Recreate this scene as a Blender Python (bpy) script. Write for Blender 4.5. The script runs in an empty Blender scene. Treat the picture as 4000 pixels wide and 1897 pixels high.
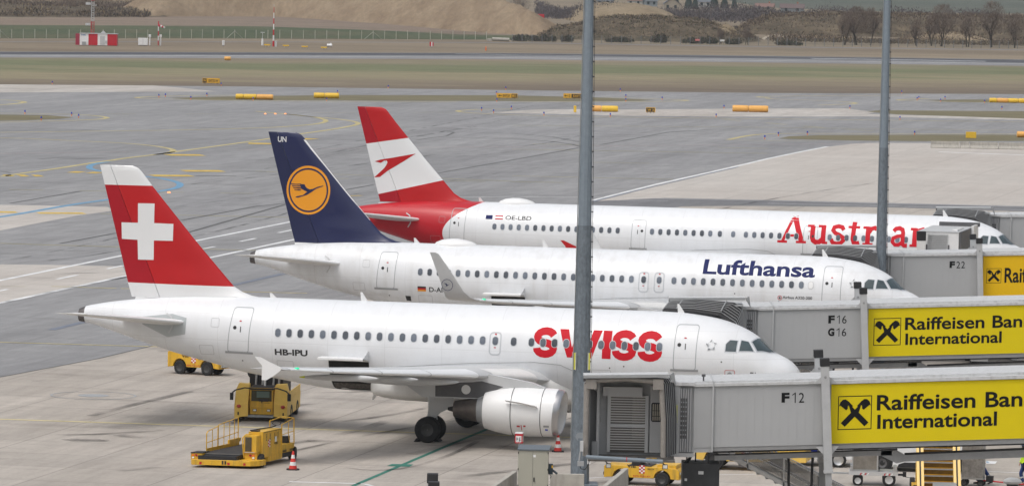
import bpy, bmesh, math, random
from math import sin, cos, pi, radians as R, sqrt
from mathutils import Vector, Matrix
random.seed(11)
SC = bpy.context.scene
COL = SC.collection

# ------------------------------------------------------------------ camera model
F, PT, RO, H = 19372.0, 0.0596, 0.0191, 22.196
TH = 0.2235                      # heading of the parked aircraft

def ray(x, y):
    a, b = x-2000, y-948.5
    c, s = cos(RO), sin(RO)
    u, v = a*c+b*s, -a*s+b*c
    up = -v/F
    return u/F, cos(PT)+up*sin(PT), -sin(PT)+up*cos(PT)

def G(x, y, z=0.0):              # where a sight line meets the ground
    r = ray(x, y); k = (z-H)/r[2]
    return Vector((r[0]*k, r[1]*k, z))

def AY(x, y, Y):                 # where a sight line meets the vertical plane at distance Y
    r = ray(x, y); k = Y/r[1]
    return Vector((r[0]*k, Y, H+r[2]*k))

cam = bpy.data.cameras.new('camera')
cam.sensor_width = 36; cam.lens = 36*F/4000; cam.clip_start = 1; cam.clip_end = 20000
co = bpy.data.objects.new('camera', cam); COL.objects.link(co)
co.matrix_world = Matrix.Translation((0, 0, H)) @ Matrix.Rotation(pi/2-PT, 4, 'X') @ Matrix.Rotation(RO, 4, 'Z')
SC.camera = co
SC.view_settings.view_transform = 'Standard'; SC.view_settings.look = 'None'; SC.view_settings.gamma = 1
SC.view_settings.exposure = -0.11

# ------------------------------------------------------------------ light
w = bpy.data.worlds.new('World'); SC.world = w; w.use_nodes = True
nt = w.node_tree; nt.nodes.clear()
sky = nt.nodes.new('ShaderNodeTexSky'); sky.sky_type = 'NISHITA'; sky.sun_disc = False
SUN_EL, SUN_AZ = R(63), R(-140)          # azimuth from +Y, clockwise
sky.sun_elevation = SUN_EL; sky.sun_rotation = SUN_AZ
sky.air_density = 1.5; sky.dust_density = 6; sky.ozone_density = 1
hs = nt.nodes.new('ShaderNodeHueSaturation'); hs.inputs['Saturation'].default_value = 0.42
bg = nt.nodes.new('ShaderNodeBackground'); bg.inputs[1].default_value = 0.15
ou = nt.nodes.new('ShaderNodeOutputWorld')
nt.links.new(sky.outputs[0], hs.inputs['Color']); nt.links.new(hs.outputs[0], bg.inputs[0]); nt.links.new(bg.outputs[0], ou.inputs[0])
sl = bpy.data.lights.new('sun', 'SUN'); sl.energy = .78; sl.angle = R(17); sl.color = (1, .98, .955)
so = bpy.data.objects.new('sun', sl); COL.objects.link(so)
d = Vector((sin(SUN_AZ)*cos(SUN_EL), cos(SUN_AZ)*cos(SUN_EL), sin(SUN_EL)))
so.rotation_euler = d.to_track_quat('Z', 'Y').to_euler()

# ------------------------------------------------------------------ materials
MATS = {}
def mat(name, col, rough=.5, metal=0., var=.0, scale=3., vs=(1, 1, 1), spec=.5, bump=0., alpha=1, emit=None, coat=0., dirt=0.):
    """procedural principled: colour varied by noise in object space; dirt adds vertical grime streaks"""
    if name in MATS: return MATS[name]
    m = bpy.data.materials.new(name); m.use_nodes = True; n = m.node_tree.nodes; l = m.node_tree.links
    b = n['Principled BSDF']
    b.inputs['Base Color'].default_value = (*col, 1); b.inputs['Roughness'].default_value = rough
    b.inputs['Metallic'].default_value = metal; b.inputs['Specular IOR Level'].default_value = spec
    b.inputs['Coat Weight'].default_value = coat
    if alpha < 1: b.inputs['Alpha'].default_value = alpha
    if emit: b.inputs['Emission Color'].default_value = (*emit[:3], 1); b.inputs['Emission Strength'].default_value = emit[3]
    if var > 0 or bump > 0 or dirt > 0:
        tc = n.new('ShaderNodeTexCoord'); mp = n.new('ShaderNodeMapping'); mp.inputs['Scale'].default_value = vs
        l.new(tc.outputs['Object'], mp.inputs[0])
        no = n.new('ShaderNodeTexNoise'); no.inputs['Scale'].default_value = scale; no.inputs['Detail'].default_value = 6
        no.inputs['Roughness'].default_value = .65
        l.new(mp.outputs[0], no.inputs['Vector'])
        cr = n.new('ShaderNodeMapRange'); cr.inputs[1].default_value = .3; cr.inputs[2].default_value = .7
        cr.inputs[3].default_value = 1-var; cr.inputs[4].default_value = 1+var*.6
        l.new(no.outputs[0], cr.inputs[0])
        mu = n.new('ShaderNodeMix'); mu.data_type = 'RGBA'; mu.blend_type = 'MULTIPLY'; mu.inputs[0].default_value = 1
        mu.inputs[6].default_value = (*col, 1); l.new(cr.outputs[0], mu.inputs[7])
        last = mu.outputs[2]
        if dirt > 0:
            mp2 = n.new('ShaderNodeMapping'); mp2.inputs['Scale'].default_value = (5, 5, .35); l.new(tc.outputs['Object'], mp2.inputs[0])
            n2 = n.new('ShaderNodeTexNoise'); n2.inputs['Scale'].default_value = 1.2; n2.inputs['Detail'].default_value = 8
            l.new(mp2.outputs[0], n2.inputs['Vector'])
            r2 = n.new('ShaderNodeMapRange'); r2.inputs[1].default_value = .48; r2.inputs[2].default_value = .75
            r2.inputs[3].default_value = 0; r2.inputs[4].default_value = dirt; l.new(n2.outputs[0], r2.inputs[0])
            m2 = n.new('ShaderNodeMix'); m2.data_type = 'RGBA'; m2.inputs[7].default_value = (.09, .075, .06, 1)
            l.new(r2.outputs[0], m2.inputs[0]); l.new(last, m2.inputs[6]); last = m2.outputs[2]
        l.new(last, b.inputs['Base Color'])
        if bump > 0:
            bp = n.new('ShaderNodeBump'); bp.inputs['Strength'].default_value = bump; bp.inputs['Distance'].default_value = .05
            l.new(no.outputs[0], bp.inputs['Height']); l.new(bp.outputs[0], b.inputs['Normal'])
    MATS[name] = m
    return m

def paving(name, c0, c1, slab=5.1, joint=.06, jcol=(.09, .085, .08), stain=.35, streak=1., jmix=.55, vmix=.14):
    """paving in world space: tonal noise, streaks along the taxi direction, slab joints, oil stains"""
    m = bpy.data.materials.new(name); m.use_nodes = True; n = m.node_tree.nodes; l = m.node_tree.links
    b = n['Principled BSDF']; b.inputs['Roughness'].default_value = .85; b.inputs['Specular IOR Level'].default_value = .25
    ge = n.new('ShaderNodeNewGeometry')
    rot = n.new('ShaderNodeMapping'); rot.inputs['Rotation'].default_value = (0, 0, R(12.3)); l.new(ge.outputs['Position'], rot.inputs[0])
    def noise(scale, sx, sy, det=6, src=rot):
        mp = n.new('ShaderNodeMapping'); mp.inputs['Scale'].default_value = (sx, sy, 1); l.new(src.outputs[0], mp.inputs[0])
        no = n.new('ShaderNodeTexNoise'); no.inputs['Scale'].default_value = scale; no.inputs['Detail'].default_value = det
        no.inputs['Roughness'].default_value = .62; l.new(mp.outputs[0], no.inputs['Vector']); return no.outputs[0]
    def rng(src, a, b2, c, d2):
        r = n.new('ShaderNodeMapRange'); r.inputs[1].default_value = a; r.inputs[2].default_value = b2
        r.inputs[3].default_value = c; r.inputs[4].default_value = d2; l.new(src, r.inputs[0]); return r.outputs[0]
    def mix(fac, a, b2, bt='MIX'):
        k = n.new('ShaderNodeMix'); k.data_type = 'RGBA'; k.blend_type = bt
        for s, v in ((0, fac), (6, a), (7, b2)):
            if isinstance(v, (int, float)): k.inputs[s].default_value = v
            elif isinstance(v, tuple): k.inputs[s].default_value = (*v, 1)
            else: l.new(v, k.inputs[s])
        return k.outputs[2]
    col = mix(rng(noise(.05, 1, .35), .3, .7, 0, 1), c0, c1)
    col = mix(1., col, rng(noise(1.3, 1, .12), .25, .75, 1-.22*streak, 1+.14*streak), 'MULTIPLY')
    col = mix(1., col, rng(noise(.35, .16, 1.3), .25, .75, 1-.1*streak, 1+.07*streak), 'MULTIPLY')
    col = mix(1., col, rng(noise(.5, .5, .022), .3, .7, 1-.2*streak, 1+.12*streak), 'MULTIPLY')
    col = mix(1., col, rng(noise(6, 1, .5, 3), .2, .8, .9, 1.08), 'MULTIPLY')
    if slab:
        br = n.new('ShaderNodeTexBrick'); br.offset = 0; br.inputs['Scale'].default_value = 1
        br.inputs['Mortar Size'].default_value = joint; br.inputs['Brick Width'].default_value = slab; br.inputs['Row Height'].default_value = slab
        br.inputs['Mortar Smooth'].default_value = .4
        br.inputs['Color1'].default_value = (1-vmix, 1-vmix, 1-vmix, 1); br.inputs['Color2'].default_value = (1, 1, 1, 1)
        mp = n.new('ShaderNodeMapping'); mp.inputs['Location'].default_value = (1.1, 0, 0); l.new(rot.outputs[0], mp.inputs[0])
        l.new(mp.outputs[0], br.inputs['Vector'])
        br.inputs['Mortar'].default_value = (1, 1, 1, 1)
        col = mix(1., col, br.outputs['Color'], 'MULTIPLY')
        jf = n.new('ShaderNodeMath'); jf.operation = 'MULTIPLY'; jf.inputs[1].default_value = jmix; l.new(br.outputs['Fac'], jf.inputs[0])
        col = mix(jf.outputs[0], col, jcol)
    if stain:
        col = mix(rng(noise(.22, .35, 1.5, 6), .56, .76, 0, stain), col, (.06, .055, .05))
        col = mix(rng(noise(1.4, .35, 1.6, 3), .66, .8, 0, stain*.9), col, (.05, .045, .04))
    l.new(col, b.inputs['Base Color'])
    return m

# ------------------------------------------------------------------ mesh builder
class MB:
    def __init__(s): s.v = []; s.f = []; s.m = []
    def add(s, vs, fs, mi=0, M=None):
        o = len(s.v)
        for p in vs:
            p = Vector(p)
            if M is not None: p = M @ p
            s.v.append(p)
        for f in fs: s.f.append([i+o for i in f]); s.m.append(mi)
        return s
    def box(s, x0, x1, y0, y1, z0, z1, mi=0, M=None):
        v = [(x0, y0, z0), (x1, y0, z0), (x1, y1, z0), (x0, y1, z0), (x0, y0, z1), (x1, y0, z1), (x1, y1, z1), (x0, y1, z1)]
        return s.add(v, [(0, 3, 2, 1), (4, 5, 6, 7), (0, 1, 5, 4), (1, 2, 6, 5), (2, 3, 7, 6), (3, 0, 4, 7)], mi, M)
    def cyl(s, p, q, r0, r1=None, n=12, mi=0, M=None, caps=True):
        p, q = Vector(p), Vector(q); r1 = r0 if r1 is None else r1
        z = (q-p).normalized(); x = z.orthogonal().normalized(); y = z.cross(x)
        v = [c+(x*cos(2*pi*i/n)+y*sin(2*pi*i/n))*r for c, r in ((p, r0), (q, r1)) for i in range(n)]
        f = [(i, (i+1) % n, n+(i+1) % n, n+i) for i in range(n)]
        if caps: f += [tuple(range(n))[::-1], tuple(range(n, 2*n))]
        return s.add(v, f, mi, M)
    def tube(s, pts, r, n=6, mi=0, M=None):
        for a, b in zip(pts, pts[1:]): s.cyl(a, b, r, r, n, mi, M)
        return s
    def prism(s, poly, vec, mi=0, M=None, mside=None):
        """closed 3-D polygon extruded by vec"""
        n = len(poly); vec = Vector(vec); v = [Vector(p) for p in poly]+[Vector(p)+vec for p in poly]
        s.add(v, [tuple(range(n))[::-1], tuple(range(n, 2*n))], mi, M)
        ms = mi if mside is None else mside
        o = len(s.v)-2*n
        for i in range(n): s.f.append([o+i, o+(i+1) % n, o+n+(i+1) % n, o+n+i]); s.m.append(ms)
        return s
    def loft(s, rings, mi=0, M=None, caps=True, close=True):
        n = len(rings[0]); v = [p for r in rings for p in r]; f = []
        for k in range(len(rings)-1):
            for i in range(n if close else n-1): f.append((k*n+i, k*n+(i+1) % n, (k+1)*n+(i+1) % n, (k+1)*n+i))
        if caps: f += [tuple(range(n))[::-1], tuple(range((len(rings)-1)*n, len(rings)*n))]
        return s.add(v, f, mi, M)
    def lathe(s, prof, p, axis, n=32, mi=0, M=None, caps=False):
        """prof: (along, radius)"""
        p = Vector(p); z = Vector(axis).normalized(); x = z.orthogonal().normalized(); y = z.cross(x)
        return s.loft([[p+z*a+(x*cos(2*pi*i/n)+y*sin(2*pi*i/n))*r for i in range(n)] for a, r in prof], mi, M, caps)
    def wheel(s, c, ax, r, wd, mt=0, mr=1, rr=.55, M=None):
        """tyre and rim at centre c, axle direction ax"""
        c = Vector(c); ax = Vector(ax).normalized()
        s.lathe([(-wd/2, r*rr), (-wd/2, r*.9), (-wd*.36, r), (wd*.36, r), (wd/2, r*.9), (wd/2, r*rr)], c, ax, 28, mt, M, False)
        s.lathe([(-wd*.3, .01), (-wd*.3, r*rr*.5), (-wd*.42, r*rr*.8), (-wd/2, r*rr)], c, ax, 28, mr, M, False)
        s.lathe([(wd/2, r*rr), (wd*.42, r*rr*.8), (wd*.3, r*rr*.5), (wd*.3, .01)], c, ax, 28, mr, M, False)
        return s
    def build(s, name, mats, parent=None, smooth=30, bevel=0., loc=None):
        me = bpy.data.meshes.new(name)
        me.from_pydata([tuple(p) for p in s.v], [], s.f)
        mats = mats if isinstance(mats, (list, tuple)) else [mats]
        for m in mats: me.materials.append(m)
        me.polygons.foreach_set('material_index', s.m)
        if bevel:
            b = bmesh.new(); b.from_mesh(me)
            bmesh.ops.remove_doubles(b, verts=b.verts, dist=1e-5)
            es = [e for e in b.edges if len(e.link_faces) == 2 and e.calc_face_angle(0) > .5]
            bmesh.ops.bevel(b, geom=es, offset=bevel, segments=2, affect='EDGES', profile=.5, clamp_overlap=True)
            b.to_mesh(me); b.free()
        me.validate()
        o = bpy.data.objects.new(name, me); COL.objects.link(o)
        if parent: o.parent = parent
        if loc: o.location = loc
        if smooth:
            me.shade_smooth(); me.set_sharp_from_angle(angle=R(smooth))
        return o

def tag(o, label=None, cat=None, group=None, kind=None):
    for k, v in (('label', label), ('category', cat), ('group', group), ('kind', kind)):
        if v: o[k] = v
    return o
def thing(name, label, cat, loc=(0, 0, 0), rz=0., group=None):
    o = bpy.data.objects.new(name, None); COL.objects.link(o); o.location = loc; o.rotation_euler = (0, 0, rz)
    o.empty_display_size = .3
    return tag(o, label, cat, group)
def dup(root, loc, rz=None, label=None):
    r = root.copy(); COL.objects.link(r); r.location = loc
    if rz is not None: r.rotation_euler = (0, 0, rz)
    if label: r['label'] = label
    for ch in list(root.children):
        c = ch.copy(); COL.objects.link(c); c.parent = r
        for g in list(ch.children):
            e = g.copy(); COL.objects.link(e); e.parent = c
    return r

# text as flat geometry, scaled to a box: returns 2-D verts (0..1, 0..1) and faces
TXT = {}
def text2d(s, bold=0., shear=0.):
    k = (s, bold, shear)
    if k in TXT: return TXT[k]
    cu = bpy.data.curves.new('t', 'FONT'); cu.body = s; cu.offset = bold; cu.shear = shear; cu.resolution_u = 5; cu.size = 1
    ob = bpy.data.objects.new('t', cu); COL.objects.link(ob)
    me = bpy.data.meshes.new_from_object(ob)
    vs = [(v.co.x, v.co.y) for v in me.vertices]; fs = [tuple(p.vertices) for p in me.polygons]
    bpy.data.objects.remove(ob); bpy.data.curves.remove(cu); bpy.data.meshes.remove(me)
    x0, x1 = min(v[0] for v in vs), max(v[0] for v in vs); y0, y1 = min(v[1] for v in vs), max(v[1] for v in vs)
    TXT[k] = ([((x-x0)/(x1-x0), (y-y0)/(y1-y0)) for x, y in vs], fs)
    return TXT[k]
def text3d(s, o, ex, ey, bold=0., mi=0, mb=None):
    """text in the parallelogram o, o+ex, o+ey"""
    v, f = text2d(s, bold); o, ex, ey = Vector(o), Vector(ex), Vector(ey)
    mb = mb or MB()
    mb.add([o+ex*x+ey*y for x, y in v], f, mi)
    return mb
def strokes2d(paths, eps=0):
    """thick polylines -> quads with mitred joints. paths: (pts, width)"""
    vs, fs = [], []
    for pts, wd in paths:
        P = [Vector(p) for p in pts]; L = []; n = len(P)
        for i in range(n):
            a = (P[i]-P[i-1]).normalized() if i > 0 else (P[1]-P[0]).normalized()
            b = (P[i+1]-P[i]).normalized() if i < n-1 else a
            t = (a+b).normalized() if (a+b).length > 1e-6 else a
            nn = Vector((-t.y, t.x)); k = wd/2/max(.4, nn.dot(Vector((-a.y, a.x))))
            L.append((P[i]+nn*k, P[i]-nn*k))
        o = len(vs)
        for a, b in L: vs += [tuple(a), tuple(b)]
        fs += [(o+2*i, o+2*i+1, o+2*i+3, o+2*i+2) for i in range(n-1)]
    return vs, fs
def arc(cx, cy, rx, ry, a0, a1, n=8):
    return [(cx+rx*cos(R(a0+(a1-a0)*i/n)), cy+ry*sin(R(a0+(a1-a0)*i/n))) for i in range(n+1)]
def rrect(x0, x1, y0, y1, r, n=4):
    p = []
    for cx, cy, a in ((x1-r, y1-r, 0), (x0+r, y1-r, 90), (x0+r, y0+r, 180), (x1-r, y0+r, 270)): p += arc(cx, cy, r, r, a, a+90, n)
    return p
def interp(tab, x):
    """monotone smooth interpolation of a table (x, y)"""
    if x <= tab[0][0]: return tab[0][1]
    if x >= tab[-1][0]: return tab[-1][1]
    for i in range(len(tab)-1):
        if tab[i][0] <= x <= tab[i+1][0]: break
    x0, y0 = tab[i]; x1, y1 = tab[i+1]; h = x1-x0; dl = (y1-y0)/h
    def sl(j):
        if j <= 0 or j >= len(tab)-1: return (tab[1][1]-tab[0][1])/(tab[1][0]-tab[0][0]) if j <= 0 else (tab[-1][1]-tab[-2][1])/(tab[-1][0]-tab[-2][0])
        a = (tab[j][1]-tab[j-1][1])/(tab[j][0]-tab[j-1][0]); b = (tab[j+1][1]-tab[j][1])/(tab[j+1][0]-tab[j][0])
        return 0 if a*b <= 0 else 2*a*b/(a+b)
    m0, m1 = sl(i), sl(i+1); t = (x-x0)/h
    return (2*t**3-3*t*t+1)*y0+(t**3-2*t*t+t)*h*m0+(-2*t**3+3*t*t)*y1+(t**3-t*t)*h*m1

# shared materials
M_WHITE = mat('white_paint', (.79, .795, .8), .32, var=.035, scale=.6, coat=.25)
M_WHITE_D = mat('worn_white_paint', (.72, .72, .71), .45, var=.07, scale=1.5)
M_LGREY = mat('light_grey_paint', (.52, .53, .54), .4, var=.06, scale=.8)
M_MGREY = mat('mid_grey_paint', (.33, .34, .35), .5, var=.08)
M_DGREY = mat('dark_grey_paint', (.1, .1, .105), .55, var=.15)
M_BLACK = mat('black_paint', (.018, .018, .02), .6)
M_RUBBER = mat('rubber', (.02, .02, .021), .85, var=.2, scale=8)
M_RIM = mat('wheel_rim', (.055, .055, .055), .5, .3)
M_ALU = mat('aluminium', (.6, .61, .62), .35, .85, var=.05)
M_STEEL = mat('bare_metal_edge', (.86, .87, .88), .32, .25)
M_YEL = mat('yellow_paint', (.72, .42, .03), .45, var=.12, scale=2.5, dirt=.45)
M_YEL2 = mat('yellow_paint_pale', (.82, .54, .11), .5, var=.05)  # paler tone of the vehicle yellow, without grime streaks
M_RED = mat('red_paint', (.5, .01, .022), .5, var=.05)
M_GLASS = mat('dark_glass', (.03, .045, .05), .08, spec=.8)
M_CONC = mat('concrete', (.42, .40, .36), .9, var=.15, scale=2.5, bump=.3, dirt=.3)
M_ORANGE = mat('orange_plastic', (.8, .16, .02), .5)
M_BLUE = mat('blue_glass', (.01, .05, .5), .3)
M_LAMP = mat('lamp_lens', (.8, .8, .75), .2)
# ------------------------------------------------------------------ ground
PZ = [0.0]
def sheet(name, pts, m, z, kind='structure'):
    """flat sheet from ground points (Vector or (px, py))"""
    v = [Vector((p[0], p[1], 0)) for p in pts]
    me = bpy.data.meshes.new(name); me.from_pydata([(p.x, p.y, z) for p in v], [], [tuple(range(len(v)))]); me.materials.append(m)
    o = bpy.data.objects.new(name, me); COL.objects.link(o); tag(o, kind=kind); return o
def gp(L): return [G(x, y) for x, y in L]
ASPH = paving('asphalt', (.25, .25, .257), (.31, .309, .312), slab=0, stain=.35, streak=.9)
ASPH2 = paving('asphalt_dark', (.17, .172, .182), (.21, .212, .22), slab=0, stain=.2, streak=.7)
CONC = paving('concrete_apron', (.425, .383, .34), (.49, .452, .41), slab=5.1, joint=.035, stain=.4, streak=.8)
CONC2 = paving('concrete_far', (.47, .43, .395), (.53, .5, .465), slab=7.5, joint=.05, stain=.25, streak=.35, jmix=.35, vmix=.06)
CONC3 = paving('concrete_pale', (.43, .39, .35), (.53, .51, .485), slab=0, stain=.5, streak=.9)

def grass_mat(name, cols, band=None, scale=.02):
    m = bpy.data.materials.new(name); m.use_nodes = True; n = m.node_tree.nodes; l = m.node_tree.links; b = n['Principled BSDF']
    b.inputs['Roughness'].default_value = .95; b.inputs['Specular IOR Level'].default_value = .1
    ge = n.new('ShaderNodeNewGeometry'); mp = n.new('ShaderNodeMapping'); mp.inputs['Scale'].default_value = (.45, 1.6, 1); mp.inputs['Rotation'].default_value = (0, 0, R(-26)); l.new(ge.outputs['Position'], mp.inputs[0])
    no = n.new('ShaderNodeTexNoise'); no.inputs['Scale'].default_value = scale; no.inputs['Detail'].default_value = 9; no.inputs['Roughness'].default_value = .7; l.new(mp.outputs[0], no.inputs['Vector'])
    fac = no.outputs[0]
    if band:     # bands across the field: distance along the band normal
        nx, ny, lo, hi, k = band
        vm = n.new('ShaderNodeVectorMath'); vm.operation = 'DOT_PRODUCT'; vm.inputs[1].default_value = (nx, ny, 0); l.new(ge.outputs['Position'], vm.inputs[0])
        mr = n.new('ShaderNodeMapRange'); mr.inputs[1].default_value = lo; mr.inputs[2].default_value = hi; l.new(vm.outputs['Value'], mr.inputs[0])
        a = n.new('ShaderNodeMath'); a.operation = 'MULTIPLY_ADD'; a.inputs[1].default_value = k; l.new(no.outputs[0], a.inputs[0])
        s = n.new('ShaderNodeMath'); s.operation = 'SUBTRACT'; s.inputs[1].default_value = k/2; l.new(mr.outputs[0], s.inputs[0]); l.new(s.outputs[0], a.inputs[2])
        fac = a.outputs[0]
    cr = n.new('ShaderNodeValToRGB'); l.new(fac, cr.inputs[0]); e = cr.color_ramp.elements
    while len(e) < len(cols): e.new(.5)
    for i, (p, c) in enumerate(cols): e[i].position = p; e[i].color = (*c, 1)
    n2 = n.new('ShaderNodeTexNoise'); n2.inputs['Scale'].default_value = .16; n2.inputs['Detail'].default_value = 8; n2.inputs['Roughness'].default_value = .8; l.new(mp.outputs[0], n2.inputs['Vector'])
    r2 = n.new('ShaderNodeMapRange'); r2.inputs[1].default_value = .25; r2.inputs[2].default_value = .75; r2.inputs[3].default_value = .66; r2.inputs[4].default_value = 1.26; l.new(n2.outputs[0], r2.inputs[0])
    mu = n.new('ShaderNodeMix'); mu.data_type = 'RGBA'; mu.blend_type = 'MULTIPLY'; mu.inputs[0].default_value = 1; l.new(cr.outputs[0], mu.inputs[6]); l.new(r2.outputs[0], mu.inputs[7])
    l.new(mu.outputs[2], b.inputs['Base Color']); return m
BR, TAN, GRN, DGR = (.19, .155, .115), (.27, .225, .165), (.115, .14, .075), (.085, .085, .055)
FIELD = grass_mat('dry_grass_field', [(0, BR), (.35, TAN), (.6, BR), (1, TAN)], None, .012)
STRIP = grass_mat('grass_strip', [(0, (.17, .14, .11)), (.14, (.22, .185, .135)), (.27, (.26, .23, .15)), (.4, (.16, .17, .1)), (.55, (.17, .178, .105)), (.68, (.235, .205, .145)), (.82, (.2, .165, .125)), (1, (.16, .13, .11))], (-.44, .898, 700, 945, .75), .018)
ISLE = grass_mat('grass_island', [(0, (.13, .125, .075)), (.5, (.19, .17, .11)), (1, (.13, .13, .075))], None, .05)

sheet('ground', [(-1500, -150), (1500, -150), (1500, 5200), (-1500, 5200)], FIELD, -.012)
# strip of grass between taxiway and runway
sheet('grass_strip', gp([(-2600, 300), (-900, 315), (0, 329), (1000, 338), (2000, 352), (3000, 363), (4100, 368), (5200, 376), (5200, 264), (4000, 256), (2000, 238), (0, 222), (-900, 216), (-2600, 206)]), STRIP, -.008)
# runway: dark centre, pale edges
RUN = paving('runway_surface', (.22, .22, .225), (.26, .26, .265), slab=0, stain=0, streak=.6)
sheet('runway', gp([(-2600, 188), (-900, 197), (0, 202), (2000, 208), (3000, 219), (4000, 233), (5200, 245), (5200, 266), (4000, 258), (3000, 245), (2000, 232), (0, 225), (-900, 220), (-2600, 210)]), RUN, 0)
sheet('runway_rubber_band', gp([(-2600, 189), (-900, 198), (0, 203), (2000, 209), (3000, 220), (4000, 234), (5200, 246), (5200, 258), (4000, 246), (3000, 229), (2000, 218), (0, 212.5), (-900, 207.5), (-2600, 198)]), paving('runway_rubber', (.075, .078, .09), (.11, .113, .125), slab=0, stain=0, streak=.5), .004)
PW = mat('paint_white_road', (.72, .73, .74), .8, var=.25, scale=.6); PY = mat('paint_yellow_road', (.48, .41, .2), .8, var=.35, scale=.8)
PYF = mat('paint_yellow_faded', (.36, .33, .2), .8, var=.3, scale=.7)
PYB = mat('paint_yellow_bright', (.62, .43, .06), .8, var=.4, scale=1.5); PB = mat('paint_blue_road', (.14, .30, .46), .8, var=.2, scale=1)
PG = mat('paint_green_road', (.03, .17, .13), .8, var=.3, scale=1.2); PP = mat('paint_pink_road', (.42, .33, .33), .85, var=.2); SEAL = mat('crack_sealant', (.10, .10, .10), .75, var=.3, scale=2)
SEAL2 = mat('sealant_blue_grey', (.17, .19, .24), .6, var=.3, scale=2)

# asphalt apron and taxiways
sheet('asphalt_apron', gp([(-2600, 305), (-700, 322), (0, 330), (1000, 338.5), (2000, 352.5), (3000, 363.5), (4100, 368.5), (5200, 376.5)])+[Vector((160, 120, 0)), Vector((-230, 120, 0))], ASPH, .0)
sheet('concrete_shoulder', gp([(-500, 331), (0, 330.5), (600, 334), (700, 343), (850, 358), (500, 359), (0, 362), (-500, 364)]), CONC3, .004)
sheet('concrete_far_apron', gp([(2316, 786), (2560, 724), (2880, 645), (3130, 593), (3232, 574), (3338, 561), (3430, 558), (4100, 562), (5000, 566), (5000, 822), (4100, 807), (3000, 781), (2600, 773)]), CONC2, .004)
sheet('concrete_apron', gp([(-1500, 1700), (0, 1472), (388, 1398), (600, 1348), (1400, 1180), (2300, 915), (2660, 806), (2900, 804), (3500, 810), (4100, 828), (5000, 852)])+[Vector((160, 121, 0)), Vector((-60, 121, 0))], CONC, .004)
sheet('concrete_patch', gp([(-300, 795), (0, 800), (200, 803), (420, 808), (450, 822), (300, 842), (0, 900), (-300, 960)]), CONC2, .004)
sheet('concrete_patch', gp([(-300, 1030), (0, 1032), (260, 1035), (480, 1040), (495, 1075), (300, 1115), (0, 1185), (-300, 1260)]), CONC2, .004)
sheet('concrete_shoulder', gp([(2110, 427), (2500, 428), (3000, 424), (3300, 424), (3420, 438), (3390, 446), (3900, 459), (4200, 467), (4200, 474), (3400, 455), (2800, 456), (2400, 452), (2150, 445), (1900, 441)]), CONC3, .004)
# grass islands
for L in ([(660, 383), (900, 377), (1300, 372), (2000, 373), (2330, 381), (2560, 391), (2500, 395), (2200, 396), (1500, 394), (1000, 392), (760, 390)],
          [(-300, 449), (0, 448), (180, 450), (290, 459), (230, 465), (100, 471), (-300, 476)],
          [(3385, 436), (3440, 431), (3700, 433), (4200, 436), (4200, 470), (3800, 457), (3500, 447)],
          [(3605, 391), (3800, 389), (4200, 393), (4200, 402), (3900, 401), (3700, 397)],
          [(3042, 542), (3080, 533), (3200, 528), (3700, 526), (4300, 528), (4300, 550), (3620, 552), (3300, 549)]):
    sheet('grass_island', gp(L), ISLE, .008)
sheet('asphalt_lane', gp([(2316, 786), (2600, 773), (3000, 782), (4100, 809), (5000, 824), (5000, 852), (4100, 829), (3500, 811), (3000, 803), (2660, 806), (2300, 830)]), ASPH2, .008)

def line(pts, wd, m, z=.012, dash=None, name='painted_line', world=False):
    """painted line along image points laid on the ground; width in metres; dash (on, off)"""
    P_ = [p if world else G(*p) for p in pts]
    P_ = [Vector((p[0], p[1])) for p in P_]
    if not dash:
        v, f = strokes2d([([tuple(p) for p in P_], wd)])
    else:
        v, f = [], []; on, off = dash
        seg = []; d0 = 0
        for a, b in zip(P_, P_[1:]):
            L_ = (b-a).length; x = 0
            n = int(L_/(on+off))
            for i in range(n+1):
                s, e = i*(on+off), min(L_, i*(on+off)+on)
                if e > s: 
                    q, w_ = strokes2d([([tuple(a+(b-a)*s/L_), tuple(a+(b-a)*e/L_)], wd)]); o = len(v); v += q; f += [tuple(j+o for j in k) for k in w_]
    me = bpy.data.meshes.new(name); me.from_pydata([(x, y, z) for x, y in v], [], f); me.materials.append(m)
    o = bpy.data.objects.new(name, me); COL.objects.link(o); return tag(o, kind='structure')
def Zp(ox, oy, pts, sc=2.546): return [(ox+a/sc, oy+b/sc) for a, b in pts]
def smooth(pts, k=2):
    for _ in range(k):
        q = [pts[0]]
        for a, b in zip(pts, pts[1:]): q += [(a[0]*.75+b[0]*.25, a[1]*.75+b[1]*.25), (a[0]*.25+b[0]*.75, a[1]*.25+b[1]*.75)]
        pts = q+[pts[-1]]
    return pts
L1 = lambda pts, wd, m, **k: line(pts, wd, m, **k)
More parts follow.
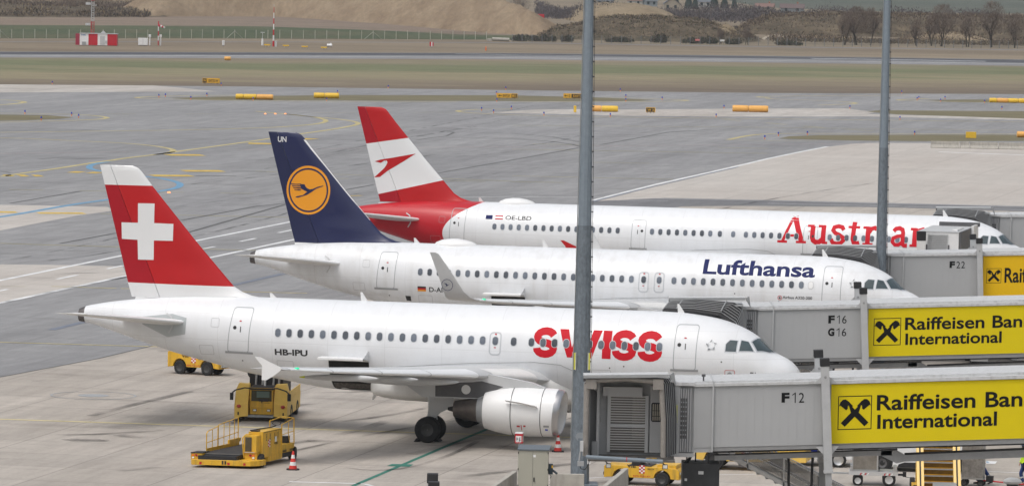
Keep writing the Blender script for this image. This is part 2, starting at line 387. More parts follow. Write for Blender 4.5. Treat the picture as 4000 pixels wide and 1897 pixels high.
# yellow guide lines
L1([(-300, 1626), (0, 1636), (1200, 1675), (2013, 1700), (2400, 1712)], .34, mat('paint_yellow_pale', (.62, .54, .28), .8, var=.3, scale=.8))
L1([(-300, 1331), (0, 1336), (385, 1347), (900, 1362)], .32, PY)
L1([(200, 1118), (455, 1126)], .36, PY); L1([(472, 1126.5), (950, 1139), (1200, 1145)], .36, PY)
L1([(0, 950), (200, 957), (1000, 978)], .5, PYF); L1([(393, 834), (1133, 849), (1400, 857)], .5, PYF)
L1([(0, 1118), (100, 1119)], .2, PYF)
L1([(35, 740), (1000, 756)], .5, PYF, dash=(3, 3.2))
L1(Zp(1000, 480, [(0, 480), (2546, 580)]), .5, PYF); L1(Zp(1000, 480, [(500, 545), (2546, 590)]), .5, PYF, dash=(4, 9))
L1(Zp(2000, 480, [(0, 527), (1600, 562)]), .5, PYF); L1(Zp(2000, 480, [(0, 585), (1200, 605)]), .5, PYF, dash=(5, 9)); L1(Zp(2000, 480, [(800, 392), (2000, 415)]), .5, PYF, dash=(6, 9))
L1(Zp(2000, 480, [(0, 262), (2546, 305)]), .6, PYF); L1(Zp(2000, 480, [(200, 210), (2546, 255)]), .6, PYF, dash=(7, 14))
L1(Zp(2000, 480, [(0, 25), (2546, 45)])+Zp(3000, 480, [(1000, 60), (2546, 75)]), .6, PYF)
C1 = Zp(0, 480, [(0, 150), (300, 157), (700, 178), (1060, 193), (1300, 207), (1500, 225), (1650, 248), (1735, 270), (1700, 295), (1540, 317), (1250, 350), (1080, 378), (900, 400), (600, 450), (300, 490), (0, 535)])
L1(smooth(C1), .65, PY)
L1(smooth(Zp(0, 480, [(1540, 317), (1730, 290), (2200, 225), (2546, 178)])+Zp(1000, 480, [(130, 157), (430, 112), (700, 75), (900, 42), (1010, 18), (1020, 0)])+Zp(1000, 0, [(960, 1205), (800, 1182), (500, 1158), (300, 1135), (0, 1108)])), .65, PY)
L1(smooth(Zp(1000, 0, [(300, 1135), (450, 1150), (600, 1168), (690, 1190), (700, 1212)])+Zp(1000, 480, [(600, 14), (350, 35), (50, 52)])+Zp(0, 480, [(1800, 72), (1200, 80), (0, 95)])), .65, PY)
L1(smooth(Zp(0, 0, [(-600, 985), (0, 992), (180, 1004), (262, 1017), (180, 1031), (0, 1045), (-600, 1070)])), .8, PY)
L1(smooth(Zp(0, 0, [(-600, 1120), (270, 1130), (700, 1137), (950, 1150), (1090, 1171), (1000, 1188), (700, 1200), (300, 1210), (-600, 1230)])), .7, PY)
L1(smooth(Zp(0, 0, [(2546, 948), (1900, 953), (1500, 962), (1325, 971), (1450, 981), (1900, 993), (2546, 1004)])+Zp(1000, 0, [(700, 1010), (2000, 1014)])), .8, PY)
L1(smooth(Zp(2000, 0, [(0, 1012), (800, 1014), (1500, 1012), (1770, 1002), (1690, 993), (1300, 980), (900, 968)])), .8, PY)
L1(smooth(Zp(2546/2.546+1000, 0, [(2546+1400, 950), (2546+200, 955), (2390, 965), (2546, 974)])+Zp(3000, 0, [(0, 985), (600, 1003), (880, 1022), (860, 1036), (500, 1047)])), .7, PY)
L1(smooth(Zp(3000, 0, [(1600, 982), (1240, 995), (1400, 1003), (1700, 1012), (2700, 1030)])), .8, PY)
L1(smooth(Zp(1000, 0, [(2546, 1086), (2150, 1090), (1960, 1106), (2150, 1126), (2546, 1145)])+Zp(2000, 0, [(700, 1162), (1400, 1172), (2100, 1178), (2546, 1183)])+Zp(3000, 0, [(1100, 1195), (2546, 1215)])), .7, PY)
L1([(2824, 466), (3000, 481), (3140, 493), (3300, 506), (3450, 514)], .7, PYF, dash=(5, 7))
L1(smooth(Zp(2000, 480, [(2155, 168), (2300, 135), (2430, 117), (2546, 110)])+Zp(3000, 480, [(300, 105), (2546, 112)])), .7, PY)
L1(Zp(2000, 480, [(2200, 172), (2546, 178)])+Zp(3000, 480, [(500, 175)]), .6, PYF)
L1(Zp(0, 0, [(1000, 1135), (2546, 1133)]), .35, PYF, dash=(5, 7)); L1(Zp(1000, 0, [(560, 1124), (2000, 1117)]), .35, PYF, dash=(7, 9))
for a, b, y, wd in ((1660, 2015, 320, .95), (1820, 2215, 478, .9), (1510, 1905, 525, .85), (380, 840, 898, .6), (-60, 165, 887, .6)): L1(Zp(0, 480, [(a, y-1), (b, y+1)]), wd*3.3, PYB)
L1(Zp(0, 480, [(-100, 522), (460, 526)]), 3.0, PYB, dash=(.8, .55)); L1(Zp(0, 480, [(700, 488), (1000, 497)]), 2.6, PYB, dash=(1.2, .7))
L1(Zp(1000, 480, [(-76, 204), (150, 208)]), 3.2, PYB); L1(Zp(1000, 480, [(440, 158), (575, 163)]), 3.0, PYB)
L1(Zp(1000, 480, [(930, 726), (1050, 722)]), .5, PYB)
# blue loop
L1(smooth(Zp(0, 480, [(1085, 388), (1000, 396), (920, 412), (880, 438), (905, 462), (1000, 480), (1250, 508), (1470, 537), (1600, 550), (1740, 580), (1805, 612), (1760, 648), (1650, 670), (1500, 695), (1070, 765), (800, 800), (500, 850), (250, 895), (0, 935), (-500, 1010)])), .65, PB)
# white lines
L1([(-300, 1156), (0, 1095), (473, 999), (1137, 866), (1500, 793)], .4, PW); L1([(-300, 1245), (0, 1183), (493, 1077), (1155, 934), (1500, 860)], .4, PW)
for a, b in ((222, 302), (418, 482), (-60, 30)): L1([(a, 1090-(a-222)*.205), (b, 1090-(b-222)*.205)], .3, PW)
L1([(793, 972), (838, 963)], .3, PW); L1([(937, 943), (998, 931)], .3, PW); L1([(1088, 909), (1141, 898)], .3, PW)
L1([(2314, 783), (2560, 721), (2884, 648), (3000, 620), (3134, 592), (3232, 573)], .45, PW); L1([(2314, 788), (2560, 727), (2884, 652)], .3, SEAL2)
L1(Zp(3000, 480, [(1700, 290), (2546, 320), (3200, 342)]), .9, PW)
L1(Zp(2000, 480, [(0, 735), (1000, 742), (2546, 772)])+Zp(3000, 480, [(2546, 832)]), .25, PW); L1(Zp(1000, 480, [(2000, 740), (2546, 733)]), .25, PW)
L1(Zp(3000, 480, [(0, 800), (1000, 822), (2546, 868)]), .2, PW, z=.016); L1(Zp(2000, 480, [(1040, 770), (1550, 775)]), .2, PW, z=.016)
L1([(1130, 1880), (1395, 1887), (1430, 1890), (1480, 1905)], .22, PW); L1([(2080, 1876), (2200, 1873), (2400, 1860), (3000, 1850)], .12, PW); L1([(3850, 1840), (4000, 1846)], .14, PW)
# pink line
L1([(-100, 603), (0, 600), (495, 593)], .35, PP); L1([(936, 585), (1400, 580), (1630, 576), (2000, 573), (3000, 565), (3370, 562)], .35, PP)
# green line with number box
L1([(1377, 1897), (1777, 1727), (1911, 1672), (1990, 1640)], .22, PG)
q = MB(); a, b, c, d_ = (G(1510, 1819), G(1598, 1822), G(1616, 1813), G(1532, 1811)); q.add([Vector((p.x, p.y, .016)) for p in (a, b, c, d_)], [(0, 1, 2, 3)]); tag(q.build('painted_stand_box', PG, None, 0), kind='structure')
# sealed cracks and joints
for pts in (Zp(1000, 480, [(-1180, 1240), (-1060, 1200), (330, 800)]), Zp(0, 480, [(100, 800), (800, 680)]), Zp(0, 480, [(600, 1198), (1150, 1095)]), Zp(0, 480, [(1800, 970), (2546, 830)])+Zp(1000, 480, [(330, 795)]),
            Zp(1000, 480, [(880, 668), (1170, 615)]), Zp(1000, 480, [(1810, 500), (2546, 370)])+Zp(2000, 480, [(500, 280), (660, 247)]), Zp(2000, 480, [(880, 218), (1250, 150), (1550, 95), (2000, 65), (2546, 62)]),
            Zp(2000, 480, [(-500, 150), (0, 160), (400, 185), (600, 215), (670, 235)]), Zp(2000, 480, [(-300, 100), (0, 105), (400, 140), (670, 190)]),
            Zp(0, 480, [(0, 78), (1000, 72)]), Zp(0, 480, [(0, 480), (100, 495)]), Zp(1000, 480, [(1600, 170), (1900, 130), (1970, 95), (1850, 75)])):
    L1(pts, .28, SEAL, name='sealed_crack')
for pts in (Zp(200, 960, [(0, 835), (340, 752)]), Zp(200, 960, [(1810, 390), (2300, 278)]), Zp(0, 480, [(380, 358), (550, 350), (800, 356), (1060, 352)]), Zp(0, 480, [(1950, 525), (2350, 528)]), Zp(0, 480, [(2300, 480), (2546, 483)])+Zp(1000, 480, [(100, 485)])):
    L1(pts, .5, SEAL2 if pts[0][0] > 199 and pts[0][1] > 1000 else SEAL, name='sealed_crack')
L1([(-200, 1490), (0, 1472), (388, 1399), (600, 1349)], .12, SEAL, name='sealed_crack')
# manhole in a round patch
q = MB(); c = G(365, 1544); 
q.add([(c.x+2.1*cos(i*pi/20), c.y+2.1*sin(i*pi/20), .013) for i in range(40)]+[(c.x+2.0*cos(i*pi/20), c.y+2.0*sin(i*pi/20), .013) for i in range(40)], [(i, (i+1) % 40, 40+(i+1) % 40, 40+i) for i in range(40)])
q.add([(c.x+.75*cos(i*pi/20), c.y+.75*sin(i*pi/20), .013) for i in range(40)], [tuple(range(40))]); tag(q.build('manhole_cover', M_MGREY, None, 0), 'round manhole cover in the bare concrete left of the yellow loaders', 'manhole')
for px, py in ((505, 1371), (700, 1608), (640, 1371)): pass

# tyre marks: dark curved and straight rubber smears, broken up by noise
TYRE = mat('tyre_smear', (.05, .05, .052), .85, spec=.1); _n = TYRE.node_tree.nodes; _l = TYRE.node_tree.links
_g = _n.new('ShaderNodeNewGeometry'); _t = _n.new('ShaderNodeTexNoise'); _t.inputs['Scale'].default_value = .25; _t.inputs['Detail'].default_value = 6; _l.new(_g.outputs['Position'], _t.inputs['Vector'])
_r = _n.new('ShaderNodeMapRange'); _r.inputs[1].default_value = .42; _r.inputs[2].default_value = .7; _r.inputs[3].default_value = 0; _r.inputs[4].default_value = .55; _l.new(_t.outputs[0], _r.inputs[0]); _l.new(_r.outputs[0], _n['Principled BSDF'].inputs['Alpha'])
rt = random.Random(5)
for k in range(44):
    if k < 26: x0, y0 = rt.uniform(-200, 3400), rt.uniform(480, 1200)
    else: x0, y0 = rt.uniform(-200, 2600), rt.uniform(1480, 1880)
    sc_ = .6 if k < 26 else .8; L_ = rt.uniform(300, 1100); cur = rt.uniform(-40, 40)*(y0/1500); sl_ = rt.choice((-.2, -.2, -.03, .04, -.12))
    pts = [(x0+L_*u, y0+L_*u*sl_+cur*4*u*(1-u)) for u in [i/10 for i in range(11)]]
    if max(p[0] for p in pts) > 2400 and y0 < 900 and k < 26: continue
    L1(pts, rt.uniform(.18, .5)*sc_*1.5, TYRE, z=.02+.0004*k, name='tyre_mark')
for (x, y, rx, ry) in ((700, 1608, 110, 5), (830, 1600, 60, 4), (330, 1720, 90, 5), (560, 1705, 120, 7), (1690, 1742, 26, 2.5), (1460, 1730, 70, 3.5), (2010, 1745, 80, 4), (1250, 1725, 60, 4), (640, 1372, 30, 2.2), (2680, 1870, 60, 3), (1210, 1640, 70, 3), (170, 1490, 60, 3)):
    c = G(x, y); ex, ey = (G(x+rx, y)-c).length, (G(x, y-ry)-c).length; rs = random.Random(x); q = MB()
    q.add([(c.x+ex*cos(a*pi/14)*rs.uniform(.75, 1.1), c.y+ey*sin(a*pi/14)*rs.uniform(.7, 1.1), .045+.0003*(x % 17)) for a in range(28)], [tuple(range(28))]); tag(q.build('oil_stain', TYRE, None, 0), kind='structure')
# ------------------------------------------------------------------ aircraft
TOP = [(0, 3.22), (.02, 3.37), (.09, 3.52), (.26, 3.72), (.4, 3.85), (.59, 3.98), (.78, 4.08), (1.05, 4.2), (1.3, 4.36), (1.54, 4.57), (1.78, 4.8), (2.05, 5.0), (2.38, 5.2), (2.98, 5.46), (3.54, 5.64), (4.14, 5.76),
       (4.74, 5.84), (5.4, 5.9), (6.6, 5.93), (8, 5.93), (26, 5.93), (28, 5.9), (29.5, 5.8), (31, 5.66), (32, 5.53), (33, 5.36), (33.6, 5.22), (33.84, 5.12)]
BOT = [(0, 3.18), (.02, 3.03), (.09, 2.86), (.22, 2.69), (.42, 2.54), (.75, 2.38), (1.15, 2.26), (1.7, 2.14), (2.3, 2.05), (3, 1.96), (4, 1.87), (5.3, 1.81), (6.6, 1.79), (8, 1.79), (19.5, 1.79), (21.5, 1.85), (23.6, 2.12),
       (25, 2.33), (26, 2.5), (27, 2.74), (28, 2.96), (29.3, 3.27), (30.4, 3.58), (31.3, 3.85), (32.3, 4.16), (33.2, 4.42), (33.84, 4.52)]
WID = [(0, .02), (.02, .22), (.09, .43), (.22, .64), (.42, .87), (.75, 1.09), (1.15, 1.28), (1.7, 1.45), (2.3, 1.59), (3, 1.72), (4, 1.85), (5.3, 1.94), (6.6, 1.975), (8, 1.975), (21.5, 1.975), (23.6, 1.88),
       (25, 1.76), (27, 1.52), (29, 1.2), (31, .82), (32.5, .55), (33.4, .38), (33.84, .31)]
F_LE = [(5.5, 24.9), (5.91, 25.14), (5.98, 25.57), (6.15, 26.06), (6.4, 26.47), (8.38, 28.28), (10.89, 30.44), (11.5, 30.93), (11.68, 31.1), (11.79, 31.4)]
F_HI = [(5.5, 29.85), (6.33, 30.18), (9.25, 31.42), (10.86, 32.08), (11.79, 32.46)]
F_TE = [(5.5, 31.28), (6.4, 31.54), (11.79, 32.97)]
def lin(t, x):
    for (a, b), (c, d) in zip(t, t[1:]):
        if x <= c: return b+(d-b)*(max(x, a)-a)/(c-a)
    return t[-1][1]
def naca(x, tc): x = max(0, min(1, x)); return 5*tc*(.2969*sqrt(x)-.126*x-.3516*x*x+.2843*x**3-.1036*x**4)

def airliner(idx, name, L, ML, X0, Y0, label, cfg):
    dL, dW = L-33.84, ML-16.11            # tail offset and wing offset relative to the shortest type
    root = thing(name, label, 'airliner', (X0, Y0, 0), -TH, 'airliners parked nose to the terminal')
    P = lambda s, t, z: Vector((ML-s, -t, z))
    def s319(s): return s if s < 12 else (12 if s < 12+dL else s-dL)
    def prof(s):
        q = s319(s); return interp(TOP, q), interp(BOT, q), interp(WID, q)
    def lat(s, z):
        a, b, w_ = prof(s); c, h = (a+b)/2, (a-b)/2
        return w_*sqrt(max(.0, 1-((z-c)/h)**2))
    def skin(s, z, off=.006): return P(s, lat(s, z)+off, z)
    def fhalf(s, z):
        le, te = lin(F_LE, z)+dL, lin(F_TE, z)+dL; c = te-le
        return naca((s-le)/c, .09+.02*(z < 7))*c
    def finskin(s, z, off=.006): return P(s, fhalf(s, z)+off, z)
    def decal(nm, layers, parent, mp=skin, mats=None, dz=.12, ds=.6, off=.006, label=None, ls=.004):
        """layers: list of (verts2d (s,z), faces, material index); cut fine, then wrapped on the skin"""
        b = bmesh.new()
        for k, (vs, fs, mi) in enumerate(layers):
            q = bmesh.new(); vv = [q.verts.new((s, z, 0)) for s, z in vs]
            for f in fs:
                try: q.faces.new([vv[i] for i in f])
                except ValueError: pass
            z0, z1 = min(v[1] for v in vs), max(v[1] for v in vs); s0, s1 = min(v[0] for v in vs), max(v[0] for v in vs)
            for ax, lo, hi, st in ((1, z0, z1, dz), (0, s0, s1, ds)):
                x = math.floor(lo/st)*st+st
                while x < hi:
                    pc = [0, 0, 0]; pc[ax] = x; no = [0, 0, 0]; no[ax] = 1
                    bmesh.ops.bisect_plane(q, geom=q.verts[:]+q.edges[:]+q.faces[:], plane_co=pc, plane_no=no)
                    x += st
            mpv = {}
            for v in q.verts: mpv[v] = b.verts.new(mp(v.co.x, v.co.y, off+ls*k))
            for f in q.faces:
                try:
                    g = b.faces.new([mpv[v] for v in f.verts]); g.material_index = mi
                except ValueError: pass
            q.free()
        for f in b.faces:
            f.normal_update()
            if f.normal.y > 0: f.normal_flip()
        me = bpy.data.meshes.new(nm); b.to_mesh(me); b.free()
        for m in (mats or []): me.materials.append(m)
        o = bpy.data.objects.new(nm, me); COL.objects.link(o); o.parent = parent
        if label: o['label'] = label
        return o
    def text_layer(t, s_l, s_r, z0, z1, mi=0, bold=0., z0r=None):
        v, f = text2d(t, bold); dz = 0 if z0r is None else z0r-z0
        return ([(s_l+(s_r-s_l)*x, z0+(z1-z0)*y+dz*x) for x, y in v], f, mi)
    def poly(pts, mi=0): return (pts, [tuple(range(len(pts)))], mi)
    def ring(pts, inner, mi=0):
        n = len(pts); return (pts+inner, [(i, (i+1) % n, n+(i+1) % n, n+i) for i in range(n)], mi)

    # fuselage
    S = [0, .01, .02, .04, .08, .12, .2, .3, .4]+[.5+.12*i for i in range(50)]+[6.6+.6*i for i in range(int((19.5+dL-6.6)/.6))]
    S += [19.5+dL+.3*i for i in range(48)]; S = sorted(set(round(x, 3) for x in S if x < L-.02))+[L-.3, L-.001]; S = sorted(set(S))
    N = 72; rings = []
    for s in S:
        a, b_, w_ = prof(s); c, h = (a+b_)/2, (a-b_)/2
        rings.append([P(s, w_*sin(2*pi*i/N), c+h*cos(2*pi*i/N)) for i in range(N)])
    mb = MB(); mb.loft(rings[:-2], 0); fus = mb.build('fuselage', cfg['skin'], root, 40)
    mb = MB(); mb.loft([rings[-3], rings[-2], rings[-1]], 0); 
    cc = P(L, 0, 4.82); mb.add(rings[-1]+[cc+(p-cc)*.8-Vector((0, 0, 0)) for p in rings[-1]]+[cc+(p-cc)*.8+Vector((.5, 0, 0)) for p in rings[-1]],
        [(i, (i+1) % N, N+(i+1) % N, N+i) for i in range(N)]+[(N+i, N+(i+1) % N, 2*N+(i+1) % N, 2*N+i) for i in range(N)]+[tuple(range(2*N, 3*N))], 1)
    mb.build('tail_cone_exhaust', [mat('heat_stained_metal', (.12, .11, .11), .45, .6, var=.2), M_BLACK], root, 40)
    # belly fairing
    bf = [(9.4, .3, 1.9, 2.2), (10.2, 1.35, 1.62, 2.75), (11.3, 1.9, 1.54, 3.2), (12.6, 2.1, 1.5, 3.42), (14.5, 2.16, 1.48, 3.42), (16.5, 2.14, 1.48, 3.3), (18, 2.08, 1.52, 3.12), (18.9, 1.98, 1.6, 2.95), (19.35, 1.8, 1.7, 2.75), (19.5, 1.5, 1.8, 2.5)]
    rr = []
    for s, w_, z0, z1 in bf:
        c, h = (z0+z1)/2, (z1-z0)/2; ring_ = []
        for i in range(48):
            a = 2*pi*i/48; ca, sa = cos(a), sin(a)
            ring_.append(P(s+dW, w_*math.copysign(abs(ca)**.62, ca), c+h*math.copysign(abs(sa)**.62, sa)))
        rr.append(ring_)
    MB().loft(rr).build('belly_fairing', M_WHITE_D, root, 50)

    # fin and rudder, cut along the livery lines
    zs = [5.5, 5.75, 5.91, 5.98, 6.06, 6.15, 6.27, 6.4, 6.7, 7, 7.5, 8, 8.5, 9, 9.5, 10, 10.5, 10.9, 11.2, 11.5, 11.62, 11.7, 11.76, 11.79]
    def surf_ring(z, a, b2, n=14, wrapA=True, k=1):
        le, te = lin(F_LE, z)+dL, lin(F_TE, z)+dL; c = te-le; s0, s1 = a(z)+dL, b2(z)+dL
        pts = []
        for i in range(n+1):
            u = (1-cos(pi/2*i/n)) if wrapA else i/n
            s = s0+(s1-s0)*u; pts.append((s, max(.004, fhalf(s, z))*k))
        return [P(s, t, z) for s, t in pts]+[P(s, -t, z) for s, t in reversed(pts) if t > .0041 or True]
    fin = MB().loft([surf_ring(z, lambda z: lin(F_LE, z), lambda z: lin(F_HI, z)-.012, k=(1 if z < 11.7 else (.75 if z < 11.77 else .35))) for z in zs])
    rud = MB().loft([surf_ring(z, lambda z: lin(F_HI, z)+.012, lambda z: lin(F_TE, z)-.0, wrapA=False, k=(1 if z < 11.7 else (.75 if z < 11.77 else .35))) for z in zs if z > 5.6])
    def cut(mb, nm, mats, planes, parent):
        me = bpy.data.meshes.new(nm); me.from_pydata([tuple(p) for p in mb.v], [], mb.f)
        for m in mats: me.materials.append(m)
        b = bmesh.new(); b.from_mesh(me); bmesh.ops.remove_doubles(b, verts=b.verts, dist=1e-4)
        for (sa, za), (sb, zb) in planes:
            pa, pb = P(sa, 0, za), P(sb, 0, zb); nn = (pb-pa).cross(Vector((0, 1, 0))).normalized()
            if nn.z < 0: nn = -nn
            bmesh.ops.bisect_plane(b, geom=b.verts[:]+b.edges[:]+b.faces[:], plane_co=pa, plane_no=nn)
        for f in b.faces:
            c = f.calc_center_median(); k = 0
            for (sa, za), (sb, zb) in planes:
                s = ML-c.x; zl = za+(zb-za)*(s-sa)/(sb-sa)
                if c.z > zl: k += 1
            f.material_index = k % len(mats) if len(mats) > 1 else 0
        b.normal_update(); b.to_mesh(me); b.free(); me.validate()
        o = bpy.data.objects.new(nm, me); COL.objects.link(o); o.parent = parent; me.shade_smooth(); me.set_sharp_from_angle(angle=R(40)); return o
    vfin = cut(fin, 'vertical_fin', cfg['finmats'], cfg['finlines'], root)
    cut(rud, 'rudder', cfg['rudmats'], cfg['finlines'], root)

    # horizontal tail: both sides
    for sg, in ((1,), (-1,)):
        rr = []
        for t, le, te, z in ((.35, 27.9, 31.4, 4.66), (1.2, 28.4, 31.72, 4.74), (3.5, 29.98, 32.36, 5.03), (5.9, 31.6, 32.98, 5.31), (6.15, 31.85, 33.05, 5.34), (6.22, 32.1, 33.05, 5.35)):
            c = te-le; xs = [(1-cos(pi*i/12))/2 for i in range(13)]
            k = .09 if t < 6.1 else .05
            rr.append([P(le+dL+x*c, sg*t, z+naca(x, k)*c) for x in xs]+[P(le+dL+x*c, sg*t, z-naca(x, k)*c) for x in xs[-2:0:-1]])
        h = MB().loft(rr).build('tailplane', M_WHITE_D if cfg['tp'] == 0 else M_LGREY, root, 50)
        q = MB()   # bright leading edge strip
        sec = []
        for t, le, z, c in ((1.2, 28.4, 4.74, 3.3), (3.5, 29.98, 5.03, 2.4), (5.9, 31.6, 5.31, 1.4)):
            xs = (.05, .02, .006, 0); o_ = .006
            sec.append([P(le+dL+x*c-o_, sg*t, z+naca(x, .09)*c+o_) for x in xs]+[P(le+dL+x*c-o_, sg*t, z-naca(x, .09)*c-o_) for x in reversed(xs)])
        q.loft(sec, caps=False, close=False).build('leading_edge', M_STEEL, h, 50)
    if cfg.get('plate'):
        pts = [(30.59, 4.9), (29.05, 5.1), (28.33, 4.95), (28.37, 4.2), (29.28, 4.02), (30.54, 4.56)]
        decal('tailplane_seal_plate', [poly([(s+dL, z) for s, z in pts])], root, mats=[mat('seal_plate', (.42, .45, .46), .35, .3)], off=.012)
    decal('tailplane_root_fairing', [(*strokes2d([([(s+dL, z) for s, z in ((29.35, 5.12), (29.1, 4.98), (29.0, 4.75), (29.02, 4.5), (29.2, 4.22))], .07)]), 0)], root, mats=[M_LGREY], off=.05)

    # wings
    TIP = cfg['tip']
    for sg in (1, -1):
        st = [(1.2, 10.9, 18.5, 2.72, .15), (2.0, 11.25, 18.4, 2.8, .15), (4, 12.1, 18.4, 3.02, .135), (5.9, 12.98, 18.4, 3.23, .12), (6.4, 13.25, 18.42, 3.27, .115),
              (10, 15.33, 19.3, 3.54, .098), (14, 17.65, 20.2, 3.87, .095), (16.5, 19.08, 20.75, 4.1, .095), (17.0, 19.4, 20.85, 4.15, .09)]
        if TIP == 'sharklet':
            st = st[:-1]+[(16.9, 19.2, 20.7, 4.16, .1), (17.25, 19.45, 20.75, 4.3, .1), (17.5, 19.75, 20.8, 4.62, .1), (17.68, 20.15, 21.0, 5.3, .1), (17.8, 20.62, 21.25, 6.0, .1), (17.88, 20.98, 21.42, 6.5, .09), (17.9, 21.15, 21.45, 6.58, .05)]
        rr = []; dirs = []
        for j, (t, le, te, z, tc) in enumerate(st):
            a = st[max(0, j-1)]; b2 = st[min(len(st)-1, j+1)]
            dt, dz = b2[0]-a[0], b2[3]-a[3]; ln = sqrt(dt*dt+dz*dz); nt_, nz = -dz/ln, dt/ln     # normal in the t-z plane
            c = te-le; inc = 2.5-2.5*min(1, (t-1)/16); xs = [(1-cos(pi*i/14))/2 for i in range(15)]; ring_ = []
            for x, up in [(x, 1) for x in xs]+[(x, -1) for x in xs[-2:0:-1]]:
                y = naca(x, tc)*c*up*(1 if up > 0 else .8)+c*.025*sin(pi*x)-x*c*sin(R(inc))
                ring_.append(P(le+dW+x*c, sg*(t+nt_*y), z+nz*y))
            rr.append(ring_)
        wing = MB().loft(rr).build('wing', M_LGREY, root, 50)
        # slats: polished strips 8 mm proud of the leading edge
        for (ta, tb) in ((2.6, 5.6), (6.5, 9.1), (9.15, 11.75), (11.8, 14.35), (14.4, 16.6)):
            sec = []
            for t in (ta, (ta+tb)/2, tb):
                le = lin([(q_[0], q_[1]) for q_ in st], t)+dW; te = lin([(q_[0], q_[2]) for q_ in st], t)+dW; z = lin([(q_[0], q_[3]) for q_ in st], t); tc = lin([(q_[0], q_[4]) for q_ in st], t)
                c = te-le; r_ = []
                inc = 2.5-2.5*min(1, (t-1)/16)
                for x, up in [(.12, 1), (.06, 1), (.03, 1), (.012, 1), (.003, 1), (0, 1), (.004, -1), (.012, -1), (.03, -1), (.05, -1)]:
                    y = naca(x, tc)*c*up*(1 if up > 0 else .8)+c*.025*sin(pi*x)-x*c*sin(R(inc))
                    r_.append(P(le+x*c-.01, sg*t, z+y+.008*up))
                sec.append(r_)
            MB().loft(sec, caps=False, close=False).build('slat', M_STEEL if ta > 6 else M_WHITE_D, wing, 60)
        # flap track fairings
        for (t, s0, s1, z0, rz_, rt_, tipc) in ((7.6, 13.9, 19.0, 3.0, .2, .18, 0), (10.2, 15.1, 19.4, 3.28, .16, .15, 0), (12.9, 16.2, 19.75, 3.5, .15, .13, 1)):
            rs = []
            for u, k in ((0, .02), (.04, .35), (.12, .68), (.28, .95), (.45, 1), (.65, .92), (.82, .65), (.93, .36), (1, .16)):
                rs.append([P(s0+dW+(s1-s0)*u, sg*(t+rt_*k*cos(2*pi*i/20)), z0-.06*u*0+(.06*(1-u))+rz_*k*sin(2*pi*i/20)) for i in range(20)])
            mb = MB(); mb.loft(rs[:-1], 0); mb.loft(rs[-2:], 1 if tipc else 0); mb.build('flap_track_fairing', [M_LGREY, mat('yellow_green', (.6, .65, .05), .5)], wing, 50)
        if TIP == 'fence':
            pts = [(20.6, 4.66), (20.4, 4.66), (19.95, 4.46), (19.4, 4.22), (19.5, 4.08), (19.8, 3.85), (20.08, 3.68), (20.28, 3.68), (20.27, 4.3)]
            MB().prism([P(s+dW, sg*17.0, z) for s, z in pts], (0, -sg*.05, 0)).build('wingtip_fence', cfg['fence'], wing, 0)
        else:
            pass
        # green and red navigation lamp
        MB().lathe([(0, .0), (.02, .03), (.1, .045), (.2, .03), (.25, 0)], P(18.85+dW, sg*16.2, 4.16), (-1, 0, 0), 10).build('navigation_light', mat('green_lens', (.02, .6, .3), .2, emit=(.05, .9, .45, .5)) if sg > 0 else mat('red_lens', (.6, .03, .02), .2), wing)

        # engine
        ax = 5.75; zc = 1.7
        en = [(9.66, .93), (9.63, .955), (9.66, .985), (9.75, 1.03), (9.9, 1.06)]
        MBo = MB(); nn = 48
        def er(s, r, tilt=0.): return [P(s+dW+tilt*cos(2*pi*i/nn), sg*(ax+r*.97*sin(2*pi*i/nn)), zc-.0+r*cos(2*pi*i/nn)*(1 if cos(2*pi*i/nn) > 0 else .985)) for i in range(nn)]
        outer = [(9.9, 1.06, .09), (10.1, 1.075, .07), (10.45, 1.085, .03), (11.2, 1.1, 0), (12, 1.06, 0), (12.5, .98, 0), (12.95, .87, 0), (13.12, .82, 0)]
        MBo.loft([er(*o_[:2], -o_[2]) for o_ in outer], 0, caps=False)
        MBo.loft([er(13.12, .82), er(13.1, .78), er(12.6, .82)], 0, caps=False)
        nac = MBo.build('engine_nacelle', cfg.get('nac', M_WHITE), root, 50)
        for s in (10.42, 11.77): MB().loft([er(s, 1.087 if s < 11 else 1.083, -.03 if s < 11 else 0), er(s+.035, 1.09 if s < 11 else 1.083, -.03 if s < 11 else 0)], caps=False).build('cowl_seam', M_DGREY, nac)
        MB().loft([er(9.9, 1.06, -.09), er(9.75, 1.03, -.1), er(9.66, .985, -.1), er(9.63, .955, -.1), er(9.66, .925, -.1)], 0, caps=False).build('inlet_lip', mat('inlet_lip_metal', (.5, .5, .51), .28, .9), nac, 60)
        MB().loft([er(9.66, .925, -.1), er(9.85, .88, -.08), er(10.3, .86, 0), (er(10.6, .86, 0))], 0, caps=False).build('inlet_barrel', M_WHITE_D, nac, 60)
        q = MB(); q.add(er(10.6, .86), [tuple(range(nn))], 0); q.lathe([(0, 0), (.12, .1), (.4, .24)], P(10.2+dW, sg*ax, zc), (-1, 0, 0), 24, 1)
        for k in range(24):
            a = 2*pi*k/24; q.add([P(10.5+dW, sg*(ax+.2*sin(a)), zc+.2*cos(a)), P(10.5+dW, sg*(ax+.85*sin(a)), zc+.85*cos(a)), P(10.58+dW, sg*(ax+.85*sin(a+.16)), zc+.85*cos(a+.16)), P(10.58+dW, sg*(ax+.2*sin(a+.2)), zc+.2*cos(a+.2))], [(0, 1, 2, 3)], 1)
        q.build('fan', [M_BLACK, M_DGREY], nac)
        q = MB(); q.loft([er(12.6, .62), er(13.1, .6), er(13.45, .56)], 0, caps=False)
        q.loft([er(13.45, .555), er(13.9, .48), er(14.55, .36), er(14.53, .33), er(14.2, .33)], 1)
        q.loft([er(14.2, .22), er(14.5, .16), er(14.85, .07)], 2)
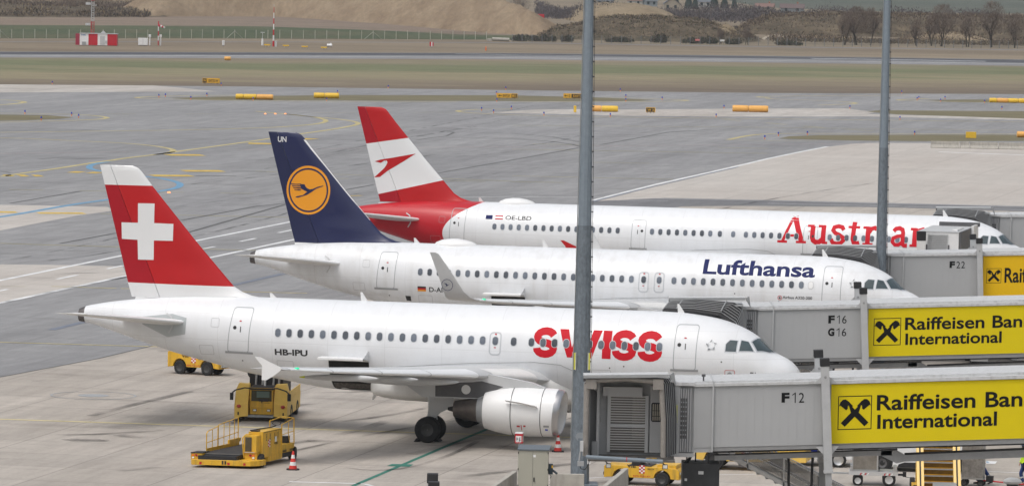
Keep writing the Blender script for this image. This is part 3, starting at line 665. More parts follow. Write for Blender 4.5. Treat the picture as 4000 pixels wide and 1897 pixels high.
        q.build('core_exhaust', [M_MGREY, mat('exhaust_metal', (.16, .14, .13), .4, .7, var=.25), M_BLACK], nac, 50)
        MB().prism([P(11.3+dW, sg*(ax+1.02), 2.12), P(12.0+dW, sg*(ax+.98), 2.2), P(11.3+dW, sg*(ax+1.0), 2.14), P(10.55+dW, sg*(ax+1.02), 1.98)], (0, -sg*.22, .1)).build('nacelle_strake', M_WHITE, nac, 0)
        yy = ax+.17
        pyl = [(10.3, 2.74), (11.0, 3.0), (12.0, 3.16), (12.93, 3.3), (13.6, 3.3), (17.0, 3.05), (16.9, 2.8), (16.0, 2.2), (13.4, 2.2), (12.95, 2.45)]
        py = MB().prism([P(s+dW, sg*yy, z) for s, z in pyl], (0, sg*.34, 0)).build('pylon', M_LGREY, root, 0)
        dk = [(12.3, 2.78), (13.3, 3.0), (13.7, 2.94), (14.3, 2.9), (15.4, 2.78), (15.4, 2.24), (13.45, 2.24), (12.98, 2.46)]
        MB().add([P(s+dW, sg*(yy+.006), z) for s, z in dk], [tuple(range(len(dk)))]).build('pylon_heat_panel', M_DGREY, py, 0)
        MB().add([P(14.0+dW+.21*cos(a/10*pi), sg*(yy+.01), 2.6+.21*sin(a/10*pi)) for a in range(20)], [tuple(range(20))]).build('access_panel', M_WHITE_D, py, 0)
        if sg > 0 and idx == 0:
            q = MB()
            def ns(s, z, o_=.008):
                r = interp([(9.9, 1.06), (11.2, 1.1), (12, 1.06), (13.1, .82)], s); return P(s+dW, ax+sqrt(max(0, r*r-(z-zc)**2))*.97+o_, z)
            for rect, mi in (((10.05, 10.3, 1.13, 1.22), 0), ((10.12, 10.24, .98, 1.05), 1), ((11.28, 11.31, .95, 1.2), 2), ((11.36, 11.5, 1.1, 1.17), 2), ((11.2, 11.1, 1.12, 1.19), 2)):
                s0, s1, z0, z1 = rect; q.add([ns(s0, z0), ns(s1, z0), ns(s1, z1), ns(s0, z1)], [(0, 1, 2, 3)], mi)
            for s in (11.15, 11.05): pass
            q.build('warning_marking', [M_MGREY, M_BLUE, M_RED], nac, 0)['kind'] = 'stuff'

        # main gear
        ms = 16.11+dW; tr = 3.8
        q = MB(); q.cyl(P(ms, sg*tr, 2.9), P(ms, sg*tr, .62), .14, .11, 14); q.cyl(P(ms, sg*(tr-.5), .585), P(ms, sg*(tr+.5), .585), .07, None, 12)
        q.cyl(P(ms, sg*tr, 1.9), P(ms, sg*(tr-1.4), 2.9), .07, None, 10); q.tube([P(ms-.12, sg*tr, 1.5), P(ms-.3, sg*tr, 1.05), P(ms-.12, sg*tr, .7)], .04, 8)
        g = q.build('main_landing_gear', M_LGREY, root)
        dp = [(16.35, 2.5), (15.0, 2.5), (15.05, 1.72), (15.12, 1.58), (15.62, 1.34), (15.86, 1.08), (16.24, 1.06), (16.1, 2.02)]
        MB().prism([P(s+dW, sg*(tr+.16), z) for s, z in dp], (0, sg*.04, 0)).build('gear_door', M_LGREY, g, 0)
        for o_ in (-.46, .46):
            MB().wheel(P(ms, sg*(tr+o_), .585), (0, 1, 0), .585, .42, 0, 1, .5).build('wheel', [M_RUBBER, M_RIM], g, 35)
    q = MB(); q.cyl(P(5.07, 0, 2.2), P(5.07, 0, .38), .09, .07, 12); q.cyl(P(5.07, -.28, .38), P(5.07, .28, .38), .05); g = q.build('nose_landing_gear', M_LGREY, root)
    for o_ in (-.25, .25): MB().wheel(P(5.07, o_, .38), (0, 1, 0), .38, .22).build('wheel', [M_RUBBER, M_RIM], g, 35)

    # cabin windows: one shared mesh on the cylindrical section
    wm = None
    def window(s, zc=4.475, blind=False, dark=False):
        nonlocal wm
        dy = .001
        if abs(lat(s, zc)-1.968) > .03 or wm is None or blind or dark:
            outer = rrect(s-.15, s+.15, zc-.205, zc+.205, .14); mid = rrect(s-.125, s+.125, zc-.18, zc+.18, .115)
            pane = M_WHITE if blind else cfg['pane'] if not dark else M_BLACK
            o = decal('cabin_window', [ring(outer, mid, 0), poly(mid, 1)], root, mats=[cfg['frame'] if not blind else M_LGREY, pane], off=.011)
            if not blind and not dark and abs(lat(s, zc)-1.968) <= .03 and wm is None: wm = (o, s)
        else:
            o = wm[0].copy(); COL.objects.link(o); o.parent = root; o.location.x = wm[1]-s
    for s in cfg['windows']: window(s)
    for s in cfg.get('blind', []): window(s, blind=True)
    # doors
    def door(s0, s1, z0, z1, wn, sill=True, slant=0.05, shade=0):
        o_ = rrect(s1-.035, s0+.035, z0-.035, z1+.035, .15); i_ = rrect(s1, s0, z0, z1, .12)
        sk = lambda pts: [(s+slant*(z1-z)/(z1-z0)*(1 if s > (s0+s1)/2 else .6), z) for s, z in pts]
        lay = [ring(sk(o_), sk(i_), 0)]
        if wn: lay += [poly([(wn[0]+.085*cos(a*pi/8), wn[1]+.085*sin(a*pi/8)) for a in range(16)], 1), poly([(wn[0]-.3*wn[2], wn[1]-.2), (wn[0]-.26*wn[2], wn[1]-.2), (wn[0]-.26*wn[2], wn[1]+.06), (wn[0]-.3*wn[2], wn[1]+.06)], 1), poly([(wn[0]-.3*wn[2], wn[1]+.28), (wn[0]-.2*wn[2], wn[1]+.28), (wn[0]-.2*wn[2], wn[1]+.33), (wn[0]-.3*wn[2], wn[1]+.33)], 2)]
        dd = decal('cabin_door', lay, root, mats=[mat('door_seal_grey', (.36, .38, .4), .5), M_BLACK, M_RED, cfg['skin']], off=.005)
        if sill:
            a = [(s0+.14+slant, z0+.02), (s0+.14+slant, z0-.08), (s1-.12, z0-.08), (s1-.12, z0+.02)]
            b_ = decal('door_sill', [poly(a)], dd, mats=[M_MGREY], off=.03)
        return dd
    for dd in cfg['doors']: door(*dd)
    for (s, z0, z1) in cfg['exits']:
        lay = [ring(rrect(s-.28, s+.28, z0-.03, z1+.03, .17), rrect(s-.225, s+.225, z0+.025, z1-.025, .13), 0),
               poly([(s-.045, z1-.1), (s+.045, z1-.1), (s+.045, z1-.04), (s-.045, z1-.04)], 1), poly([(s-.05, z0+.3), (s+.05, z0+.3), (s+.05, z0+.34), (s-.05, z0+.34)], 1)]
        decal('overwing_exit', lay, root, mats=[mat('exit_outline', (.5, .52, .55), .5), M_RED], off=.009)
    # cockpit glass: side panes by (s, z), windscreen by radial projection
    gl = mat('cockpit_glass', (.045, .07, .078), .06, spec=.9, var=.4, scale=2); fr = mat('cockpit_frame', (.55, .57, .6), .4, .3)
    def radial(s, t, z, off):
        a, b_, w_ = prof(s); c, h = (a+b_)/2, (a-b_)/2; k = sqrt((t/w_)**2+((z-c)/h)**2)
        k = 1/max(k, 1e-3); v = Vector((0, t*k, (z-c)*k)); ln = v.length; v *= (ln+off)/ln
        return P(s, v.y, c+v.z)
    for sg in (1, -1):
        # corners (s, t, z): rear side pane, sliding pane, windscreen
        panes = [[(3.17, 1.5, 4.3), (2.68, 1.42, 4.29), (2.66, 1.2, 4.83), (3.0, 1.3, 4.85), (3.17, 1.4, 4.62)],
                 [(2.57, 1.4, 4.33), (1.93, 1.2, 4.36), (2.22, 1.0, 4.8), (2.53, 1.12, 4.86)],
                 [(1.8, 1.12, 4.38), (1.32, .62, 4.4), (1.14, .04, 4.28), (1.86, .03, 4.93), (1.98, .55, 4.9), (2.1, .92, 4.82)]]
        if True:
            q = MB(); fq = MB()
            for pn in panes:
                cen = Vector((0, 0, 0))
                for p in pn: cen += Vector(p)
                cen /= len(pn)
                def grow(k): return [tuple(cen+(Vector(p)-cen)*k) for p in pn]
                # triangle fan, each triangle subdivided and projected
                for mbx, k, off in ((q, .95, .012), (fq, 1.13, .006)):
                    pts = grow(k)
                    for i in range(len(pts)):
                        A_, B_, C_ = cen, Vector(pts[i]), Vector(pts[(i+1) % len(pts)]); nd = 6; idx_ = {}; vv = []; ff = []
                        for a in range(nd+1):
                            for b2 in range(nd+1-a):
                                p = A_+(B_-A_)*(a/nd)+(C_-A_)*(b2/nd); idx_[a, b2] = len(vv); vv.append(radial(p.x, sg*abs(p.y), p.z, off))
                        for a in range(nd):
                            for b2 in range(nd-a):
                                ff.append((idx_[a, b2], idx_[a+1, b2], idx_[a, b2+1]))
                                if b2 < nd-a-1: ff.append((idx_[a+1, b2], idx_[a+1, b2+1], idx_[a, b2+1]))
                        mbx.add(vv, ff)
            f_ = fq.build('windscreen_frame', fr, root, 60); q.build('windscreen_pane', gl, f_, 60)
    # antennas
    for (s, h, c) in cfg['blades']:
        z = prof(s)[0]-.03
        MB().prism([P(s-.12, .02, z), P(s+.2, .02, z), P(s+.24, .02, z+h), P(s+.16, .02, z+h)], (0, .04, 0)).build('antenna', M_WHITE, root, 0)
    MB().prism([P(19.45+dW, .02, 1.78), P(19.7+dW, .02, 1.84), P(19.82+dW, .02, 1.42), P(19.74+dW, .02, 1.42)], (0, .04, 0)).build('antenna', M_WHITE_D, root, 0)
    if cfg.get('dome'):
        s0, s1 = cfg['dome']; rr = []
        for u, k in ((0, .02), (.03, .3), (.1, .55), (.25, .82), (.45, 1), (.6, 1), (.8, .82), (.93, .5), (1, .05)):
            rr.append([P(s0+(s1-s0)*u, .62*k*cos(pi*i/16), 5.82+(.42*k if i not in (0, 16) else .0)*sin(pi*i/16)**.8+.0) for i in range(17)])
        MB().loft(rr, caps=False, close=False).build('satellite_dome', M_WHITE, root, 60)
    # open cargo hold
    if cfg.get('cargo'):
        s0, s1, z0, z1 = cfg['cargo']
        hold = decal('cargo_opening', [poly(rrect(s1, s0, z0, z1, .12), 0), poly([(s1+.08, z0+.08), (s0-.08, z0+.08), (s0-.08, z0+.34), (s1+.08, z0+.34)], 1)], root, mats=[mat('hold_dark', (.012, .011, .01), .8, var=.6, scale=4), mat('hold_lining', (.1, .09, .08), .9, var=.7, scale=9)], off=.01)
        dr = MB(); N2 = 7; rows = []
        for i in range(N2):
            u = i/(N2-1); z = z1+.02+u*.12+.1*sin(pi*u); t = lat(s0, z1)+.02+u*1.0
            rows.append([P(s0+.25*u, t, z), P((s0+s1)/2, t, z), P(s1+.02, t, z)])
        ft = [p+Vector((0, 0, -.07)) for r in reversed(rows) for p in r]
        dr.loft([[a, b2] for a, b2 in zip(rows[0], rows[0])], caps=False) if False else None
        v = [p for r in rows for p in r]; n3 = 3
        fc = [(r*3+c, r*3+c+1, (r+1)*3+c+1, (r+1)*3+c) for r in range(N2-1) for c in range(2)]
        dr.add(v, fc); dr.add([p-Vector((0, 0, .08)) for p in v], [f[::-1] for f in fc])
        e = len(rows)-1
        dr.add([rows[e][0], rows[e][2], rows[e][2]-Vector((0, 0, .08)), rows[e][0]-Vector((0, 0, .08))], [(0, 1, 2, 3)])
        dr.add([r[0] for r in rows]+[r[0]-Vector((0, 0, .08)) for r in rows], [(i, i+1, N2+i+1, N2+i) for i in range(N2-1)])
        dr.add([rows[0][2], rows[e][2], P(s1, lat(s1, z1+.45), z1+.45)], [(0, 1, 2)], 0)
        dr.build('cargo_door', M_WHITE, root, 50)
    seam = mat('skin_seam', (.3, .31, .32), .6)
    decal('fairing_seam', [(*strokes2d([([(s+dW, z) for s, z in ((19.6, 2.95), (17.9, 3.15), (16.4, 3.29), (14.7, 3.43), (11.8, 3.58), (10.6, 3.5), (9.9, 3.2))], .022)]), 0)], root, mats=[seam], off=.02, ds=.3)
    hatches = [(23.1+dL, 23.9+dL, 2.75, 3.2), (27.0+dL, 27.7+dL, 3.3, 3.75), (8.3, 9.6, 2.5, 3.35), (6.4, 7.2, 2.3, 2.7), (4.0, 4.5, 2.9, 3.2), (26.7+dL, 27.1+dL, 4.6, 5.0), (1.1, 1.4, 3.05, 3.3)]
    for a, b2, z0, z1 in hatches:
        decal('access_hatch', [ring(rrect(a, b2, z0, z1, .06), rrect(a+.012, b2-.012, z0+.012, z1-.012, .05))], root, mats=[seam], off=.006)
    for a, z in ((7.7, 3.55), (8.35, 3.45), (25.6+dL, 3.1), (10.1, 3.9), (3.3, 3.9)):
        decal('sensor_port', [poly([(a+.035*cos(k*pi/5), z+.035*sin(k*pi/5)) for k in range(10)])], root, mats=[M_DGREY], off=.007)
    # vent flap by the tail
    decal('waste_panel', [poly([(24.62+dL, 2.86), (24.35+dL, 2.84), (24.35+dL, 3.12), (24.66+dL, 3.13)])], root, mats=[M_BLACK])
    return root, P, decal, text_layer, poly, ring, finskin, skin, prof

def liv(name, expr):
    m = mat(name, (.8, .8, .8), .32, coat=.25); return m
W_LINE = [(0, 0), (0, 0)]
# paint of the nearest fuselage: white with faint frames and grime
def skin_mat(name, red=None, ML=0, grime=.12):
    m = bpy.data.materials.new(name); m.use_nodes = True; n = m.node_tree.nodes; l = m.node_tree.links; b = n['Principled BSDF']
    b.inputs['Roughness'].default_value = .35; b.inputs['Coat Weight'].default_value = .15; b.inputs['Specular IOR Level'].default_value = .4
    tc = n.new('ShaderNodeTexCoord'); sx = n.new('ShaderNodeSeparateXYZ'); l.new(tc.outputs['Object'], sx.inputs[0])
    def math_(op, a, b2=None, c=None):
        k = n.new('ShaderNodeMath'); k.operation = op
        for i, v in enumerate((a, b2, c)):
            if v is None: continue
            if isinstance(v, (int, float)): k.inputs[i].default_value = v
            else: l.new(v, k.inputs[i])
        return k.outputs[0]
    def mix(fac, a, b2, bt='MIX'):
        k = n.new('ShaderNodeMix'); k.data_type = 'RGBA'; k.blend_type = bt
        for s, v in ((0, fac), (6, a), (7, b2)):
            if isinstance(v, (int, float)): k.inputs[s].default_value = v
            elif isinstance(v, tuple): k.inputs[s].default_value = (*v, 1)
            else: l.new(v, k.inputs[s])
        return k.outputs[2]
    mp = n.new('ShaderNodeMapping'); mp.inputs['Scale'].default_value = (1.6, 1, .25); l.new(tc.outputs['Object'], mp.inputs[0])
    no = n.new('ShaderNodeTexNoise'); no.inputs['Scale'].default_value = 1.4; no.inputs['Detail'].default_value = 7; l.new(mp.outputs[0], no.inputs['Vector'])
    r = n.new('ShaderNodeMapRange'); r.inputs[1].default_value = .45; r.inputs[2].default_value = .8; r.inputs[3].default_value = 0; r.inputs[4].default_value = grime; l.new(no.outputs[0], r.inputs[0])
    col = mix(r.outputs[0], (.74, .758, .785), (.42, .4, .37))
    # lap joints: thin lines every 2.13 m along, and two along the side
    fx = math_('FRACT', math_('MULTIPLY', sx.outputs[0], 1/2.665)); near = math_('LESS_THAN', fx, .009)
    z1 = math_('LESS_THAN', math_('ABSOLUTE', math_('SUBTRACT', sx.outputs[2], 4.02)), .012)
    z2 = math_('LESS_THAN', math_('ABSOLUTE', math_('SUBTRACT', sx.outputs[2], 5.2)), .008)
    ln = math_('MULTIPLY', math_('MAXIMUM', near, math_('MAXIMUM', z1, z2)), .22)
    col = mix(ln, col, (.35, .35, .35))
    if red:
        a, b2, c = red      # s boundary = a + b z + c z^2
        z = sx.outputs[2]; sb = math_('ADD', math_('ADD', math_('MULTIPLY', z, b2), a), math_('MULTIPLY', math_('MULTIPLY', z, z), c))
        s = math_('SUBTRACT', ML, sx.outputs[0]); isr = math_('GREATER_THAN', s, sb)
        col = mix(isr, col, (.46, .008, .018))
    # soot and wear swept along the lower rear body
    mp3 = n.new('ShaderNodeMapping'); mp3.inputs['Scale'].default_value = (.35, 1, 2.2); l.new(tc.outputs['Object'], mp3.inputs[0])
    n3 = n.new('ShaderNodeTexNoise'); n3.inputs['Scale'].default_value = 1.1; n3.inputs['Detail'].default_value = 6; l.new(mp3.outputs[0], n3.inputs['Vector'])
    r3 = n.new('ShaderNodeMapRange'); r3.inputs[1].default_value = .5; r3.inputs[2].default_value = .72; r3.inputs[3].default_value = 0; r3.inputs[4].default_value = grime*1.3; l.new(n3.outputs[0], r3.inputs[0])
    zl = n.new('ShaderNodeMapRange'); zl.inputs[1].default_value = 4.0; zl.inputs[2].default_value = 2.6; l.new(sx.outputs[2], zl.inputs[0])
    col = mix(math_('MULTIPLY', r3.outputs[0], zl.outputs[0]), col, (.3, .27, .23))
    l.new(col, b.inputs['Base Color'])
    return m

PANE = mat('cabin_pane', (.085, .1, .125), .25, var=.35, scale=1.1)
_n = PANE.node_tree.nodes; _l = PANE.node_tree.links; _o = _n.new('ShaderNodeObjectInfo'); _r = _n.new('ShaderNodeMapRange'); _r.inputs[3].default_value = .6; _r.inputs[4].default_value = 1.9
_m = _n.new('ShaderNodeMix'); _m.data_type = 'RGBA'; _m.blend_type = 'MULTIPLY'; _m.inputs[0].default_value = 1; _b = _n['Principled BSDF']; _s = _b.inputs['Base Color'].links[0].from_socket
_l.new(_o.outputs['Random'], _r.inputs[0]); _l.new(_s, _m.inputs[6]); _l.new(_r.outputs[0], _m.inputs[7]); _l.new(_m.outputs[2], _b.inputs['Base Color']); FRM = mat('window_frame_grey', (.5, .52, .55), .4)
c_red = mat('tail_red', (.46, .011, .014), .4, coat=.08, spec=.3, var=.04, scale=1.2)
c_red_r = mat('rudder_red', (.37, .006, .015), .45, coat=.05, spec=.3, var=.04)
c_wht = mat('tail_white', (.74, .75, .76), .32, coat=.25); c_blu = mat('tail_blue', (.009, .014, .07), .35, coat=.3)
c_blu_r = mat('rudder_blue', (.008, .012, .06), .4, coat=.2)
c_amb = mat('amber', (.8, .32, .015), .4); c_ink = mat('lettering_black', (.02, .02, .022), .5); c_nvy = mat('lettering_blue', (.01, .017, .10), .6, spec=.2)
c_txr = mat('lettering_red', (.56, .01, .022), .6, spec=.2)

# --- nearest aircraft: red tail with white cross
sk0 = skin_mat('fuselage_white')
air0 = airliner(0, 'passenger_jet', 33.84, 16.11, -2.6571, 225.2058, 'nearest white airliner with red tail bearing a white cross and bold red lettering',
    dict(skin=sk0, finmats=[c_wht, c_red, c_wht], rudmats=[c_wht, c_red_r, c_wht], finlines=[((31.5, 6.4), (26.4, 6.38)), ((32.7, 10.88), (30.4, 10.89))],
         tp=0, plate=True, tip='fence', fence=M_WHITE, pane=PANE, frame=FRM,
         windows=[23.82-.533*k for k in range(19)]+[13.64, 12.79]+[11.97-.533*k for k in range(12)],
         doors=[(26.05, 25.15, 3.5, 5.5, (25.95-.03, 4.62, 1), True, .22), (5.4, 4.45, 3.5, 5.45, (5.22, 4.6, 1), True, .04)],
         exits=[(13.64, 3.86, 4.84)], blades=[(20.2, .42, 0), (5.45, .42, 0), (24.5, .25, 0)], cargo=(21.4, 19.5, 1.9, 3.36)))
root, P, decal, TL, poly, ring, finskin, skin, prof = air0
cross = [(31.08, 10.07), (30.28, 10.08), (30.28, 9.18), (29.36, 9.17), (29.36, 8.39), (30.28, 8.38), (30.28, 7.48), (31.05, 7.47), (31.08, 8.38), (31.86, 8.4), (31.88, 9.16), (31.07, 9.17)]
decal('tail_cross', [poly(cross)], root, finskin, [c_wht], dz=.2, ds=.15, off=.007)
lay = []
for ch, a, b, bo in (('S', 11.86, 10.8, .035), ('W', 10.72, 8.76, .03), ('I', 8.71, 8.31, .0), ('S', 8.24, 7.17, .035), ('S', 7.07, 5.99, .035)):
    z0, z1 = (3.83, 5.13) if ch == 'S' else (3.86, 5.1)
    if ch == 'I': lay.append(poly([(a, z0), (b, z0), (b, z1), (a, z1)]))
    elif ch == 'W':
        lay += [poly([(a+(b-a)*u, z0+(z1-z0)*v) for u, v in pl]) for pl in ([(0, 1), (.21, 1), (.32, .36), (.42, 0), (.21, 0)], [(.32, .36), (.42, 1), (.5, 1), (.5, .5), (.42, 0)], [(.5, .5), (.5, 1), (.58, 1), (.68, .36), (.58, 0)], [(.68, .36), (.79, 1), (1, 1), (.79, 0), (.58, 0)])]
    else:
        m_, h = (a+b)/2, .26; w2 = abs(a-b)/2; rx = w2-.15; ry = (z1-z0)/4-.075
        cz1, cz0 = z1-ry-.14, z0+ry+.14
        top = [(m_-rx*cos(R(q)), cz1+ry*sin(R(q))) for q in (15, 40, 65, 90, 115, 140, 165, 180, 200, 225, 250)]
        low = [(m_-rx*cos(R(q)), cz0+ry*sin(R(q))) for q in (75, 45, 20, 0, -20, -45, -70, -90, -115, -140, -165, -185)]
        lay.append((*strokes2d([(top+low, .335)]), 0))
decal('airline_lettering', lay, root, skin, [c_txr], off=.003, ls=.0004)
decal('registration', [TL('HB-IPU', 23.96, 22.38, 3.45, 3.74, 0, .035)], root, skin, [c_ink])
decal('registration', [TL('PU', 2.02, 1.79, 3.35, 3.47, 0, .02)], root, skin, [c_ink])
def star(sc, zc, r):
    L_ = []
    for k in range(5):
        a = pi/2+2*pi*k/5; ux, uz = cos(a), sin(a); cx, cz = sc+r*.62*ux, zc+r*.62*uz; q = r*.33
        tip = (cx+ux*q, cz+uz*q); l_ = (cx-ux*q*.5-uz*q*1.1, cz-uz*q*.5+ux*q*1.1); r_ = (cx-ux*q*.5+uz*q*1.1, cz-uz*q*.5-ux*q*1.1)
        L_.append(poly([tip, l_, (cx, cz)], 0)); L_.append(poly([tip, (cx, cz), r_], 1)); L_.append(poly([l_, r_, (cx, cz)], 0))
    return L_
MS = [mat('emblem_light', (.5, .52, .54), .4, .4), mat('emblem_dark', (.14, .15, .16), .4, .4)]
decal('alliance_emblem', star(3.79, 4.62, .27), root, skin, MS)
decal('sensor_marking', [ring(rrect(2.7, 3.15, 3.1, 3.54, .06), rrect(2.72, 3.13, 3.12, 3.52, .05), 1), poly([(2.93+.11*cos(a*pi/8), 3.34+.11*sin(a*pi/8)) for a in range(16)], 0)], root, skin, [M_MGREY, M_RED])

# --- middle aircraft: dark blue tail with crane emblem
sk1 = skin_mat('fuselage_white_grimy', grime=.3)
air1 = airliner(1, 'passenger_jet', 37.57, 17.71, 4.9942, 268.6477, 'white airliner with dark blue tail, round amber crane emblem and dark blue lettering',
    dict(skin=sk1, finmats=[c_blu], rudmats=[c_blu_r], finlines=[((35, 5.0), (30, 5.0))], tp=0, tip='sharklet', pane=PANE, frame=FRM,
         windows=[27.5-.533*k for k in range(23)]+[15.1, 14.25]+[13.44-.533*k for k in range(14)], blind=[6.0],
         doors=[(29.82, 28.9, 3.5, 5.44, (29.66, 4.6, 1), True, .2), (5.33, 4.4, 3.5, 5.46, (5.15, 4.6, 1), True, .04)],
         exits=[(15.1, 3.83, 4.86), (14.25, 3.83, 4.86)], blades=[(20.9, .42, 0), (5.5, .42, 0), (28.1, .3, 0)], dome=(24.72, 27.23), cargo=(23.5, 21.62, 2.0, 3.36)))
root, P, decal, TL, poly, ring, finskin, skin, prof = air1
cs, cz = 34.34, 8.64
circ = lambda r, n=40: [(cs+r*.98*cos(2*pi*i/n), cz+r*1.04*sin(2*pi*i/n)) for i in range(n)]
def crane(cx, cz, k):
    """bird in flight, k = ring radius; s grows to the left"""
    q = lambda pts: [(cx-(x)*k, cz+z*k) for x, z in pts]
    body = [(-.55, -.42), (-.42, -.42), (.0, -.28), (.25, -.12), (.45, .02), (.75, .13), (.78, .17), (.5, .1), (.28, 0), (.12, -.03), (.0, .02), (-.08, .1), (-.13, .2), (-.35, .2), (-.28, -.02), (-.1, -.1), (.0, -.14), (-.2, -.3), (-.53, -.37)]
    L_ = [poly(q(body))]
    for j in range(4):
        z = .22-.085*j; L_.append(poly(q([(-.8+.06*j, z), (-.8+.06*j, z-.035), (-.5+.03*j, z-.055), (-.3, z-.04), (-.3, z), (-.52, z-.02)])))
    return L_
decal('crane_emblem', [(circ(1.29), [tuple(range(40))], 0), ring(circ(1.17), circ(1.08), 1)]+[(a, b, 1) for a, b, c in crane(34.4, 8.72, 1.2)], root, finskin, [c_amb, c_blu], dz=.3, ds=.2, off=.008)
MB().loft([[P(lin(F_LE, z)+3.73-o, t, z) for o, t in ((-.1, .055), (-.03, .045), (.012, 0), (-.03, -.045), (-.1, -.055))] for z in (7.1, 8, 9, 10, 11, 11.4)], caps=False, close=False).build('fin_leading_edge', c_wht, root, 60)
decal('tail_code', [TL('UN', 36.14, 35.64, 11.24, 11.54, 0, .02)], root, finskin, [c_wht])
decal('airline_lettering', [TL('Lufthansa', 11.92, 5.83, 4.87, 5.64, 0, .028)], root, skin, [c_nvy], off=.004)
decal('registration', [TL('D-AIUN', 26.98, 25.62, 3.4, 3.67, 0, .02)], root, skin, [c_ink])
decal('national_flag', [poly([(27.64, a), (27.16, a), (27.16, b), (27.64, b)], i) for i, (a, b) in enumerate(((3.6, 3.69), (3.51, 3.6), (3.42, 3.51)))], root, skin, [c_ink, M_RED, c_amb])
decal('type_lettering', [TL('Airbus A320-200', 7.5, 5.9, 3.72, 3.87, 0, .02)], root, skin, [c_ink])
decal('door_mark', [ring([(7.65+.12*cos(a*pi/10), 3.76+.12*sin(a*pi/10)) for a in range(20)], [(7.65+.09*cos(a*pi/10), 3.76+.09*sin(a*pi/10)) for a in range(20)]), poly([(7.65+.05*cos(a*pi/5), 3.76+.05*sin(a*pi/5)) for a in range(10)], 1)], root, skin, [M_RED, M_BLACK])
decal('alliance_emblem', star(3.72, 4.62, .27), root, skin, MS)
decal('nose_emblem', [ring([(2.2+.32*cos(a*pi/12), 3.45+.32*sin(a*pi/12)) for a in range(24)], [(2.2+.295*cos(a*pi/12), 3.45+.295*sin(a*pi/12)) for a in range(24)])]+[(a, b, 0) for a, b, c in crane(2.2, 3.45, .28)], root, skin, [c_nvy])
# crane ring on the near sharklet
q = MB(); c0 = P(22.16, 17.6, 4.93)
for r0, r1 in ((.3, .275),):
    n = 28; vs = [c0+Vector((r*cos(2*pi*i/n), -.02-(.06+.0*r)*1-r*sin(2*pi*i/n)*.28, r*sin(2*pi*i/n))) for r in (r0, r1) for i in range(n)]
    q.add(vs, [(i, (i+1) % n, n+(i+1) % n, n+i) for i in range(n)])
a_ = [c0+Vector((x*.26, -.08-z*.26*.28, z*.26)) for x, z in ((-.5, -.4), (.0, -.2), (.6, .25), (.1, .0), (-.2, .3), (-.7, .35), (-.3, .1), (-.15, -.15))]
q.add(a_, [tuple(range(8))]); q.build('sharklet_emblem', c_nvy, root, 0)

# --- far aircraft: red tail, white band, red lettering
sk2 = skin_mat('fuselage_white_red_tail', red=(28.6, 4.57, -.585), ML=21.97)
air2 = airliner(2, 'passenger_jet', 44.51, 21.97, 11.0523, 313.1424, 'farthest white airliner with red and white banded tail and red serif lettering',
    dict(skin=sk2, finmats=[c_red, c_wht, c_red], rudmats=[c_red_r, c_wht, c_red_r], finlines=[((42.3, 6.18), (38.04, 7.19)), ((43.15, 9.4), (40.3, 9.86))], tp=1, tip='fence', fence=c_red, pane=PANE, frame=FRM,
         windows=[34.05-.533*k for k in range(16)]+[23.85-.533*k for k in range(8)]+[19.51, 18.66]+[17.85-.533*k for k in range(7)]+[12.54-.533*k for k in range(12)],
         doors=[(36.9, 36.0, 3.5, 5.5, (36.72, 4.62, 1), True, .16), (25.12, 24.28, 3.4, 5.14, (24.5, 4.5, -1), True, .04), (14.17, 13.34, 3.4, 5.1, (13.6, 4.5, -1), True, .04), (5.2, 4.3, 3.5, 5.46, None, True, .03)],
         exits=[], blades=[(35.3, .3, 0), (5.5, .42, 0)], dome=(31.78, 34.28)))
root, P, decal, TL, poly, ring, finskin, skin, prof = air2
arrow = [(42.42, 8.3), (42.0, 8.44), (41.3, 8.56), (39.7, 8.88), (40.4, 8.42), (41.0, 8.05), (41.55, 7.72), (42.05, 7.32), (42.46, 7.27), (42.0, 7.68), (41.75, 7.92), (41.62, 8.12), (41.56, 8.28), (41.62, 8.38), (41.78, 8.37), (42.0, 8.22)]
decal('arrow_emblem', [poly(arrow)], root, finskin, [c_red], dz=.3, ds=.2, off=.008)
decal('registration', [TL('OE-LBD', 33.4, 31.7, 4.93, 5.18, 0, .018)], root, skin, [c_ink])
decal('national_flag', [poly([(34.68, 4.93), (34.24, 4.93), (34.24, 5.18), (34.68, 5.18)], 0)]+[poly([(34.06, a), (33.56, a), (33.56, b), (34.06, b)], m) for a, b, m in ((4.93, 5.01, 1), (5.01, 5.1, 2), (5.1, 5.18, 1))], root, skin, [c_nvy, M_RED, c_wht])
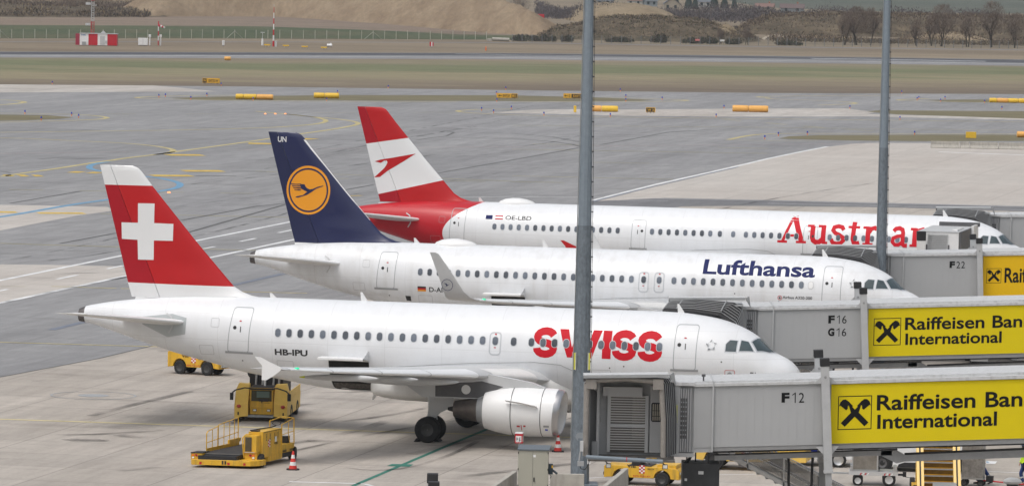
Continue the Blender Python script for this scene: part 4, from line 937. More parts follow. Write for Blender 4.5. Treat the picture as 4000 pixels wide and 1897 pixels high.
def serif_word():
    V, Hn = .3, .13; L_ = []
    def st(*paths): 
        for p in paths: L_.append((*strokes2d([(p[0], p[1]*(1.22 if p[1] < .24 else 1))]), 0))
    b0, xh, cap = 4.07, 5.2, 5.66
    # A
    st(([(15.5, b0+.1), (14.93, cap)], .15), ([(14.3, b0+.1), (14.85, cap)], .33), ([(15.25, 4.52), (14.55, 4.52)], .12), ([(15.84, b0+.06), (15.22, b0+.06)], .12), ([(14.66, b0+.06), (14.02, b0+.06)], .12))
    # u
    st(([(13.98, xh-.06), (13.56, xh-.06)], .12), ([(13.64, xh-.06)]+[(13.64, 4.45), (13.58, 4.26), (13.42, 4.15), (13.2, 4.17), (13.02, 4.32)], V), ([(13.3, xh-.06), (12.87, xh-.06)], .12), ([(12.96, xh), (12.96, b0+.02)], V), ([(13.0, b0+.06), (12.68, b0+.06)], .12))
    # s
    st(([(11.68, 4.95), (11.8, 5.12), (12.05, 5.17), (12.3, 5.1), (12.36, 4.92), (12.2, 4.75), (11.95, 4.65), (11.72, 4.5), (11.68, 4.3), (11.85, 4.14), (12.1, 4.1), (12.35, 4.17), (12.46, 4.38)], .2))
    # t
    st(([(11.05, 5.45), (11.08, 4.4), (11.0, 4.2), (10.85, 4.13), (10.66, 4.2)], .23), ([(11.42, xh-.06), (10.68, xh-.06)], .12))
    # r
    st(([(10.15, xh), (10.15, b0+.04)], V), ([(10.48, xh-.06), (10.1, xh-.06)], .12), ([(10.46, b0+.06), (9.82, b0+.06)], .12), ([(10.08, 4.85), (9.95, 5.08), (9.75, 5.14), (9.6, 5.05)], .2))
    # i
    st(([(9.2, xh), (9.2, b0+.04)], V), ([(9.5, xh-.06), (9.15, xh-.06)], .12), ([(9.48, b0+.06), (8.92, b0+.06)], .12), ([(9.2, 5.45), (9.2, 5.66)], .22))
    # a
    st(([(8.55, 4.98), (8.42, 5.13), (8.2, 5.17), (8.0, 5.08), (7.95, 4.9), (7.95, 4.2), (7.85, 4.12), (7.66, 4.12)], .2), ([(7.98, 4.72), (8.3, 4.67), (8.55, 4.55), (8.58, 4.32), (8.42, 4.15), (8.2, 4.15), (7.98, 4.32)], .18))
    # n
    st(([(7.2, xh), (7.2, b0+.04)], V), ([(7.5, xh-.06), (7.15, xh-.06)], .12), ([(7.5, b0+.06), (6.9, b0+.06)], .12), ([(7.12, 4.85), (6.95, 5.05), (6.72, 5.12), (6.52, 5.0), (6.48, 4.8), (6.48, b0+.06)], .22), ([(6.75, b0+.06), (6.2, b0+.06)], .12))
    return L_
decal('airline_lettering', serif_word(), root, skin, [c_txr], dz=.15, off=.003, ls=.0009)
# ------------------------------------------------------------------ passenger boarding bridges
M_TUN = mat('bridge_wall_grey', (.40, .41, .42), .45, var=.05, scale=.5)
M_ROOF = mat('bridge_roof', (.56, .57, .58), .5, var=.06, dirt=.25)
M_BEAM = mat('bridge_beam', (.27, .275, .28), .5, var=.1)
M_AD = mat('advert_yellow', (.70, .56, .006), .6, spec=.2, var=.03, scale=.7); M_AD2 = mat('advert_amber', (.76, .47, .008), .6, spec=.2, var=.03, scale=.7)
M_INK = mat('print_black', (.012, .012, .012), .8, spec=.15)
M_BEL = mat('bellows_fabric', (.035, .035, .037), .85, var=.15, scale=6); M_PAD = mat('bellows_padding', (.27, .25, .23), .8, var=.15, scale=5)
M_RIB = mat('bellows_rib', (.3, .31, .32), .6)
M_POST = mat('post_grey', (.45, .46, .47), .45, var=.08, scale=2)
M_SLAT = mat('shutter_slat', (.5, .5, .5), .35, .5); M_INT = mat('cab_interior', (.42, .43, .44), .6, var=.08)
M_CLEAR = mat('clear_panel', (.42, .41, .39), .2, alpha=.4)
M_TUBE = mat('bumper_tube', (.2, .24, .28), .6, var=.1, scale=20, vs=(4, 1, 1))
M_FLUO = mat('fluorescent_cover', (.62, .62, .1), .4, var=.15, scale=6)

def gable(mb, x0, z0, k, y, mi=0):
    """crossed-beam emblem in a square frame of side k"""
    e = .025
    for (a, b, c, d_) in ((0, 1, 0, e), (0, 1, 1-e, 1), (0, e, e, 1-e), (1-e, 1, e, 1-e)):
        mb.add([(x0+a*k, y, z0+c*k), (x0+b*k, y, z0+c*k), (x0+b*k, y, z0+d_*k), (x0+a*k, y, z0+d_*k)], [(0, 1, 2, 3)], mi)
    half = [(.09, .2), (.21, .09), (.5, .385), (.52, .5), (.42, .58), (.36, .66), (.34, .73), (.31, .71), (.31, .62), (.27, .58), (.16, .7), (.05, .72), (.07, .8), (.14, .87), (.24, .9), (.33, .86), (.42, .76), (.44, .7), (.62, .52), (.52, .385)]
    beamA = [(.09, .2), (.21, .09), (.585, .465), (.465, .585)]
    headA = [(.60, .44), (.47, .56), (.58, .675), (.56, .70), (.68, .83), (.78, .9), (.86, .89), (.93, .82), (.97, .70), (.93, .72), (.76, .58), (.71, .62), (.71, .70), (.68, .72)]
    for mir in (0, 1):
        for j, pl in enumerate((beamA, headA)):
            pts = [((1-x) if mir else x, z) for x, z in pl]
            mb.add([(x0+x*k, y-.002*(j+2*mir), z0+z*k) for x, z in pts], [tuple(range(len(pts)))], mi)
    return mb

def jet_bridge(dx, dY, dz, ds, label, code, ad, canopy, xend, small_ad=False, code2=None, cab=True):
    root = thing('boarding_bridge', label, 'boarding bridge', (6.7+dx, 181+dY, dz), 0, 'passenger boarding bridges')
    root.rotation_euler = (0, ds, 0)
    X = lambda x: x-6.7
    k = .0435; wt = lambda x: 6.26+(x-6.72)*k; wb = lambda x: 4.02+(x-6.8)*k       # wall top and bottom
    D = 3.0
    def slab(mb, x0, x1, f0, f1, y0, y1, mi=0):
        v = [(X(x0), y0, f0(x0)), (X(x1), y0, f0(x1)), (X(x1), y1, f0(x1)), (X(x0), y1, f0(x0)), (X(x0), y0, f1(x0)), (X(x1), y0, f1(x1)), (X(x1), y1, f1(x1)), (X(x0), y1, f1(x0))]
        return mb.add(v, [(0, 3, 2, 1), (4, 5, 6, 7), (0, 1, 5, 4), (1, 2, 6, 5), (2, 3, 7, 6), (3, 0, 4, 7)], mi)
    # inner tunnel
    q = MB(); slab(q, 6.78, 11.6, wb, wt, 0, D); 
    x = 7.45
    while x < 11.5: slab(q, x, x+.012, lambda a: wb(a)+.02, lambda a: wt(a)-.02, -.006, 0, 1); x += .31
    slab(q, 7.44, 7.5, lambda a: wb(a)-.17, lambda a: wt(a)+.19, -.1, D+.1, 2)
    q.build('tunnel', [M_TUN, mat('panel_seam', (.385, .395, .405), .5), M_POST], root, 0)
    q = MB(); slab(q, 6.75, 11.65, lambda a: wt(a)+.0, lambda a: wt(a)+.1, -.07, D+.07, 0); slab(q, 6.75, 11.65, lambda a: wt(a)+.1, lambda a: wt(a)+.17, .12, D-.12, 0)
    v = []
    x = 6.9
    while x < 11.5: q.add([(X(x), .13, wt(x)+.172), (X(x+.03), .13, wt(x)+.172), (X(x+.45), D-.13, wt(x)+.19), (X(x+.42), D-.13, wt(x)+.19)], [(0, 1, 2, 3)], 1); x += .52
    q.build('roof', [M_ROOF, M_LGREY], root, 0)
    q = MB(); slab(q, 7.5, 11.8, lambda a: wb(a)-.15, lambda a: wb(a)-.003, .02, .2); slab(q, 7.5, 11.8, lambda a: wb(a)-.24, lambda a: wb(a)-.15, .3, D-.1, 1); slab(q, 6.75, 7.44, lambda a: wb(a)-.18, lambda a: wb(a)-.003, .02, D-.1, 2)
    q.build('underframe', [M_BEAM, M_BLACK, M_TUN], root, 0)
    # outer tunnel with advert
    w2t = lambda x: 6.46+(x-11.75)*.0475; w2b = lambda x: 4.25+(x-11.88)*.0475
    q = MB(); slab(q, 11.72, xend, lambda a: w2b(a)-.0, lambda a: w2t(a)+.0, -.02, D+.25); q.build('tunnel', M_TUN, root, 0)
    q = MB(); slab(q, 11.7, xend, lambda a: w2t(a), lambda a: w2t(a)+.12, -.12, D+.35); slab(q, 11.7, xend, lambda a: w2t(a)+.12, lambda a: w2t(a)+.22, .1, D+.1)
    x = 12
    while x < xend-.6: q.add([(X(x), .11, w2t(x)+.224), (X(x+.03), .11, w2t(x)+.224), (X(x+.5), D+.05, w2t(x)+.244), (X(x+.47), D+.05, w2t(x)+.244)], [(0, 1, 2, 3)], 1); x += .55
    q.build('roof', [M_ROOF, M_LGREY], root, 0)
    q = MB(); slab(q, 11.72, xend, lambda a: w2b(a)-.17, lambda a: w2b(a)-.003, -.02, .2); slab(q, 11.9, xend, lambda a: w2b(a)-.25, lambda a: w2b(a)-.17, .25, D, 1)
    q.build('underframe', [M_BEAM, M_BLACK], root, 0)
    q = MB(); slab(q, 11.79, xend, lambda a: w2b(a)+.02, lambda a: w2t(a)-.02, -.06, -.022); pan = q.build('advert_panel', M_AD if ad == 1 else M_AD2, root, 0)
    q = MB(); s = .0475
    def sk(o):    # shear to follow the slope
        for i in range(o, len(q.v)): p = q.v[i]; q.v[i] = Vector((X(p.x), p.y, p.z+(p.x-12.05)*s))
    if not small_ad:
        o = 0; gable(q, 12.05, 4.78, 1.24, -.066); sk(o)
        o = len(q.v); text3d('Raiffeisen Bank', (13.47, -.066, 5.45), (5.35+.55, 0, 0), (0, 0, .58), .02, 0, q); sk(o)
        o = len(q.v); text3d('International', (13.5, -.066, 4.77), (4.38, 0, 0), (0, 0, .53), .022, 0, q); sk(o)
    else:
        gable(q, 12.0, 4.98, .8, -.066); text3d('Raiffeisen Bank International', (12.98, -.066, 4.98), (9.2, 0, 0), (0, 0, .83), .02, 0, q); sk(0)
    q.build('advert_lettering', M_INK, pan, 0)
    q = MB(); bz = .36; bx = 9.98-.0
    for j, (c_, zz) in enumerate(((code, 5.74),)+(((code2, 5.16),) if code2 else ())):
        text3d(c_[0], (X(bx), -.008, zz), (.29, 0, .012), (0, 0, bz), .05, 0, q); 
        for n_, ch in enumerate(c_[1:]):
            ox = bx+.37+.26*n_
            if ch == '1':
                v, f = strokes2d([([(0.02, .28), (.13, .36), (.13, 0)], .032)]); q.add([(X(ox)+a_, -.009, zz+.01*n_+b_) for a_, b_ in v], f)
            else: text3d(ch, (X(ox), -.008, zz+.01*n_), (.2, 0, .008), (0, 0, bz), .0, 0, q)
    q.build('stand_number', M_INK, root, 0)
    # lift columns with black caps, leaning with the tunnel slope
    for yy, xo in ((-.45, 0), (D+.35, .32)):
        q = MB(); T = Matrix.Translation((X(11.48)+xo, yy, 0)) @ Matrix.Rotation(-.047, 4, 'Y')
        T = Matrix.Translation((X(11.72)+xo*0, yy, 3.3)) @ Matrix.Rotation(-.055, 4, 'Y')
        q.box(-.15, .15, -.15, .15, 0, 3.85, 0, T); q.box(-.17, .17, -.17, .17, -.06, .03, 0, T); q.box(-.115, .115, -.115, .115, -2.4, -.06, 1, T)
        q.cyl(T @ Vector((0, -.151, 3.45)), T @ Vector((0, -.16, 3.45)), .05, None, 12, 2)
        f = q.build('lift_column', [M_POST, M_MGREY, M_BEAM], root, 0)
        MB().box(-.175, .175, -.175, .175, 3.853, 4.14, 0, T).build('column_cap', M_BLACK, f, 0, bevel=.015)
        for sx in (-1, 1):
            for zz, sz in ((.9, -1), (3.22, 1)):
                MB().prism([T @ Vector((sx*.152, .02, zz)), T @ Vector((sx*.42, .02, zz)), T @ Vector((sx*.152, .02, zz+.3*sz*(1 if sz < 0 else .8)))], (0, .05, 0)).build('gusset', M_POST, f, 0)
    q = MB(); q.box(X(11.3), X(12.2), -.6, D+.5, .75, 1.0); q.box(X(11.45), X(12.05), D/2-.5, D/2+.5, .5, .75); bg_ = q.build('bogie', M_BEAM, root, 0)
    for yy in (-.35, .1, D-.1, D+.35): MB().wheel((X(11.75), yy, .48), (0, 1, 0), .48, .32).build('wheel', [M_RUBBER, M_RIM], bg_, 35)
    # cable carrier beam below the tunnel
    q = MB(); top = lambda x: 3.71+(x-7.59)*.05; bot = lambda x: 3.53+(x-7.59)*.049
    slab(q, 7.59, 14.1, bot, top, .35, .5); slab(q, 7.6, 14.3, top, lambda x: top(x)+.035, .33, .55, 1)
    q.prism([(X(13.69), .35, 3.83), (X(14.28), .35, 3.55), (X(14.55), .35, 3.62), (X(14.57), .35, 3.87), (X(14.28), .35, 4.03), (X(13.7), .35, 4.0)], (0, .15, 0), 0)
    xe = min(xend, 22); slab(q, 14.56, xe, lambda x: 3.62+(x-14.57)*.055, lambda x: 3.87+(x-14.57)*.062, .36, .5)
    slab(q, 14.57, xe, lambda x: 3.87+(x-14.57)*.062, lambda x: 3.93+(x-14.57)*.062, .34, .55, 1)
    q.box(X(8.14), X(8.33), .3, .34, 3.78, 4.02, 2); q.build('cable_carrier', [M_BEAM, M_BLACK, M_POST], root, 0)
    q = MB()
    for (xa, xb, zl) in ((10.35, 11.25, 2.35),):
        pts = [(X(xa), 1.2, 3.75), (X(xa+.02), 1.2, 3.2)]+[(X(xa+.45-.43*cos(a)), 1.2, 2.7-.42*sin(a)) for a in [i*pi/10 for i in range(11)]]+[(X(xb-.02), 1.2, 3.2), (X(xb), 1.2, 3.8)]
        q.tube(pts, .05, 8)
    q.build('hose_loop', M_BLACK, root, 40)
    # rotunda with slatted curtain
    q = MB(); q.box(X(6.07), X(6.27), -.05, .1, 3.72, 6.35, 0); q.box(X(6.1), X(6.78), .1, D-.1, 3.8, 6.3, 0)
    for i in range(5): q.cyl((X(6.31+.085*i), .0, 3.86), (X(6.31+.085*i), .0, 6.2), .036, None, 10, 1)
    for i in range(3):
        for j in range(9): q.box(X(6.295+.085*i), X(6.345+.085*i), -.045, -.036, 4.35+j*.17, 4.47+j*.17, 2)
    q.box(X(6.05), X(6.8), -.1, D+.05, 6.3, 6.42, 3); q.box(X(6.05), X(6.8), -.08, D, 3.68, 3.82, 0); q.build('rotunda', [M_TUN, mat('slat_silver', (.5, .51, .53), .35, .6), M_DGREY, M_ROOF], root, 35)
    q = MB(); q.box(X(6.1), X(6.17), -.32, -.27, 4.95, 5.6, 0); q.box(X(6.17), X(6.21), -.33, -.25, 4.93, 5.62, 1); q.build('lamp', [M_FLUO, M_POST], root, 0)
    # cab
    q = MB(); q.box(X(2.95), X(6.08), -.1, .02, 3.72, 6.5, 0)
    c_ = q
    c_ = MB()
    c_.box(X(2.95), X(6.05), -.45, -.35, 3.75, 6.5, 0)         # rear wall
    ff = -2.2 if canopy != 'out' else .35
    c_.box(X(2.9), X(2.98), max(-.9, ff), 1.3, 3.75, 6.5, 0); c_.box(X(5.95), X(6.05), max(-.6, ff), 1.25, 3.75, 6.5, 0)
    c_.box(X(2.9), X(6.05), ff, 1.3, 3.68, 3.76, 1); c_.box(X(2.9), X(6.05), -1.1, 1.3, 6.5, 6.56, 0)
    c_.box(X(3.2), X(3.3), -1.1, -.45, 3.76, 6.5, 2); c_.box(X(3.05), X(3.25), -1.2, -1.0, 3.76, 4.3, 3)
    cabo = c_.build('cab', [M_INT, mat('cab_floor', (.13, .12, .11), .9, var=.3, scale=4), M_LGREY, M_MGREY], root, 0)
    q = MB(); q.box(X(3.42), X(4.86), .95, 1.24, 5.84, 6.17, 0); q.box(X(3.6), X(3.72), 1.1, 1.24, 3.77, 5.84, 0); q.box(X(4.98), X(5.1), 1.1, 1.24, 3.77, 5.84, 0)
    q.box(X(3.72), X(4.98), 1.2, 1.24, 3.77, 5.84, 1)
    z = 3.85
    while z < 5.8: q.box(X(3.72), X(4.98), 1.15, 1.2, z, z+.04, 2); z += .092
    z = 3.92
    while z < 5.8:
        if z > 4.85 or z > 4.2:
            for i in range(9): q.box(X(4.52+.05*i), X(4.55+.05*i), 1.185, 1.198, z, z+.04, 3)
        z += .092
    q.box(X(3.7), X(5.0), 1.08, 1.16, 4.68, 4.8, 0)
    q.build('roller_shutter', [M_LGREY, mat('shutter_film', (.12, .11, .1), .4), M_SLAT, mat('daylight_film', (.45, .42, .38), .5)], cabo, 0, loc=(0, -1.75, .1))
    q = MB(); q.box(X(5.15), X(5.95), 1.18, 1.24, 3.77, 6.2, 0)
    q.add([(X(x), 1.172, z) for x, z in rrect(5.2, 5.7, 4.9, 5.6, .07)], [tuple(range(20))], 1)
    for i in range(6): q.box(X(5.25+.075*i), X(5.29+.075*i), 1.15, 1.165, 4.95, 5.55, 2)
    for z in (5.1, 5.3): q.box(X(5.2), X(5.7), 1.14, 1.15, z, z+.02, 3)
    q.build('operator_door', [M_LGREY, M_BLACK, mat('window_daylight', (.5, .46, .38), .5), M_BLACK], cabo, 0, loc=(0, -1.75, .1))
    # folding support arms
    if canopy != 'out': q = MB(); q.tube([(X(2.95), -1.7, 6.4), (X(3.2), -.9, 6.1), (X(3.25), -.9, 5.3)], .035, 6); q.tube([(X(3.35), -.8, 6.3), (X(3.27), -.9, 5.3), (X(3.38), -.8, 5.0)], .025, 6); q.build('support_arm', M_MGREY, cabo)
    # bellows: pleated hood from the cab to the aircraft
    N = 15 if canopy == 'out' else 13; rings = []
    for i in range(N):
        u = i/(N-1); zig = (.05 if i % 2 else -.05)
        if canopy == 'out':      # lowered on to the aircraft roof
            y = -.95; l, r, tz, bz_ = 2.72-.3*u, 6.1-.02*u, 6.62-.3*u**1.2, 3.95
            rz = tz+.12*(1-u)
            pts = [(l-zig, bz_), (l-zig, tz-.1+zig), (l+.1-zig, tz+zig), ((l+r)/2-.5, rz+zig), (r-.4-.75*u, tz-.12*u+zig), (r-.15-.35*u+zig, tz-.2-.35*u+zig), (r+zig, 5.3-.3*u), (r+zig, bz_)]
        else:
            y = -.55-1.55*u; l, r, tz, bz_ = 2.9-.14*u, 6.1-.45*u, 6.6+.02*u, 3.86
            pts = [(l-zig, bz_), (l-zig, tz-.15), (l+.1-zig, tz+zig*.6), ((l+r)/2, tz+.1+zig*.6), (r-.2+zig, tz+zig*.6), (r-.1+zig, tz-.12), (r+zig, 5.2), (r+zig+.02, bz_)]
        rings.append([Vector((X(a), y-(u*(.7+.2*(a-2.7)) if canopy == 'out' else 0), b)) for a, b in pts])
    q = MB(); q.loft(rings, 0, caps=False, close=False); bel = q.build('bellows', M_BEL, root, 0)
    q = MB()
    for i in range(1, N, 2):
        r_ = rings[i]; cen = Vector((X(4.4), r_[0].y, 5)); q.tube([p+(p-cen).normalized()*.015 for p in r_], .018, 5)
    if canopy == 'out':
        for u0 in (3.3, 5.3):
            q.tube([Vector((X(u0-.3*i/(N-1)), -.95-(i/(N-1))*(.7+.2*(u0-2.7)), 6.72-.33*(i/(N-1))**1.2-.04*(u0 > 5)*i/(N-1))) for i in range(0, N, 2)], .03, 5)
    q.build('bellows_rib', M_RIB, bel, 0)
    fr_ = rings[-1]; q = MB(); q.tube(fr_, .1 if canopy != 'out' else .07, 10); 
    if canopy != 'out': q.box(fr_[1].x-.05, fr_[1].x+.35, fr_[0].y-.12, fr_[0].y+.1, 6.3, 6.66); q.box(fr_[4].x-.2, fr_[4].x+.18, fr_[0].y-.14, fr_[0].y+.1, 6.32, 6.7)
    q.build('bellows_padding', M_PAD if canopy != 'out' else M_BEL, bel, 40)
    # hood over the bellows
    q = MB(); yf, yd = (-2.25, .85) if canopy != 'out' else (-.95, .8)
    xr = 5.75 if canopy != 'out' else 6.12
    q.prism([(X(2.68), yf, 6.74), (X(xr), yf, 6.83), (X(xr), yf, 6.88), (X(2.68), yf, 6.79)], (0, yd, .02), 0)
    q.prism([(X(2.68), yf-.04, 6.69), (X(xr), yf-.04, 6.78), (X(xr), yf-.04, 6.89), (X(2.68), yf-.04, 6.8)], (0, .035, 0), 3)
    q.prism([(X(xr), yf, 6.87), (X(xr+.28), yf+yd, 6.42), (X(xr+.2), yf+yd, 6.9)], (.03, 0, 0), 1); q.prism([(X(2.69), yf+.01, 6.72), (X(2.8), yf+.3, 6.45), (X(2.69), yf+yd, 6.5), (X(2.69), yf+yd, 6.78)], (.03, 0, 0), 2)
    q.build('canopy', [M_ROOF, M_POST, M_BLACK, M_MGREY], root, 0)
    # bumper, floodlights and hoist under the floor
    if canopy == 'out': return finish(root, X, q)
    q = MB(); q.cyl((X(2.82), -2.45, 3.86), (X(5.6), -2.45, 3.74), .075, None, 14, 0); q.cyl((X(4.28), -2.45, 3.8), (X(4.31), -2.45, 3.8), .079, None, 14, 1); q.build('bumper', [M_TUBE, M_RED], root, 40)
    q = MB()
    for xx in (3.55, 5.6):
        q.box(X(xx), X(xx+.19), -2.3, -2.2, 3.46, 3.62, 0); q.box(X(xx+.02), X(xx+.17), -2.31, -2.3, 3.48, 3.6, 1); q.cyl((X(xx+.09), -2.25, 3.6), (X(xx-.05), -2.0, 3.7), .02)
    q.build('floodlight', [M_BLACK, M_LAMP], root, 0)
    q = MB(); q.box(X(2.6), X(2.72), -2.4, -2.25, 4.05, 4.42, 0); q.cyl((X(2.62), -2.35, 4.05), (X(2.58), -2.35, 3.68), .035, None, 8, 1); q.box(X(2.52), X(2.75), -2.45, -2.2, 3.52, 3.68, 1); q.tube([(X(2.6), -2.4, 3.55), (X(2.65), -2.4, 3.42), (X(2.8), -2.4, 3.4), (X(2.9), -2.4, 3.55), (X(2.95), -2.4, 3.7)], .015, 6, 2)
    q.build('door_sensor', [M_LGREY, M_MGREY, M_BLACK], root, 0)
    if canopy != 'out':
        q = MB(); q.cyl((X(4.7), -1.9, 3.8), (X(5.0), -1.9, 3.8), .04, None, 8, 0); q.tube([(X(5.0), -1.8, 3.77), (X(5.2), -1.6, 3.78), (X(5.4), -1.7, 3.78), (X(5.2), -1.95, 3.77)], .012, 5, 1); q.build('floor_hose', [M_BLACK, M_YEL], root, 0)
        # lamp on the roof
        q = MB(); q.cyl((X(7.12), .3, 6.42), (X(7.12), .3, 6.62), .03, None, 8); q.box(X(7.05), X(7.19), .2, .36, 6.62, 6.7); q.build('roof_lamp', M_DGREY, root, 0)
        # hanging equipment box
        q = MB(); q.box(X(6.42), X(7.78), .4, 1.7, 1.6, 3.4, 0); q.box(X(6.55), X(6.6), .5, .55, 3.4, 3.8, 1); q.box(X(7.35), X(7.4), .5, .55, 3.4, 3.8, 1); q.box(X(6.9), X(6.95), 1.2, 1.25, 3.4, 3.85, 1)
        q.tube([(X(6.75), .9, 3.8), (X(6.7), .8, 3.55), (X(6.5), .7, 3.35)], .06, 8, 1); q.box(X(7.0), X(7.2), .39, .4, 3.0, 3.13, 2); q.box(X(6.5), X(6.6), .39, .4, 2.75, 2.85, 2)
        q.build('equipment_box', [mat('box_black', (.03, .032, .035), .5, var=.3), M_BLACK, M_LGREY], root, 0, bevel=.03)
    return finish(root, X, q)

def finish(root, X, q):
    # service stairs, behind
    q = MB(); g_ = MB(); st0, st1 = Vector((X(7.6), 0, 3.6)), Vector((X(14.4), 0, .35)); dirn = (st1-st0); n_ = 20
    for yy in (3.5, 4.5):
        o = Vector((0, yy, 0)); up = Vector((0, 0, .16))
        q.prism([st0+o, st1+o, st1+o+up, st0+o+up], (0, .05, 0), 0)
        for hh in (.55, 1.05): q.tube([st0+o+Vector((0, 0, hh)), st1+o+Vector((0, 0, hh))], .025, 6, 0)
        for u in (0, .2, .4, .6, .8, 1): q.box(-.03, .03, 0, .05, 0, 1.08, 0, Matrix.Translation(st0+dirn*u+o))
        g_.prism([st0+dirn*.02+o+Vector((0, .02, .2)), st1-dirn*.02+o+Vector((0, .02, .2)), st1-dirn*.02+o+Vector((0, .02, 1.0)), st0+dirn*.02+o+Vector((0, .02, 1.0))], (0, .01, 0))
    for i in range(n_):
        p = st0+dirn*(i+.5)/n_; q.box(p.x-.16, p.x+.16, 3.55, 4.5, p.z, p.z+.04, 1)
    s_ = q.build('service_stair', [M_ALU, M_MGREY], root, 0); g_.build('clear_side_panel', M_CLEAR, s_, 0)
    return root

jet_bridge(0, 0, 0, 0, 'front boarding bridge marked F12, with empty cab facing the camera and yellow bank advert', 'F12', 1, 'in', 26)
jet_bridge(4.45, 44, -.34, .004, 'boarding bridge marked F16 G16 docked behind the red cross airliner, yellow bank advert', 'F16', 1, 'out', 26, code2='G16')
jet_bridge(13.75, 88, -.46, .012, 'boarding bridge marked F22 docked behind the crane emblem airliner, amber bank advert', 'F22', 2, 'out', 22, small_ad=True)
jet_bridge(23.9, 131.5, -.5, .014, 'farthest boarding bridge, plain grey, docked behind the nose of the farthest airliner', 'F26', 2, 'out', 20, small_ad=True)
# ------------------------------------------------------------------ lighting masts
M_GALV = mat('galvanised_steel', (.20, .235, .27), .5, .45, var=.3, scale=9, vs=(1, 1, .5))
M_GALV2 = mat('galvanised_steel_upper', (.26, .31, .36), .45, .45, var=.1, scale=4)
M_RAIL = mat('cable_rail', (.05, .05, .055), .5)
def light_mast(px_top, px_bot, Y, wtop, wbot, ysplit, label):
    """tapering twelve-sided mast; top and bottom centre pixels give the two ends"""
    b = AY(px_bot[0], px_bot[1], Y); t = AY(px_top[0], px_top[1], Y); zs = AY(px_top[0], ysplit, Y).z
    root = thing('light_mast', label, 'mast', (b.x, Y, 0), 0, 'tapering steel light masts')
    z0, z1 = b.z, t.z; k = (wtop-wbot)/(z1-z0); rr = lambda z: (wbot+(z-z0)*k)/2
    top = z1+4.5
    def sec(z, g=0): return [Vector(((rr(z)+g)*cos(2*pi*(i+.5)/12), (rr(z)+g)*sin(2*pi*(i+.5)/12), z)) for i in range(12)]
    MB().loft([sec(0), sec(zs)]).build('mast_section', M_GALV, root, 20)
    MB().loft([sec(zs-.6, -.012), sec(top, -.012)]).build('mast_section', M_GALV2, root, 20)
    q = MB(); q.box(-.75, .75, -.75, .75, 0, .06)
    q.build('base_plate', M_GALV, root, 0)
    # climbing rail on the right with brackets
    q = MB(); q.tube([Vector((rr(z)+.03, -.06, z)) for z in (1.5, zs, top)], .012, 5)
    z = 2
    while z < top-.3:
        q.box(rr(z)-.02, rr(z)+.05, -.1, -.03, z, z+.05); z += .62
    q.build('safety_rail', M_RAIL, root, 0)
    q = MB(); q.tube([Vector((-rr(z)-.01, -.03, z)) for z in (1.5, zs, top)], .02, 6); q.build('cable_conduit', mat('conduit', (.35, .37, .38), .4, .5), root, 0)
    q = MB(); q.loft([[Vector((a.x*1.0*k2*2.2, a.y*2.2*k2, z)) for a in sec(top)] for z, k2 in ((top, .8), (top+.1, 1.2), (top+.4, 1.2), (top+.45, .6))]); q.build('head_frame', M_GALV, root, 20)
    return root, rr
m1, rr = light_mast((2299, 0), (2264, 1890), 204.9, .41, .81, 880, 'nearer and thicker grey light mast crossing the three airliners, yellow lamps low down')
for sx in (-1, 1):
    z = 4.9; q = MB(); x = sx*(rr(z)+.02)
    if sx < 0: q.box(x+.03, x+.1, -rr(z)*.9, -rr(z)*.8, z-.1, z+.6, 0); q.box(x-.04, x-.02, -rr(z)*.92, -rr(z)*.78, z-.12, z+.62, 1); q.box(x+.1, x+.13, -rr(z)*.92, -rr(z)*.78, z-.12, z+.62, 1)
    else: q.box(x-.12, x-.05, -rr(z)*.9-.06, -rr(z)*.8-.06, z-.1, z+.6, 0); q.box(x+.0, x+.03, -rr(z)*.92-.06, -rr(z)*.78-.06, z-.12, z+.62, 1); q.box(x-.15, x-.12, -rr(z)*.92-.06, -rr(z)*.78-.06, z-.12, z+.62, 1)
    q.build('fluorescent_lamp', [M_FLUO, M_LGREY], m1, 0)
MB().add([Vector((-.02+.19*cos(a*pi/12), -rr(2.9)*.99, 2.02+.19*sin(a*pi/12))) for a in range(24)], [tuple(range(24))]).build('hatch_cover', mat('hatch_grey', (.3, .33, .36), .5, .4), m1, 0)
q = MB(); q.box(.3, .42, -.42, -.4, .9, 1.2, 0); q.box(.34, .36, -.425, -.42, .95, 1.15, 1); q.build('mast_plate', [M_WHITE, M_BLACK], m1, 0)
m2, _ = light_mast((3459, 0), (3422, 1890), 268, .39, .7, 577, 'farther and thinner grey light mast on the right, crossing the red serif lettering')

# ------------------------------------------------------------------ apron equipment
def checker(mb, o, ex, ez, n, m, mr, mw):
    o, ex, ez = Vector(o), Vector(ex), Vector(ez)
    for i in range(n):
        for j in range(m):
            a = o+ex*(i/n)+ez*(j/m); mb.add([a, a+ex/n, a+ex/n+ez/m, a+ez/m], [(0, 1, 2, 3)], mr if (i+j) % 2 == 0 else mw)
def cone(x, y, label):
    c = thing('traffic_cone', label, 'traffic cone', (x, y, 0), 0, 'red and white traffic cones')
    prof = [(0, .175), (.15, .15), (.3, .12), (.45, .09), (.6, .065), (.76, .035)]
    q = MB()
    for i in range(5): q.lathe(prof[i:i+2], (0, 0, .04), (0, 0, 1), 20, 0 if i % 2 == 0 else 1)
    q.cyl((0, 0, .799), (0, 0, .8), .035, None, 12, 0); q.build('cone_body', [mat('cone_red', (.62, .04, .03), .5), M_WHITE_D], c, 40)
    MB().loft([[(a*.27, b*.27, z) for a, b in ((-1, -.6), (-.6, -1), (.6, -1), (1, -.6), (1, .6), (.6, 1), (-.6, 1), (-1, .6))] for z in (0, .045)]).build('cone_base', M_RUBBER, c, 0)
cone(-9.07, 208.5, 'traffic cone standing beside the low yellow platform loader')
cone(2.2, 218.1, 'traffic cone standing in front of the engine inlet left of the nearer mast')
for (x, y) in ((-.62, 219.9),): pass
